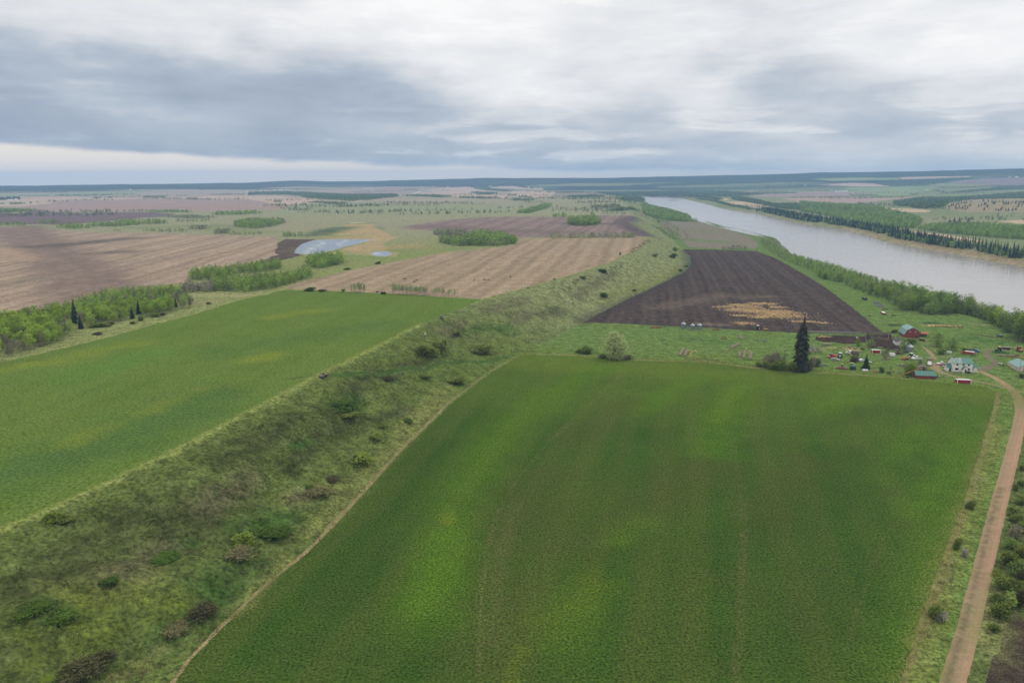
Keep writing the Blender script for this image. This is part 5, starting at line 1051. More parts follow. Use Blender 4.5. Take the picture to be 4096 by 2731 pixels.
carpet('tussock_grass', 'tussock', [([(1000, 2350), (1200, 2150), (1400, 1930)], 16), ([(640, 2640), (900, 2420)], 16), ([(200, 2640), (600, 2450)], 22), ([(100, 2300), (600, 2080), (1000, 1880)], 22), ([(700, 2250), (1100, 2000), (1400, 1720)], 20), ([(1250, 1650), (1500, 1500), (1700, 1400)], 14), ([(1500, 1780), (1750, 1560)], 10), ([(3700, 2600), (3800, 2300), (3900, 2000)], 5), ([(3960, 2560), (4020, 2250), (4060, 1950)], 5)], .55, .7, .35, 'rough tussocky grass over the scarp', aspect=.5, upright=True, clump=14)
carpet('dry_grass', 'straw_leaf', [([(590, 2850), (690, 2731), (755, 2640), (870, 2520), (1070, 2333), (1235, 2200), (1310, 2120), (1455, 1965), (1605, 1795), (1800, 1605), (1960, 1485), (2090, 1416)], 2.0),
    ([(2085, 1414), (2300, 1420), (2500, 1438), (2750, 1446), (2900, 1458), (3060, 1476), (3180, 1489), (3400, 1496), (3640, 1516)], 2.2), ([(3600, 2760), (3640, 2640), (3700, 2480), (3760, 2320), (3800, 2190), (3850, 2060), (3880, 1950), (3905, 1860), (3940, 1760), (3968, 1660), (3998, 1570)], 2.4),
    ([(3650, 2700), (3720, 2500), (3800, 2300)], 3.0), ([(3940, 2600), (3980, 2450)], 3), ([(1000, 2350), (1200, 2150)], 7), ([(700, 2560), (950, 2380)], 7), ([(440, 2731), (640, 2620)], 5), ([(1300, 2000), (1500, 1800)], 5), ([(500, 2731), (820, 2500)], 8), ([(2000, 1412), (2200, 1418)], 2)], 2.6, .75, .25, 'tawny dry grass along the fence lines and verges', aspect=.35, upright=True, clump=9)
# ------------------------------------------------------------------ paints and boards
plain('white_wall', (.72, .71, .67), .7, var=.08, scale=1.2); plain('white_trim', (.78, .78, .76), .6); plain('red_board', (.23, .045, .042), .75, var=.22, scale=.9, c2=(.17, .05, .045)); plain('red_bright', (.30, .022, .032), .55, var=.08)
plain('beige_wall', (.56, .50, .41), .7, var=.08); plain('old_board', (.17, .145, .12), .9, var=.35, scale=2.5); plain('grey_board', (.27, .255, .225), .9, var=.3, scale=2.5); plain('dark_shingle', (.085, .08, .085), .9, var=.25, scale=2.5)
plain('rust', (.36, .13, .055), .85, var=.35, scale=1.8, c2=(.22, .10, .06)); plain('brick', (.25, .06, .04), .85, var=.2, scale=4); plain('glass', (.018, .022, .028), .12, spec=.6); plain('dark_door', (.05, .05, .055), .6); plain('blue_door', (.36, .42, .5), .6)
plain('rubber', (.018, .018, .018), .85); plain('steel', (.42, .44, .46), .42, .65, var=.1, scale=3); plain('grey_iron', (.26, .265, .27), .6, .3, var=.2); plain('dark_iron', (.045, .045, .048), .7, .2, var=.2)
plain('paint_white', (.72, .73, .74), .3, spec=.5); plain('paint_red', (.36, .035, .03), .42, var=.2); plain('paint_maroon', (.10, .02, .022), .35, var=.15); plain('paint_green', (.022, .12, .045), .4, var=.2); plain('paint_yellow', (.60, .43, .08), .5, var=.1); plain('paint_orange', (.62, .17, .04), .5)
plain('paint_blue', (.10, .16, .22), .4, var=.2); plain('paint_grey', (.36, .37, .38), .45, var=.12); plain('paint_brown', (.20, .13, .10), .6, var=.2); plain('tarp_white', (.70, .70, .68), .6, var=.06); plain('hay', (.31, .255, .175), .95, var=.35, scale=5, bump=.6); plain('hay_grey', (.25, .215, .165), .95, var=.35, scale=5, bump=.6)
plain('yellow_wood', (.50, .42, .26), .85, var=.2); plain('pole_wood', (.23, .19, .15), .9, var=.2); plain('hide', (.035, .02, .016), .8, var=.3); plain('hide_red', (.14, .05, .025), .8, var=.2); plain('sign_teal', (.06, .34, .30), .5)
def metalroof(name, c, worn, amount):
    m_, n, b = newmat(name, .45); b.inputs['Specular IOR Level'].default_value = .4
    P = n.node('ShaderNodeTexCoord').outputs['Object']; s_ = n.node('ShaderNodeSeparateXYZ'); n.l.new(P, s_.inputs[0])
    st = n.noise(n.comb(n.math('MULTIPLY', s_.outputs[0], 1.5), n.math('MULTIPLY', s_.outputs[1], .12), 0), 1.0, 3, .6)
    k = n.math('MULTIPLY', n.rng(st, .42, .62), amount); col = n.mix(k, c, worn)
    rib = n.rng(n.math('SINE', n.math('MULTIPLY', s_.outputs[0], 6.2832 / .9)), .86, 1.0, 1.0, .72); n.l.new(n.mix(1.0, col, n.comb(rib, rib, rib), 'MULTIPLY'), b.inputs['Base Color'])
metalroof('roof_green', (.055, .185, .15), (.11, .26, .22), .35); metalroof('roof_worn', (.08, .20, .17), (.33, .40, .37), .9); metalroof('roof_pale', (.15, .29, .27), (.22, .36, .33), .5); metalroof('roof_white', (.74, .75, .76), (.62, .63, .64), .4)
def corrug(name, c):
    m_, n, b = newmat(name, .38); b.inputs['Metallic'].default_value = .55
    P = n.node('ShaderNodeTexCoord').outputs['Object']; s_ = n.node('ShaderNodeSeparateXYZ'); n.l.new(P, s_.inputs[0])
    v = n.math('ADD', n.rng(n.math('SINE', n.math('MULTIPLY', s_.outputs[2], 14)), -1, 1, .88, 1.06), n.rng(n.noise(P, .8, 4, .6), .35, .65, -.1, .1))
    n.l.new(n.mix(1.0, c, n.comb(v, v, v), 'MULTIPLY'), b.inputs['Base Color'])
corrug('bin_steel', (.27, .30, .33)); corrug('bin_roof', (.30, .33, .36))
FARM = R(-11)
# ------------------------------------------------------------------ buildings
def gable(u, e, r_, o=0.0): return [(-u - o, 0 if not o else e - o * (r_ - e) / u), (-u - o, e - o * (r_ - e) / u), (0, r_), (u + o, e - o * (r_ - e) / u)] + [(u + o, 0)] * (0 if o else 1)
def roof_sheet(m0, u, e, r_, a, b_, axis, cu=0.0, ov=.35, th=.12):
    """two slabs meeting at the ridge"""
    k = (r_ - e) / u; ze = e - ov * k
    for s in (-1, 1):
        prof = [(cu + s * (u + ov), ze + .02), (cu, r_ + .02), (cu, r_ + th), (cu + s * (u + ov), ze + th)]
        m0.prism(prof, a, b_, axis)
    return m0
def wall_gable(u, e, r_, a, b_, axis, cu=0.0): return MB().prism([(cu - u, -.4), (cu + u, -.4), (cu + u, e), (cu, r_), (cu - u, e)], a, b_, axis)
def window(par, x, y, z_, w_, h, axis='x'):
    t = .10
    f_ = MB()
    def bx(c, d): f_.box((x + c[0], y, z_ + c[1]) if axis == 'x' else (x, y + c[0], z_ + c[1]), (d[0], .10, d[1]) if axis == 'x' else (.10, d[0], d[1]))
    bx((0, h / 2 + t / 2), (w_ + 2 * t, t)); bx((0, -h / 2 - t / 2), (w_ + 2 * t, t)); bx((-w_ / 2 - t / 2, 0), (t, h)); bx((w_ / 2 + t / 2, 0), (t, h))
    o = f_.build('window', 'white_trim', par); MB().box((x, y, z_), (w_, .06, h) if axis == 'x' else (.06, w_, h)).build('pane', 'glass', o); return o
def door(par, x, y, w_, h, mat='dark_door', axis='x'):
    o = MB().box((x, y, h / 2), (w_, .1, h) if axis == 'x' else (.1, w_, h)).build('door', mat, par)
    MB().box((x + w_ * .36, y - .07, h * .48), (.1, .06, .1)).build('handle', 'steel', o); return o
def farmhouse():
    t = tag(empty('farmhouse', at(3848, 1488), R(-9.6)), 'white two storey farmhouse with green metal roof and small gabled porch', 'house')
    wall_gable(3.75, 5.6, 8.3, -5.75, 5.75, 'x', 3.75).build('wall', 'white_wall', t)
    for a, b_, mt, lab in ((-6.1, -.3, 'roof_worn', 'weathered streaky half of the roof'), (-.3, 6.1, 'roof_green', 'plain green half of the roof')):
        o = roof_sheet(MB(), 3.75, 5.6, 8.3, a, b_, 'x', 3.75).build('roof', mt, t); o['label'] = lab
    c = MB().box((-4.0, 3.75, 8.6), (.7, .7, 1.5)).build('chimney', 'brick', t); MB().box((-4.0, 3.75, 9.4), (.85, .85, .14)).build('chimney_cap', 'grey_iron', c)
    for x, z_, w_, h in ((-3.2, 4.7, 1.15, 1.1), (.33, 4.7, 1.05, 1.1), (3.4, 4.7, 1.1, 1.1), (-3.3, 1.9, 2.1, 1.35), (3.3, 1.9, 1.9, 1.45)): window(t, x, -.03, z_, w_, h)
    window(t, -5.78, 3.6, 4.6, .9, 1.2, 'y')
    MB().prism([(-.35, -.3), (2.45, -.3), (2.45, 2.6), (1.05, 4.0), (-.35, 2.6)], -1.9, -.02, 'y').build('porch', 'white_wall', t)
    r_ = MB(); 
    for s in (-1, 1): r_.prism([(1.05 + s * 1.75, 2.28), (1.05, 4.03), (1.05, 4.17), (1.05 + s * 1.75, 2.42)], -2.2, -.04, 'y')
    r_.build('porch_roof', 'roof_green', t); door(t, 1.15, -1.96, 1.0, 2.1); window(t, -.38, -.9, 1.9, .5, .8, 'y')
    wall_gable(2.0, 2.7, 4.6, -8.5, -5.77, 'x', 3.0).build('side_addition', 'white_wall', t); roof_sheet(MB(), 2.0, 2.7, 4.6, -8.8, -5.78, 'x', 3.0, .3).build('side_addition_roof', 'roof_green', t); door(t, -6.7, .94, 1.2, 2.1); window(t, -8.53, 3.0, 2.6, .6, 1.1, 'y')
    wall_gable(1.9, 3.2, 4.9, 6.9, 8.7, 'x', 3.0).build('back_addition', 'white_wall', t); roof_sheet(MB(), 1.9, 3.2, 4.9, 5.78, 9.0, 'x', 3.0, .3).build('back_addition_roof', 'roof_green', t)
    MB().box((6.35, 3.4, 1.4), (1.1, 2.6, 2.8)).build('entry_shade', 'dark_door', t); s = MB()  # solid dark block put in for the shade of the open entry
    for x in (5.95, 8.5): s.box((x, -.1, .8), (.16, 2.6, .16), rx=R(32)).box((x, .55, 1.3), (.16, .16, 2.4))
    s.build('stair_rail', 'white_trim', t); MB().box((0, 3.75, -.1), (11.7, 7.7, .55)).build('foundation', 'grey_iron', t)
farmhouse()
def barn():
    t = tag(empty('gambrel_barn', at(3648, 1351), R(-12)), 'old red gambrel barn with pale green roof at the far side of the yard', 'barn')
    pr = [(-5.4, 2.6), (-4.0, 5.7), (0, 7.9), (4.0, 5.7), (5.4, 2.6)]
    MB().prism([(-5.4, -.5)] + pr + [(5.4, -.5)], 0, 14, 'y').build('wall', 'red_board', t)
    r_ = MB()
    for s in (-1, 1):
        for (a, b_) in (((5.75, 1.95), (4.03, 5.75)), ((4.03, 5.75), (0, 7.95))): r_.prism([(s * a[0], a[1]), (s * b_[0], b_[1]), (s * b_[0], b_[1] + .16), (s * (a[0] + .05), a[1] + .16)], -.35, 14.35, 'y')
    r_.build('roof', 'roof_pale', t)
    for x in (-1.8, 2.1): window(t, x, -.04, 4.7, .7, .95)
    door(t, 2.9, -.06, 2.0, 1.9); MB().box((0, -.05, 2.2), (.8, .08, .6)).build('hatch', 'dark_door', t)
barn()
def shed(name, px, py, rz, L, Wd, e, r_, wall, roof, label, cat='shed', axis='x', extra=None):
    """gabled building; the origin is the middle of its front wall, the body reaches back along y"""
    t = tag(empty(name, at(px, py), rz), label, cat)
    if axis == 'x':
        wall_gable(Wd / 2, e, r_, -L / 2, L / 2, 'x', Wd / 2).build('wall', wall, t); roof_sheet(MB(), Wd / 2, e, r_, -L / 2 - .3, L / 2 + .3, 'x', Wd / 2, .3).build('roof', roof, t)
    else:
        wall_gable(L / 2, e, r_, 0, Wd, 'y').build('wall', wall, t); roof_sheet(MB(), L / 2, e, r_, -.3, Wd + .3, 'y', 0, .3).build('roof', roof, t)
    return t
t = shed('long_shed', 3701, 1515, R(-10), 10.9, 5.2, 2.15, 4.2, 'red_board', 'roof_green', 'long low red shed with green roof beside the grain auger'); door(t, 3.9, -.05, 1.1, 1.8); MB().box((5.9, 1.6, .8), (1.0, 2.4, 1.6)).build('lean_to', 'red_board', t)
t = shed('log_shed', 3692, 1482, R(-20), 4.4, 4.0, 1.9, 2.8, 'old_board', 'old_board', 'small weathered log shed behind the long red shed', axis='y'); door(t, .4, -.05, .9, 1.6)
t = shed('old_shed', 3607, 1382, R(-11), 7.0, 9.0, 2.5, 4.7, 'white_wall', 'dark_shingle', 'old shed with dark shingle roof and white wall next to the corral', axis='y'); window(t, -3.53, 4, 1.4, .8, .8, 'y')
t = tag(empty('machine_shed', at(4072.4, 1484.7), R(-11.5)), 'beige machine shed with pale green roof near the tall pole', 'shed')
wall_gable(5.2, 2.65, 5.1, 0, 14, 'y', 5.2).build('wall', 'beige_wall', t); roof_sheet(MB(), 5.2, 2.65, 5.1, -.4, 14.4, 'y', 5.2, .4).build('roof', 'roof_pale', t); door(t, -.05, 2.6, 1.1, 2.1, 'blue_door', 'y'); MB().box((5.0, -.05, 1.2), (4.2, .1, 2.4)).build('garage_door', 'paint_brown', t)
for y in (6, 9.5): window(t, -.04, y, 1.5, .9, .7, 'y')
def shelter(px, py, L, dp, label):
    t = tag(empty('livestock_shelter', at(px, py), R(-10)), label, 'shelter')
    MB().prism([(0, -.2), (dp, -.2), (dp, 1.75), (0, 2.05)], -L / 2, L / 2, 'x').build('wall', 'red_bright', t)
    MB().prism([(-.35, 2.10), (dp + .2, 1.72), (dp + .2, 1.84), (-.35, 2.22)], -L / 2 - .2, L / 2 + .2, 'x').build('roof', 'roof_white', t)
    for s in (-1, 1): MB().box((s * (L / 2 - .1), -.06, 1.0), (.34, .12, 2.2)).build('corner_board', 'white_trim', t)
shelter(3856, 1533, 7.6, 3.4, 'small red shelter with white roof between driveway and green field'); shelter(3505, 1412, 5.5, 3.2, 'small red shelter with white roof beside the muddy corral')
t = tag(empty('lean_to_shed', at(3701, 1348), R(-10)), 'open lean-to with rusty orange roof beside the barn', 'shed')
MB().prism([(0, 2.4), (4.2, 3.2), (4.2, 3.32), (0, 2.52)], -2.8, 2.8, 'x').build('roof', 'rust', t); MB().box((0, 4.0, 1.4), (5.2, .2, 3.2)).box((-2.5, 2.1, 1.2), (.2, 3.8, 2.6)).build('wall', 'old_board', t)
for x in (-2.5, 0, 2.5): MB().box((x, .15, 1.1), (.2, .2, 2.7)).build('post', 'old_board', t)
def grain_bin(px, py, d, hw, hr, label):
    t = tag(empty('grain_bin', at(px, py), R(random.uniform(-40, 40))), label, 'grain bin'); r_ = d / 2
    MB().lathe([(r_, -.2), (r_, hw)], 28).build('wall', 'bin_steel', t); MB().lathe([(r_ + .12, hw - .05), (r_ * .6, hw + hr * .45), (.35, hw + hr), (.3, hw + hr)], 28).build('roof', 'bin_roof', t)
    MB().lathe([(.32, hw + hr - .03), (.32, hw + hr + .22), (.05, hw + hr + .4)], 12).build('cap', 'bin_roof', t); MB().box((0, -r_ - .03, 1.0), (.8, .12, 1.5)).build('hatch', 'grey_iron', t)
    MB().tube([(r_ * .7, -r_ * .78, .2), (r_ * .7, -r_ * .78, hw)], .05, 4).build('ladder', 'grey_iron', t); MB().lathe([(r_ + .3, -.3), (r_ + .3, .06)], 24).build('base_slab', 'grey_iron', t)
grain_bin(2733, 1314, 4.0, 4.2, 1.25, 'tallest of three steel grain bins at the plowed field edge, set a little apart'); grain_bin(2769, 1317, 3.9, 3.5, 1.25, 'lowest steel grain bin, between two taller ones at the plowed field edge'); grain_bin(2797, 1318.5, 4.0, 4.0, 1.3, 'tall steel grain bin next to the lowest one, on the harrow side'); grain_bin(3638, 1403, 4.7, 3.2, 1.5, 'single steel grain bin in the farmyard near the barn')
# ------------------------------------------------------------------ fences and poles
def fence(name, pts, h, rails, mat, label, step=3.0, board=.14, solid=False):
    q = at_many(pts); t = tag(empty(name, q[0]), label, 'fence'); r_ = MB(); o = Vector(q[0])
    cum = np.concatenate([[0], np.cumsum(np.linalg.norm(np.diff(q[:, :2], axis=0), axis=1))]); n = max(2, int(cum[-1] / step) + 1); n = min(n, 60)
    u = np.linspace(0, cum[-1], n); P = np.stack([np.interp(u, cum, q[:, k]) for k in range(3)], 1)
    pm = MB().box((0, 0, h / 2 - .15), (.18, .18, h + .5)).mesh('post', mat)
    for i in range(n):
        put('post', pm, t, Vector(P[i]) - o, (R(random.uniform(-4, 4)), R(random.uniform(-4, 4)), 0))
        if i < n - 1:
            for k in range(rails):
                z_ = h * (k + .7) / rails; j = random.uniform(-.08, .08); a, b_ = Vector(P[i]) - o, Vector(P[i + 1]) - o; d = b_ - a
                r_.box((a + b_) / 2 + Vector((0, 0, z_ + j)), (d.length * 1.02, .07, h / rails * .86 if solid else board), math.atan2(d.y, d.x), -math.asin(d.z / d.length))
    r_.build('rail', mat, t)
dd = lambda L: cr(3300, 1250, 5.88, L)
fence('panel_fence', dd([(-420, 478), (0, 492), (400, 500), (830, 512)]), 1.9, 2, 'grey_board', 'long grey board windbreak fence along the plowed field edge', 4, solid=True)
fence('corral_fence', dd([(830, 512), (950, 516), (952, 590), (965, 690), (1000, 790)]), 1.8, 4, 'grey_board', 'pale weathered corral fence turning the corner toward the green trees')
fence('corral_fence', dd([(960, 500), (1160, 510), (1330, 520), (1560, 535)]), 2.0, 4, 'old_board', 'dark board fence along the back of the muddy corral', solid=True)
fence('corral_fence', dd([(1560, 535), (1580, 640), (1640, 700)]), 1.8, 4, 'grey_board', 'pale corral fence next to the old dark roofed shed'); fence('corral_fence', dd([(1290, 640), (1400, 650), (1490, 640), (1490, 545)]), 1.6, 3, 'grey_board', 'short pale pen fence standing inside the corral')
fence('corral_fence', dd([(1690, 760), (1740, 830), (1785, 920), (1780, 945)]), 1.6, 3, 'old_board', 'leaning corral fence near the lone grain bin'); fence('corral_fence', dd([(1010, 800), (1060, 850), (1100, 900)]), 1.5, 3, 'old_board', 'short dark fence behind the dull green corral tree')
fence('corral_fence', dd([(1040, 500), (1060, 600), (1180, 640), (1290, 600)]), 1.7, 4, 'old_board', 'dark inner corral fence between the two pens', solid=True)
fence('pasture_fence', [(3527, 1238), (3607, 1245), (3696, 1256), (3770, 1261), (3829, 1262)], 1.3, 3, 'old_board', 'dark pasture fence running in front of the riverside trees', 5); fence('fallen_fence', [(3882, 1336), (3920, 1341), (3960, 1348), (3992, 1354)], .7, 3, 'old_board', 'low fallen rail fence in the pasture beyond the house', 4)
fence('pasture_fence', [(4020, 1358), (4060, 1362), (4120, 1372)], 1.1, 3, 'old_board', 'dark fence in the pasture near the picture edge', 4)
for px, py, h, arm, lab in ((4071, 1531, 15.0, 0, 'tall bare pole beside the beige machine shed'), (4036, 1631, 9.5, 1, 'power pole by the bend of the gravel road'), (3982, 1783, 9.5, 1, 'power pole on the verge, second from the road bend'), (3910, 2006, 9.5, 1, 'power pole on the verge near the farthest verge bush'), (3803, 2345, 9.0, 1, 'power pole on the verge, nearest one with a crossarm'), (3694, 1436, 8.0, 0, 'thin grey pole between the white pickups and the white trailer truck')):
    t = tag(empty('utility_pole', at(px, py), R(-10)), lab, 'utility pole'); MB().tube([(0, 0, -.5), (0, 0, h)], [.16, .10], 8).build('pole', 'pole_wood', t)
    if arm:
        a = MB().box((0, -.16, h - .5), (2.2, .12, .14)).build('crossarm', 'pole_wood', t)
        for x in (-.95, 0, .95): MB().lathe([(.06, 0), (.09, .08), (.05, .22)], 8, (x, -.16, h - .43)).build('insulator', 'grey_iron', a)
t = tag(empty('road_sign', at(3994, 1556), R(-20)), 'small teal board sign at the driveway corner', 'sign'); MB().box((0, 0, .9), (1.5, .08, .45)).build('board', 'sign_teal', t)
for s in (-.6, .6): MB().box((s, .06, .4), (.09, .09, 1.2)).build('post', 'pole_wood', t)
# ------------------------------------------------------------------ far farmsteads, each building by itself
FB = []
def far_b(o, L): FB.extend([(o[0] + x / 3.36, o[1] + y / 3.36, w_, h, c, lab) for x, y, w_, h, c, lab in L])
far_b((0, 700), [(140, 338, 60, 11, 'w', 'long white shed before the dark conifer block on the western plain'), (215, 333, 40, 12, 'w', 'shorter white shed before the dark conifer block on the western plain'), (1741, 204, 9, 17, 'b', 'pale far grain bin, slimmer of a pair on the western plain'), (1755, 204, 12, 17, 'b', 'pale far grain bin, wider of a pair on the western plain'), (1150, 316, 22, 9, 'g', 'bluish farm shed alone in the pink western fields'), (1205, 318, 30, 7, 'w', 'low white roofed shed beside a bluish one in the pink western fields')])
far_b((700, 690), [(965, 258, 20, 8, 'w', 'pale shed at the near end of the far village'), (1080, 250, 24, 9, 'r', 'red and white house in the far village'), (1155, 248, 20, 10, 'w', 'white house in the far village beside the red one'), (1218, 252, 26, 11, 'r', 'reddish barn in the far village'), (1340, 238, 30, 10, 'w', 'white house behind the village trees'), (1400, 242, 24, 8, 'w', 'low white shed in the village between two houses'), (1435, 238, 28, 11, 'w', 'white gabled house in the middle of the far village'), (1497, 243, 24, 19, 'w', 'tall white block, biggest building of the far village'), (1531, 246, 30, 9, 'w', 'low white building beside the tall white block')])
far_b((1400, 680), [(205, 268, 40, 13, 'g', 'grey barn on the pink ridge beyond the pond'), (268, 266, 30, 13, 'g', 'grey shed next to the barn on the pink ridge'), (296, 271, 24, 10, 'w', 'white roofed shed at the end of the ridge farm'), (960, 234, 24, 12, 'g', 'grey house where the far pale road meets the trees'), (1118, 238, 22, 10, 'w', 'white house at the top of the far pale road'), (1300, 233, 7, 16, 'b', 'slim pale far bin, first of three above the pink fields'), (1312, 233, 7, 16, 'b', 'slim pale far bin, middle of three above the pink fields'), (1325, 233, 7, 16, 'b', 'slim pale far bin, last of three above the pink fields'), (1885, 224, 34, 9, 'w', 'white roofed far farm shed near the valley mouth')])
far_b((2700, 650), [(1750, 306, 40, 10, 'w', 'lone white shed in the green fields across the river'), (2090, 379, 16, 9, 'w', 'small white house among conifers across the river'), (2166, 400, 38, 16, 'w', 'white gabled barn across the river'), (2223, 400, 42, 17, 'w', 'round topped pale barn between two sheds across the river'), (2286, 396, 60, 15, 'w', 'longest white shed of the farm across the river')])
far_b((3396, 640), [(1052, 405, 24, 9, 'w', 'tiny white shed at the wood edge across the river'), (2160, 235, 26, 9, 'w', 'small pale shed high on the far slope'), (2252, 235, 36, 14, 'w', 'white gabled house high on the far slope')])
plain('far_grey', (.33, .36, .40), .7); plain('far_red', (.33, .16, .13), .8); plain('far_roof', (.62, .64, .66), .6)
for x, y, w_, h, c, lab in FB:
    p = at(x, y); s = mpp(p) / 3.36; W_, H_ = w_ * s, h * s; t = tag(empty('far_bin' if c == 'b' else 'far_building', p, -math.atan2(p.x, p.y) + random.uniform(-.2, .2)), lab, 'grain bin' if c == 'b' else 'building')
    if c == 'b': MB().lathe([(W_ / 2, -.5), (W_ / 2, H_ * .72)], 14).build('wall', 'white_wall', t); MB().lathe([(W_ / 2 + .1, H_ * .72), (.2, H_)], 14).build('roof', 'far_roof', t)
    else:
        e = H_ * .58; dp = min(W_ * .6, 14); wall_gable(dp / 2, e, H_, -W_ / 2, W_ / 2, 'x', dp / 2).build('wall', {'w': 'white_wall', 'g': 'far_grey', 'r': 'far_red'}[c], t); roof_sheet(MB(), dp / 2, e, H_, -W_ / 2 - .4, W_ / 2 + .4, 'x', dp / 2, .4, .3).build('roof', 'far_roof', t)
# ------------------------------------------------------------------ vehicles and machines; forward is +x, origin on the ground in the middle
def place(name, rear, front, label, cat, nominal=None, group=None, lo=.85, hi=1.2):
    a, b_ = at_many([rear, front]); d = b_ - a; c = (a + b_) / 2; c[2] = H(c[0], c[1])
    t = tag(empty(name, c, math.atan2(d[1], d[0])), label, cat, group)
    if nominal: s = float(np.clip(np.hypot(d[0], d[1]) / nominal, lo, hi)); t.scale = (s, s, s)
    return t
WM = {}
def wheel(t, x, y, r_, w_=.26, hub='paint_white'):
    k = (round(r_, 2), w_, hub)
    if k not in WM:
        WM[k] = (MB().wheel((0, 0, 0), r_, w_, axis='y').mesh('wheel', 'rubber', True), MB().tube([(0, -w_ * .52, 0), (0, w_ * .52, 0)], r_ * .52, 12).mesh('rim', hub))
    o = put('wheel', WM[k][0], t, (x, y, r_)); put('rim', WM[k][1], o)
def four(t, x0, x1, y, r_, w_=.26, hub='paint_white', r2=None):
    for s in (-1, 1): wheel(t, x0, s * y, r2 or r_, w_, hub); wheel(t, x1, s * y, r_, w_, hub)
def pickup(rear, front, paint, label, crew=True, cat='pickup truck', name='pickup_truck', trim='grey_iron'):
    t = place(name, rear, front, label, cat, 5.5)
    MB().prism([(-2.75, .45), (2.55, .42), (2.75, .6), (2.7, .98), (2.5, 1.08), (.95, 1.14), (-2.75, 1.14)], -.95, .95, 'y').build('body', paint, t)
    x0 = -1.0 if crew else -.2
    MB().prism([(x0, 1.14), (1.05, 1.14), (.35, 1.78), (.1, 1.86), (x0 + .1, 1.86)], -.80, .80, 'y').build('cab', paint, t)
    g = MB().prism([(x0 + .15, 1.24), (.82, 1.24), (.30, 1.70), (x0 + .2, 1.70)], -.83, .83, 'y').box((.74, 0, 1.5), (.06, 1.4, .5), ry=R(-47)); g.build('window', 'glass', t)
    MB().box(((-2.7 + x0) / 2, 0, 1.15), (2.6 + x0 - .1, 1.6, .06)).build('truck_bed', 'dark_iron', t); MB().box((2.76, 0, .6), (.1, 1.8, .22)).box((-2.78, 0, .6), (.1, 1.8, .2)).build('bumper', trim, t)
    for s in (-1, 1): MB().box((2.70, s * .72, .86), (.08, .32, .16)).build('headlight', 'tarp_white', t)
    four(t, -1.7, 1.75, .85, .38); return t
def suv(rear, front, paint, label, cat='car', name='parked_car', low=False):
    t = place(name, rear, front, label, cat, 4.6); h = 1.45 if low else 1.75
    MB().prism([(-2.3, .4), (2.2, .38), (2.35, .6), (2.2, .85), (1.0, .98), (-2.25, 1.0), (-2.35, .7)], -.9, .9, 'y').build('body', paint, t)
    MB().prism([(-2.2, 1.0), (1.0, .98), (.25, h - .04), (-.2, h), (-1.7, h - .05)], -.76, .76, 'y').build('cab', paint, t)
    MB().prism([(-1.9, 1.06), (.80, 1.06), (.22, h - .12), (-1.6, h - .12)], -.79, .79, 'y').build('window', 'glass', t); four(t, -1.4, 1.4, .8, .34); return t
pickup((3685, 1437.5), (3645, 1438.5), 'paint_white', 'white pickup with open bed parked nearest the long red shed'); pickup((3672, 1432), (3634, 1429), 'paint_white', 'white pickup partly hidden behind another white pickup')
pickup((3572, 1416.5), (3607, 1417), 'paint_maroon', 'dark maroon pickup beside the white trailer truck', crew=False); pickup((3783, 1458), (3747, 1458.5), 'paint_white', 'white crew cab truck on the drive beside the farmhouse')
suv((3782, 1464), (3766, 1461), 'paint_red', 'small red car half hidden by the farmhouse', low=True); suv((3790, 1470), (3775, 1467), 'paint_white', 'small white car tucked against the side of the farmhouse', low=True)
suv((3317, 1439), (3366, 1444), 'paint_grey', 'long grey wreck of an old car in front of the silver tractor', low=True, name='wrecked_car'); suv((3434, 1447), (3462, 1443), 'paint_white', 'white wrecked car next to the brownish bush', low=True, name='wrecked_car'); suv((3462, 1450), (3486, 1451), 'paint_white', 'white wrecked car behind the small ragged spruce', low=True, name='wrecked_car')
suv((3919, 1410), (3885, 1402), 'paint_blue', 'dark blue car behind the red grain truck', low=True); suv((3900, 1401), (3878, 1400), 'dark_iron', 'dark old car wedged between bush and red grain truck', low=True, name='wrecked_car')
def grain_truck(rear, front, cabp, boxp, label, L=8.6, boxh=1.5, tarp=None, hood=True, h0=1.1):
    t = place('grain_truck', rear, front, label, 'truck', L); x1 = L / 2
    MB().prism([(x1 - 3.0, .7), (x1, .65), (x1, 1.35), (x1 - 1.2, 1.55), (x1 - 1.25, 1.6), (x1 - 1.6, 2.35), (x1 - 2.7, 2.4), (x1 - 3.0, 2.3)] if hood else [(x1 - 2.0, .7), (x1, .7), (x1, 1.6), (x1 - .25, 2.5), (x1 - 2.0, 2.55)], -1.0, 1.0, 'y').build('cab', cabp, t)
    MB().prism([(x1 - 2.6, 1.65), (x1 - 1.38, 1.65), (x1 - 1.64, 2.22), (x1 - 2.6, 2.25)] if hood else [(x1 - 1.7, 1.7), (x1 + .03, 1.7), (x1 - .18, 2.35), (x1 - 1.7, 2.35)], -1.03, 1.03, 'y').build('window', 'glass', t)
    bl = L - 3.3 if hood else L - 2.3; xc = -x1 + bl / 2
    MB().box((xc, 0, h0 + boxh / 2), (bl, 2.3, boxh)).build('grain_box', boxp, t); s = MB()
    for k in range(6): s.box((-x1 + .3 + (bl - .6) * k / 5, 0, h0 + boxh / 2), (.1, 2.4, boxh * .96))
    s.build('stake', boxp, t)
    if tarp: MB().prism([(-1.22, h0 + boxh), (1.22, h0 + boxh), (1.05, h0 + boxh + .28), (0, h0 + boxh + .48), (-1.05, h0 + boxh + .28)], -x1 - .05, -x1 + bl + .05, 'x').build('tarp', tarp, t)
    else: MB().box((xc, 0, h0 + boxh + .01), (bl - .3, 2.0, .04)).build('load', 'dark_iron', t)
    MB().box((-.3, 0, .75), (L - 1.2, .9, .3)).build('chassis', 'dark_iron', t); four(t, -x1 + 1.4, x1 - 1.1, 1.0, .5, .3, 'paint_white'); return t
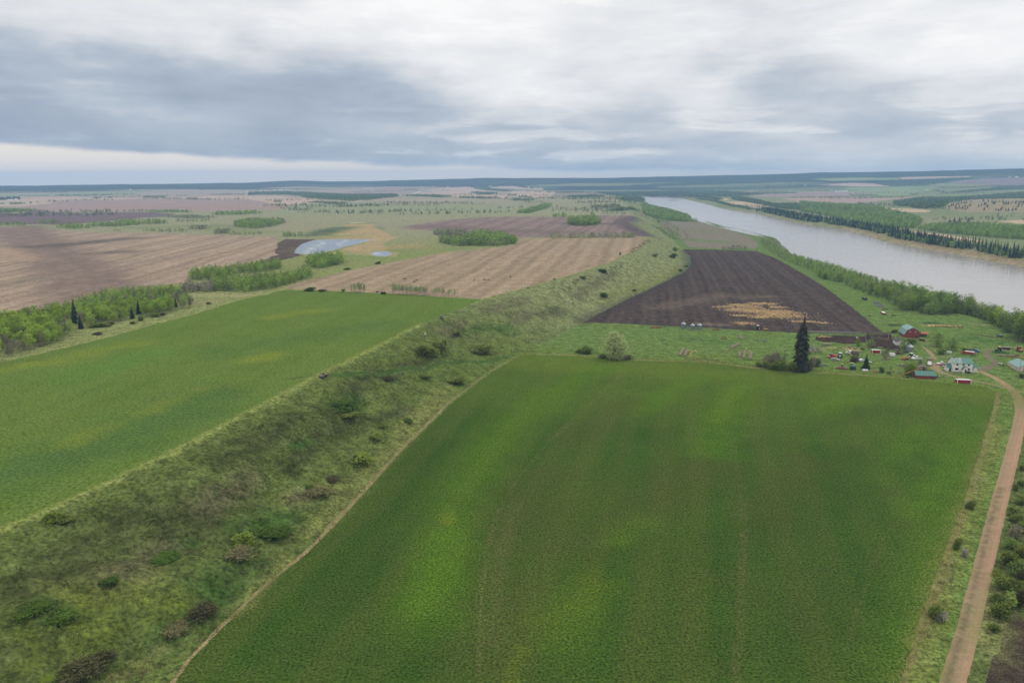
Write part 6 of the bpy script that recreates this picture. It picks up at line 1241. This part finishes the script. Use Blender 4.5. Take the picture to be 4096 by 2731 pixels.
grain_truck((3895, 1421), (3843, 1414), 'paint_red', 'paint_red', 'long red grain truck with white tarp behind the farmhouse', 9.6, 1.5, 'tarp_white'); grain_truck((3719, 1455), (3717, 1464.5), 'paint_white', 'paint_brown', 'white cabbed truck with brown box facing the drive', 6.4, 2.1, 'paint_brown')
grain_truck((3437, 1423), (3383, 1415), 'paint_white', 'paint_brown', 'rusty red grain truck with auger leaning over its box', 8.0, 1.4)
t = place('box_trailer', (3578, 1427), (3557, 1427), 'white box trailer standing beside the maroon pickup', 'trailer', 4.2); MB().box((0, 0, 1.75), (4.0, 2.2, 2.3)).build('body', 'tarp_white', t); MB().box((0, 0, .5), (3.8, 1.9, .25)).build('chassis', 'grey_iron', t); MB().box((2.03, 0, 1.6), (.08, 1.9, 1.9)).build('door', 'paint_grey', t)
for s in (-1, 1): wheel(t, -.4, s * .98, .4)
t = place('camper_trailer', (3788, 1414), (3804, 1416), 'small white camper trailer between the yellow bush and the red truck', 'trailer', 3.4); MB().prism([(-1.7, .5), (1.5, .5), (1.7, 1.2), (1.4, 2.1), (-1.3, 2.15), (-1.7, 1.6)], -1.0, 1.0, 'y').build('body', 'paint_white', t); MB().box((.2, 0, 1.5), (1.2, 2.04, .5)).build('window', 'glass', t)
for s in (-1, 1): wheel(t, 0, s * .9, .34)
def tractor(rear, front, paint, label, roofp='tarp_white', big=1.0, cab=True, hub='paint_yellow'):
    t = place('farm_tractor', rear, front, label, 'tractor', 4.6); 
    MB().prism([(.0, .9), (2.2, .8), (2.3, 1.2), (2.2, 1.65), (0, 1.8)], -.42, .42, 'y').build('hood', paint, t); MB().box((-.8, 0, .95), (2.2, .8, .7)).build('body', 'dark_iron', t)
    if cab:
        MB().prism([(-1.5, 1.4), (.05, 1.3), (-.05, 2.65), (-1.4, 2.65)], -.75, .75, 'y').build('cab', 'glass', t); MB().box((-.75, 0, 2.75), (1.75, 1.7, .2), taper=.9).build('roof', roofp, t)
        f_ = MB()
        for s in (-1, 1):
            for x in (-1.46, 0): f_.box((x, s * .76, 2.0), (.1, .08, 1.4))
            f_.box((-1.0, s * 1.0, 1.75), (1.5, .5, .08))
        f_.build('frame', paint, t)
    MB().tube([(1.2, .2, 1.7), (1.2, .2, 2.6)], .06, 6).build('exhaust', 'dark_iron', t)
    for s in (-1, 1): wheel(t, -1.2, s * .95, .95 * big, .5, hub); wheel(t, 1.6, s * .8, .62 * big, .36, hub)
    return t
tractor((3041, 1317), (3012, 1318), 'paint_green', 'green tractor with white cab roof working the plowed field edge', big=1.0); tractor((3637, 1430), (3660, 1428), 'paint_green', 'green tractor with pale roof behind the white pickups'); tractor((3362, 1425), (3357, 1437), 'paint_grey', 'silver tractor with big pale cab in front of the red machine', 'paint_white', 1.05, hub='paint_grey')
tractor((4003, 1403), (3984, 1408), 'paint_green', 'green tractor with cream roof among dark machinery near the beige shed', 'yellow_wood'); tractor((4068, 1402), (4086, 1410), 'paint_orange', 'orange red tractor standing above the timber pile', 'rust', cab=True, hub='paint_grey')
t = place('combine_harvester', (3336, 1432), (3320, 1430), 'bright red harvester with flat grey roof next to the silver tractor', 'harvester', 5.0, hi=1.4)
MB().prism([(-2.6, .9), (1.2, .8), (1.6, 1.4), (1.2, 2.6), (-1.0, 3.0), (-2.6, 2.3)], -1.4, 1.4, 'y').build('body', 'paint_red', t); MB().box((1.2, .3, 2.7), (1.5, 1.4, 1.2)).build('cab', 'glass', t); MB().box((1.2, .3, 3.4), (2.0, 1.9, .2)).build('roof', 'grey_iron', t); MB().box((2.6, 0, .6), (1.2, 4.2, .7)).build('header', 'paint_red', t); four(t, -1.9, 1.0, 1.35, .85, .5, 'paint_white', r2=.5)
t = place('combine_harvester', (3412, 1478), (3410, 1473), 'bright green harvester seen from behind at the farm fence line', 'harvester', None); t.scale = (.95, .95, .95)
MB().prism([(-2.8, .9), (1.6, .8), (2.0, 1.6), (1.4, 2.9), (-1.4, 3.1), (-2.8, 2.5)], -1.6, 1.6, 'y').build('body', 'paint_green', t); MB().box((2.0, .6, 2.8), (1.5, 1.6, 1.4)).build('cab', 'glass', t); MB().box((2.0, .6, 3.6), (1.9, 2.1, .2)).build('roof', 'yellow_wood', t)
MB().tube([(-.5, 1.7, 2.6), (-2.6, 2.3, 2.9)], .2, 8).build('unloading_auger', 'paint_green', t); MB().box((-2.9, 0, 1.5), (.2, 2.4, .9)).build('chaff_hood', 'dark_iron', t); four(t, -1.9, 1.4, 1.5, .9, .55, 'paint_yellow', r2=.5)
t = place('swather', (3368, 1471), (3367, 1475), 'red swather with wide open reel next to the green harvester', 'swather', None)
MB().box((1.6, 0, .5), (1.0, 6.6, .5)).build('header', 'paint_red', t); rl = MB()
for k in range(6): a = k * 1.047; rl.box((2.0 + .7 * math.cos(a), 0, 1.3 + .7 * math.sin(a)), (.09, 6.4, .09))
for y in (-3.2, -1.1, 1.1, 3.2):
    for k in range(3): rl.box((2.0, y, 1.3), (1.4, .06, .07), ry=k * 1.047)
rl.build('reel', 'grey_iron', t); MB().box((-.8, 0, 1.0), (2.8, 1.3, .8)).build('body', 'paint_red', t); MB().box((-.1, 0, 1.9), (1.0, 1.0, 1.1)).build('seat_platform', 'dark_iron', t); MB().box((-.1, 0, 2.9), (1.3, 1.2, .12)).build('canopy', 'yellow_wood', t); mt = MB()
for x in (-.6, .4):
    for s in (-.5, .5): mt.box((x, s, 2.3), (.06, .06, 1.2))
mt.build('canopy_post', 'grey_iron', t); four(t, -1.9, .3, 1.4, .6, .35, 'paint_yellow', r2=.4)
def wagon(rear, front, paint, label, L=5.0, h=1.1, load='dark_iron', cat='wagon'):
    t = place('farm_wagon', rear, front, label, cat, L); MB().box((0, 0, .85 + h / 2), (L, 2.2, h)).build('box', paint, t); MB().box((0, 0, .87 + h), (L - .3, 1.95, .06)).build('load', load, t); MB().box((0, 0, .65), (L - .6, .7, .25)).box((L / 2 + .8, 0, .55), (1.8, .12, .12)).build('chassis', 'dark_iron', t); four(t, -L / 2 + .8, L / 2 - .8, .95, .4, .24, 'grey_iron'); return t
wagon((4011, 1397), (4038, 1399), 'paint_maroon', 'dark red wagon with pale rim behind the green machinery', 5.6, 1.3, 'steel'); wagon((3676, 1364), (3699, 1366), 'paint_maroon', 'old red box wagon parked in front of the barn', 4.6, 1.5, 'old_board'); wagon((3522, 1250), (3544, 1264), 'paint_red', 'long red and white wagon alone in the pasture', 6.4, .7, 'tarp_white')
wagon((3448, 1198), (3466, 1203), 'dark_iron', 'dark wagon at the edge of the riverside trees', 4.5, 1.4, 'old_board'); wagon((3989, 1345), (4008, 1348), 'dark_iron', 'dark flat wagon at the end of the fallen fence', 4.5, .6, 'paint_blue'); wagon((3607, 1437), (3636, 1439), 'paint_maroon', 'low maroon implement deck beside the white pickups', 5.0, .5, 'rust')
t = place('small_tractor', (3623, 1440), (3609, 1439), 'small tractor under a flat orange canopy near the white pickups', 'tractor', None); MB().prism([(-.9, .5), (1.3, .5), (1.3, 1.0), (0, 1.15), (-.9, .9)], -.4, .4, 'y').build('body', 'paint_orange', t); MB().box((-.3, 0, 2.45), (1.9, 1.6, .12)).build('canopy', 'paint_orange', t)
for s in (-.5, .5): MB().box((-.8, s, 1.6), (.08, .08, 1.7)).build('canopy_post', 'dark_iron', t); wheel(t, -.6, s * 1.3, .6, .3, 'paint_orange'); wheel(t, .9, s * 1.1, .4, .22, 'paint_orange')
def implement(a, b_, paint, label, w_=2.4, n=9, cat='farm implement', name='field_implement', disc=True):
    t = place(name, a, b_, label, cat); q = at_many([a, b_]); L = float(np.linalg.norm(q[1] - q[0])); f_ = MB()
    for y in (-w_ / 2, 0, w_ / 2): f_.box((0, y, .7), (L, .14, .14))
    for k in range(4): f_.box((-L / 2 + L * k / 3, 0, .72), (.14, w_, .14))
    f_.box((L * .1, -w_ / 2 - .9, .6), (.12, 1.8, .12)).build('frame', paint, t); d = MB()
    for k in range(n):
        x = -L / 2 + L * (k + .5) / n
        for y in (-w_ * .4, w_ * .4): d.wheel((x, y, .38), .38, .07, 10, 'y') if disc else d.tube([(x, y, .7), (x + .15, y - .1, .05)], .05, 4)
    d.build('disc_gang' if disc else 'tine_row', paint if disc else 'dark_iron', t)
    for s in (-1, 1): wheel(t, s * L * .3, 0, .4, .22, 'grey_iron')
    return t
implement((2601, 1311), (2646, 1311), 'rust', 'long rusty disc harrow lying at the plowed field edge', 2.2, 16); implement((2850, 1320), (2875, 1319), 'rust', 'short rusty harrow beyond the three grain bins', 1.6, 8); implement((2883, 1356), (2907, 1357), 'rust', 'rusty flat harrow lying between the bales and the bins', 1.8, 8, disc=False)
implement((3020, 1361), (3070, 1366), 'grey_iron', 'greenish grey cultivator lying in the open grass', 2.4, 9, disc=False); implement((3258, 1461), (3310, 1462), 'grey_iron', 'flat grey metal frame lying near the tall spruce', 1.4, 10); implement((3597, 1461), (3618, 1466), 'grey_iron', 'round grey scrap frame lying in the dry yard grass', 2.6, 6)
implement((3054, 1317.5), (3071, 1317.5), 'paint_yellow', 'yellow harrow towed behind the green tractor', 1.6, 6); implement((3974, 1413), (4030, 1411), 'paint_green', 'dark green seeder among the machinery near the beige shed', 3.4, 10); implement((3880, 1424), (3904, 1424), 'paint_green', 'low green blade behind the red grain truck', .8, 3, disc=False); implement((3612, 1412), (3632, 1410), 'dark_iron', 'dark harrow beside the lone grain bin', 1.4, 6)
implement((3567, 1263), (3584, 1263), 'dark_iron', 'small dark implement alone in the pasture beyond the barn', 1.4, 5); implement((3474, 1265), (3484, 1266), 'old_board', 'tiny brown implement at the plowed field corner', 1.2, 3); implement((4060, 1422), (4076, 1424), 'paint_green', 'dark green mower between orange tractor and timber pile', 1.6, 5)
# stock tank pens: two open rings of grey panels
for i, (px, py, r_, lab) in enumerate(((3506, 1214, 3.0, 'ring of grey panels holding soil, farther of a touching pair in the pasture'), (3520, 1227, 3.4, 'ring of grey panels holding soil, nearer of a touching pair in the pasture'))):
    t = tag(empty('panel_ring', at(px, py)), lab, 'enclosure'); MB().lathe([(r_, -.2), (r_, 1.5), (r_ - .12, 1.5), (r_ - .12, -.2)], 24).build('wall', 'grey_iron', t); MB().lathe([(r_ - .2, 0), (r_ - .3, .7), (.3, 1.0)], 18).build('soil', 'old_board', t)
# the auger leaning over the shed
t = tag(empty('grain_auger', at(3630, 1511)), 'long rusty grain auger leaning up onto the long red shed', 'auger'); a = Vector((0, 0, 0)); e_ = at(3681, 1506); d = e_ - t.location; top = Vector((d.x, d.y, 5.6))
a0 = at(3577, 1513.5) - t.location; MB().tube([a0 + Vector((0, 0, .4)), top], .22, 8).build('auger_tube', 'rust', t); MB().box(top + Vector((.1, 0, -.6)), (.5, .5, 1.2)).build('spout', 'grey_board', t)
MB().tube([(0, -.7, .4), (0, 0, 2.2), (0, .7, .4)], .08, 5).tube([a0 * .4 + Vector((0, 0, .9)), (0, 0, .4)], .07, 5).build('frame', 'dark_iron', t)
for s in (-.8, .8): wheel(t, 0, s, .45, .22, 'dark_iron')
t = tag(empty('grain_auger', at(3369, 1411)), 'thin pale auger sloping down across the rusty red grain truck', 'auger'); e_ = at(3408, 1428) - t.location; MB().tube([(0, 0, 4.2), (e_.x, e_.y, 1.0)], .14, 6).build('auger_tube', 'yellow_wood', t); MB().box((0, 0, 3.6), (.3, .3, 1.2)).build('spout', 'yellow_wood', t); MB().tube([(e_.x * .5, e_.y * .5, .2), (e_.x * .5, e_.y * .5, 2.4)], .08, 5).build('prop', 'grey_iron', t)
# bags, pallets, trough, tank, logs
def lump(name, px, py, d, mat, label, cat):
    m0 = MB().lathe([(d * .42, -.1), (d * .55, d * .2), (d * .5, d * .55), (d * .28, d * .75), (.05, d * .8)], 12); m0.v = [(x + random.uniform(-.07, .07) * d, y + random.uniform(-.07, .07) * d, z_ + random.uniform(-.05, .05) * d) for x, y, z_ in m0.v]
    o = m0.build(name, mat, None, at(px, py), 0, True); return tag(o, label, cat)
lump('bulk_bag', 3455, 1484, 1.7, 'tarp_white', 'white bulk bag standing apart from the spruce trunk', 'bag'); lump('bulk_bag', 3466, 1484, 1.6, 'tarp_white', 'white bulk bag touching the small ragged spruce', 'bag'); lump('white_barrel', 3770, 1413 - .5, .9, 'paint_white', 'small white barrel standing before the yellow bush', 'barrel'); lump('white_barrel', 3650, 1405, .8, 'paint_white', 'small white tank at the foot of the lone grain bin', 'tank')
t = tag(empty('pallet_stack', at(3498, 1490), R(-40)), 'red striped pallets leaning together by the farm fence line', 'pallets')
for k in range(3): MB().box((k * .9 - .9, 0, .7), (.35, 2.4, .14), rx=R(30)).build('board', 'red_board', t)
t = tag(empty('water_trough', at(3428, 1351), R(-20)), 'white trough standing in the muddy corral', 'trough'); MB().box((0, 0, .35), (1.2, 2.2, .7), taper=1.1).build('tub', 'paint_white', t); MB().box((0, 0, .70), (1.0, 2.0, .06)).build('water', 'glass', t)
for px, py, lab in ((3520, 1391.5, 'pale feed trough against the corral mud, beside the shelter'), (3585, 1402, 'pale feed trough near the leaning corral fence')):
    t = tag(empty('feed_trough', at(px, py), R(-15)), lab, 'trough'); MB().box((0, 0, .5), (3.0, .8, .5), taper=1.15).build('tub', 'grey_board', t); MB().box((-1.2, 0, .1), (.12, .7, .5)).box((1.2, 0, .1), (.12, .7, .5)).build('leg', 'grey_board', t)
t = tag(empty('timber_pile', at(4040, 1427), R(-18)), 'long pile of weathered timber and scrap behind the beige shed', 'timber pile')
for k in range(26): MB().box((random.uniform(-7, 7), random.uniform(-1.5, 1.5), .25 + random.random() * .9), (random.uniform(3, 6), .28, .22), R(random.uniform(-9, 9)), R(random.uniform(-6, 6))).build('timber', random.choice(('grey_board', 'old_board', 'yellow_wood', 'rust')), t)
t = tag(empty('scrap_heap', at(4012, 1463), R(-10)), 'heap of broken boards and scrap at the corner of the beige shed', 'scrap heap')
for k in range(18): MB().box((random.uniform(-2.6, 2.6), random.uniform(-2, 2), .2 + random.random() * .8), (random.uniform(1, 2.6), .3, .16), R(random.uniform(0, 180)), R(random.uniform(-25, 25))).build('board', random.choice(('old_board', 'grey_board', 'rust', 'dark_iron')), t)
MB().box((-2.2, -.3, 1.9), (2.2, .3, .12)).box((-1.3, -.6, 1.1), (.2, .2, 2.0), ry=R(18)).build('white_plank', 'paint_white', t)
t = tag(empty('brush_pile', at(3576, 1303), R(-8)), 'big dead brush pile beyond the red barn', 'brush pile'); m0 = MB()
for k in range(90):
    a = random.uniform(0, 6.28); p0 = Vector((random.gauss(0, 3.4), random.gauss(0, 1.4), random.random() * .6)); m0.tube([p0, p0 + Vector((math.cos(a) * random.uniform(1, 2.6), math.sin(a) * random.uniform(.6, 1.6), random.uniform(.2, 2.0)))], [.09, .03], 3, False)
m0.build('branch', 'bark_dark', t)['kind'] = 'stuff'
t = tag(empty('log_stack', at(3541, 1237), R(-14)), 'few dark logs lying by the panel rings in the pasture', 'logs')
for k in range(5): MB().tube([(-2.5 + k * .3, k * .4 - .8, .3), (2.6 - k * .2, k * .4 - .7, .3)], .22, 7).build('log', 'bark_dark', t)
t = tag(empty('scrap_heap', at(3704, 1512), 0), 'grey scrap beside the end of the long red shed', 'scrap heap')
t.location = at(3752, 1508)
for k in range(9): MB().box((random.uniform(-1.6, 1.6), random.uniform(-1, 1), .2 + random.random() * .5), (random.uniform(.6, 1.6), .5, .2), R(random.uniform(0, 180)), R(random.uniform(-20, 20))).build('scrap_piece', random.choice(('grey_iron', 'steel', 'dark_iron')), t)
t = tag(empty('scrap_heap', at(4048, 1505), 0), 'tiny heap of pale rubbish on the lawn before the beige shed', 'scrap heap')
for k in range(7): MB().box((random.uniform(-1.2, 1.2), random.uniform(-.8, .8), .15), (random.uniform(.4, .9), .4, .3), R(random.uniform(0, 180))).build('scrap_piece', random.choice(('grey_iron', 'paint_white', 'old_board')), t)
# the two machines out in the upper field
t = place('utility_buggy', (1307, 1503), (1280, 1512), 'dark old buggy with wooden deck on the field track', 'utility vehicle', 4.4, lo=.8, hi=1.6)
MB().box((-.9, 0, .95), (2.6, 1.5, .5)).build('deck', 'paint_brown', t); MB().box((1.0, 0, .85), (1.5, 1.3, .5)).build('hood', 'grey_iron', t); MB().box((0, 0, .6), (3.8, .8, .25)).build('chassis', 'dark_iron', t); fr = MB()
for s in (-.6, .6): fr.tube([(1.4, s, 1.0), (.7, s, 2.1)], .06, 5)
fr.tube([(.7, -.6, 2.1), (.7, .6, 2.1)], .06, 5).build('windshield_frame', 'dark_iron', t); MB().box((-.2, 0, 1.35), (.4, 1.2, .5)).build('seat', 'dark_iron', t); four(t, -1.4, 1.3, .8, .5, .3, 'grey_iron')
t = place('side_by_side', (1766, 1272), (1767, 1277.5), 'dark covered side by side at the end of the upper field', 'utility vehicle', None); t.scale = (1.15, 1.15, 1.15)
MB().prism([(-1.5, .45), (1.5, .45), (1.5, .95), (.6, 1.1), (-1.5, 1.0)], -.75, .75, 'y').build('body', 'dark_iron', t); MB().prism([(-.7, 1.1), (.6, 1.1), (.3, 1.85), (-.6, 1.85)], -.7, .7, 'y').build('cab', 'glass', t); MB().box((-.15, 0, 1.93), (1.5, 1.5, .12)).build('roof', 'paint_blue', t); MB().box((1.52, 0, .7), (.08, 1.3, .25)).build('bumper', 'steel', t); four(t, -1.0, 1.05, .72, .36, .28, 'grey_iron')
t = tag(empty('field_box', at(1702, 1339), R(20)), 'small white box on the crest above the tall scarp bushes', 'box'); MB().prism([(-.55, 0), (.55, 0), (.5, .9), (0, 1.2), (-.5, .9)], -.6, .6, 'y').build('body', 'paint_white', t); MB().box((0, -.62, .45), (.5, .06, .6)).build('door', 'dark_door', t)
lump('boulder', 1686, 1338, .8, 'grey_board', 'pale rock next to the small white box on the crest', 'rock'); lump('boulder', 2283, 1207, 1.1, 'tarp_white', 'single white rock on the grassy slope', 'rock')
# bales in rows
BM = {}
def bale_mesh(mat):
    if mat not in BM:
        m0 = MB(); prof = [(.05, -.76), (.55, -.77), (.84, -.72), (.9, -.5), (.9, .5), (.84, .72), (.55, .77), (.05, .76)]; q = MB().lathe(prof, 16)
        Mx = Matrix.Rotation(R(90), 3, 'Y'); m0.add([Mx @ Vector(p) * random.uniform(.97, 1.03) for p in q.v], q.f); BM[mat] = m0.mesh('hay_bale', mat, True)
    return BM[mat]
def bales(a, b_, n, mat, label, group, across=False):
    q = at_many([a, b_]); d = q[1] - q[0]; ang = math.atan2(d[1], d[0]) + (R(90) if across else 0)
    for k in range(n):
        p = q[0] + d * (k / max(n - 1, 1)); p[2] = H(p[0], p[1]) + .84
        o = put('hay_bale', bale_mesh(mat), None, p, (R(random.uniform(0, 60)), 0, ang + R(random.uniform(-5, 5))), 1.12); tag(o, label, 'hay bale', group if n > 1 else None)
A_ = lambda x, y: (2600 + x / 2.352, 1100 + y / 2.352)
bales(A_(280, 760), A_(312, 707), 6, 'hay', 'weathered round bale in the longer row beside the yellow straw strips', 'longer bale row by the straw strips'); bales(A_(328, 762), A_(352, 722), 4, 'hay', 'weathered round bale in the shorter row touching the yellow straw strips', 'shorter bale row by the straw strips')
bales(A_(768, 689), A_(832, 660), 4, 'hay', 'round bale in the slanting row out in the middle of the grass', 'slanting bale row'); bales(A_(857, 606), A_(845, 578), 3, 'hay', 'round bale in the short row farthest out toward the plowed field', 'farthest bale row')
bales(A_(845, 772), A_(840, 742), 3, 'hay', 'round bale in the shortest of three rows before the hedge', 'shortest of three bale rows'); bales(A_(880, 787), A_(893, 735), 5, 'hay', 'round bale in the middle one of three rows before the hedge', 'middle of three bale rows'); bales(A_(898, 717), A_(898, 717), 1, 'hay', 'lone round bale just beyond the middle row before the hedge', None); bales(A_(940, 796), A_(952, 740), 5, 'hay', 'round bale in the row nearest the hedge of three', 'bale row nearest the hedge')
C_ = lambda x, y: (3000 + x / 5.88, 1250 + y / 5.88)
for a, b_, n, lab, g in ((C_(1430, 945), C_(1400, 830), 4, 'grey old bale in the first row behind the tall spruce', 'first grey bale row'), (C_(1530, 940), C_(1490, 830), 4, 'grey old bale in the second row behind the tall spruce', 'second grey bale row'), (C_(1650, 940), C_(1610, 860), 3, 'grey old bale in the third row behind the tall spruce', 'third grey bale row'), (C_(1750, 775), C_(1870, 775), 3, 'grey old bale in the row lying along the corral mud', 'grey bales by the corral mud')): bales(a, b_, n, 'hay_grey', lab, g)
bales(dd([(565, 830)])[0], dd([(565, 830)])[0], 1, 'hay_grey', 'single grey bale on the straw patch, nearer the harvester', None); bales(dd([(698, 862)])[0], dd([(698, 862)])[0], 1, 'hay_grey', 'single grey bale on the straw patch, below the bright green tree', None); bales(C_(1540, 1088), C_(1540, 1088), 1, 'hay', 'small leftover bale in the weeds near the grey metal frame', None)
# loose straw, nobody could count it
plain('straw_gold', (.58, .42, .21), .95, var=.15, scale=.6)
carpet('loose_straw', 'straw_gold', [([(2855, 1227), (2923, 1227)], 5.1), ([(2923, 1220), (2983, 1220)], 8.5), ([(3004, 1215), (3089, 1215)], 8.5), ([(2966, 1227), (3034, 1228)], 8.5), ([(3085, 1228), (3136, 1229)], 8.5), ([(2927, 1239), (3025, 1240)], 15.3), ([(3017, 1247), (3165, 1249)], 13.6), ([(3012, 1268), (3076, 1268)], 8.5), ([(3059, 1258), (3165, 1262)], 20.4), ([(2930, 1262), (2990, 1262)], 5.1), ([(2949, 1292), (3004, 1294)], 8.5), ([(3170, 1285), (3255, 1287)], 5.1), ([(3276, 1291), (3314, 1293)], 5.1), ([(3178, 1264), (3208, 1265)], 4.2),
    ([(2755, 1402), (2780, 1404)], 1.6), ([(2765, 1409), (2785, 1409)], 1.0), ([(2762, 1416), (2772, 1416)], 1.0), ([(2759, 1420), (2768, 1420)], 1.0), ([(2757, 1426), (2766, 1426)], 1.2), ([(3289, 1391), (3342, 1391)], 1.4), ([(3370, 1395), (3425, 1394)], 2.4), ([(3375, 1390), (3400, 1388)], 1.6), ([(3706, 1304), (3780, 1303)], 4), ([(3760, 1305), (3850, 1306)], 4), ([(3280, 1347), (3320, 1347)], 2.2), ([(2975, 1392), (2990, 1392)], .6), ([(2998, 1405), (3008, 1405)], .6), ([(2990, 1415), (3006, 1416)], .8)], 4.2, 1.3, .08, 'golden straw strewn on the plowed field and in the yard')
carpet('old_straw', 'straw_leaf', [([(2770, 1436), (2840, 1441), (2925, 1450)], 5), ([(2775, 1444), (2850, 1449), (2915, 1456)], 3), ([(2880, 1396), (2925, 1402)], 5), ([(3960, 1296), (4010, 1297)], 5), ([(4000, 1400), (4060, 1395)], 6), ([(2990, 1460), (3050, 1470)], 3)], 2.0, .8, .3, 'bleached old straw and dead weeds near the bales', clump=7)
carpet('spoil_heap', 'spoil', [([(3700, 1294), (3730, 1293), (3765, 1296)], 3), ([(3740, 1307), (3790, 1309), (3850, 1309)], 1.6)], 4, .8, .8, 'dark heap of dug soil beside straw beyond the barn') if MAT.get('spoil') or plain('spoil', (.07, .05, .04), .95, var=.3) else None
# cattle on the stubble
def cow_mesh(mat):
    m0 = MB(); P = [(-.95, .95, .10), (-.85, 1.12, .30), (-.4, 1.10, .36), (.1, 1.05, .37), (.55, 1.12, .33), (.85, 1.2, .24), (1.15, 1.38, .16), (1.32, 1.42, .15), (1.62, 1.22, .09)]
    m0.tube([(x, 0, z_) for x, z_, r_ in P], [r_ for x, z_, r_ in P], 8)
    for x, s in ((-.72, -1), (-.72, 1), (.6, -1), (.6, 1)): m0.tube([(x, s * .2, 1.0), (x + (.08 if x > 0 else -.1), s * .2, .5), (x, s * .2, 0)], [.13, .07, .06], 5)
    m0.tube([(-.95, 0, 1.15), (-1.08, 0, .9), (-1.08, 0, .5)], [.04, .03, .04], 4)
    for s in (-1, 1): m0.tube([(1.3, s * .12, 1.5), (1.28, s * .28, 1.5)], [.05, .03], 4)
    return m0.mesh('cow', mat, True)
cm = {k: cow_mesh(k) for k in ('hide', 'hide_red')}
for o_, L in (((1000, 680), [(1455, 1033), (1545, 1062), (1566, 1048), (2108, 1044), (2200, 1040), (2220, 1042), (2242, 1039), (1197, 1157)]), ((1900, 660), [(335, 1059), (748, 1080)])):
    for x, y in L:
        p = at(o_[0] + x / 2.352, o_[1] + y / 2.352); tag(put('cow', cm['hide'], None, p, (0, 0, random.uniform(0, 6.28)), random.uniform(1.0, 1.3) if y < 1150 else 1.1), 'dark cow grazing on the stubble field', 'cow', 'cattle on the stubble field')
for x, y, lab in ((965, 1092, 'reddish brown cow on the scarp below the stubble crest'), (500, 1166, 'reddish brown cow at the stubble corner near the upper field')):
    tag(put('cow', cm['hide_red'], None, at(1900 + x / 2.352, 660 + y / 2.352), (0, 0, random.uniform(0, 6.28)), 1.2), lab, 'cow')
# little low island in the river
t = MB().lathe([(26, -.4), (16, .9), (5, 2.0)], 16); t.v = [(x * 1.6, y, z_) for x, y, z_ in t.v]
q = ray([2694], [802])[0]; k = (ZW - CAM_H) / q[2]
o = t.build('river_island', 'drygrass', None, (q[0] * k, q[1] * k, ZW)); o['kind'] = 'structure'
# ------------------------------------------------------------------ air: a faint even haze over the whole valley
def build_haze():
    x0, x1, y0, y1, z0, z1 = -11800, 11800, -400, 13400, -800.0, 262.0
    me = bpy.data.meshes.new('haze')
    vs = [(x, y, z_) for z_ in (z0, z1) for x, y in ((x0, y0), (x1, y0), (x1, y1), (x0, y1))]
    me.from_pydata(vs, [], [(3, 2, 1, 0), (4, 5, 6, 7), (0, 1, 5, 4), (1, 2, 6, 5), (2, 3, 7, 6), (3, 0, 4, 7)])
    m_ = bpy.data.materials.new('haze'); m_.use_nodes = True; n = NT(m_.node_tree); n.n.clear()
    v = n.node('ShaderNodeVolumePrincipled'); v.inputs['Density'].default_value = HAZE; v.inputs['Color'].default_value = (.38, .63, 1.0, 1)
    o_ = n.node('ShaderNodeOutputMaterial'); n.l.new(v.outputs[0], o_.inputs['Volume'])
    me.materials.append(m_)
    o = bpy.data.objects.new('haze', me); COL.objects.link(o); o['kind'] = 'stuff'
HAZE = 8.6e-5
build_haze()
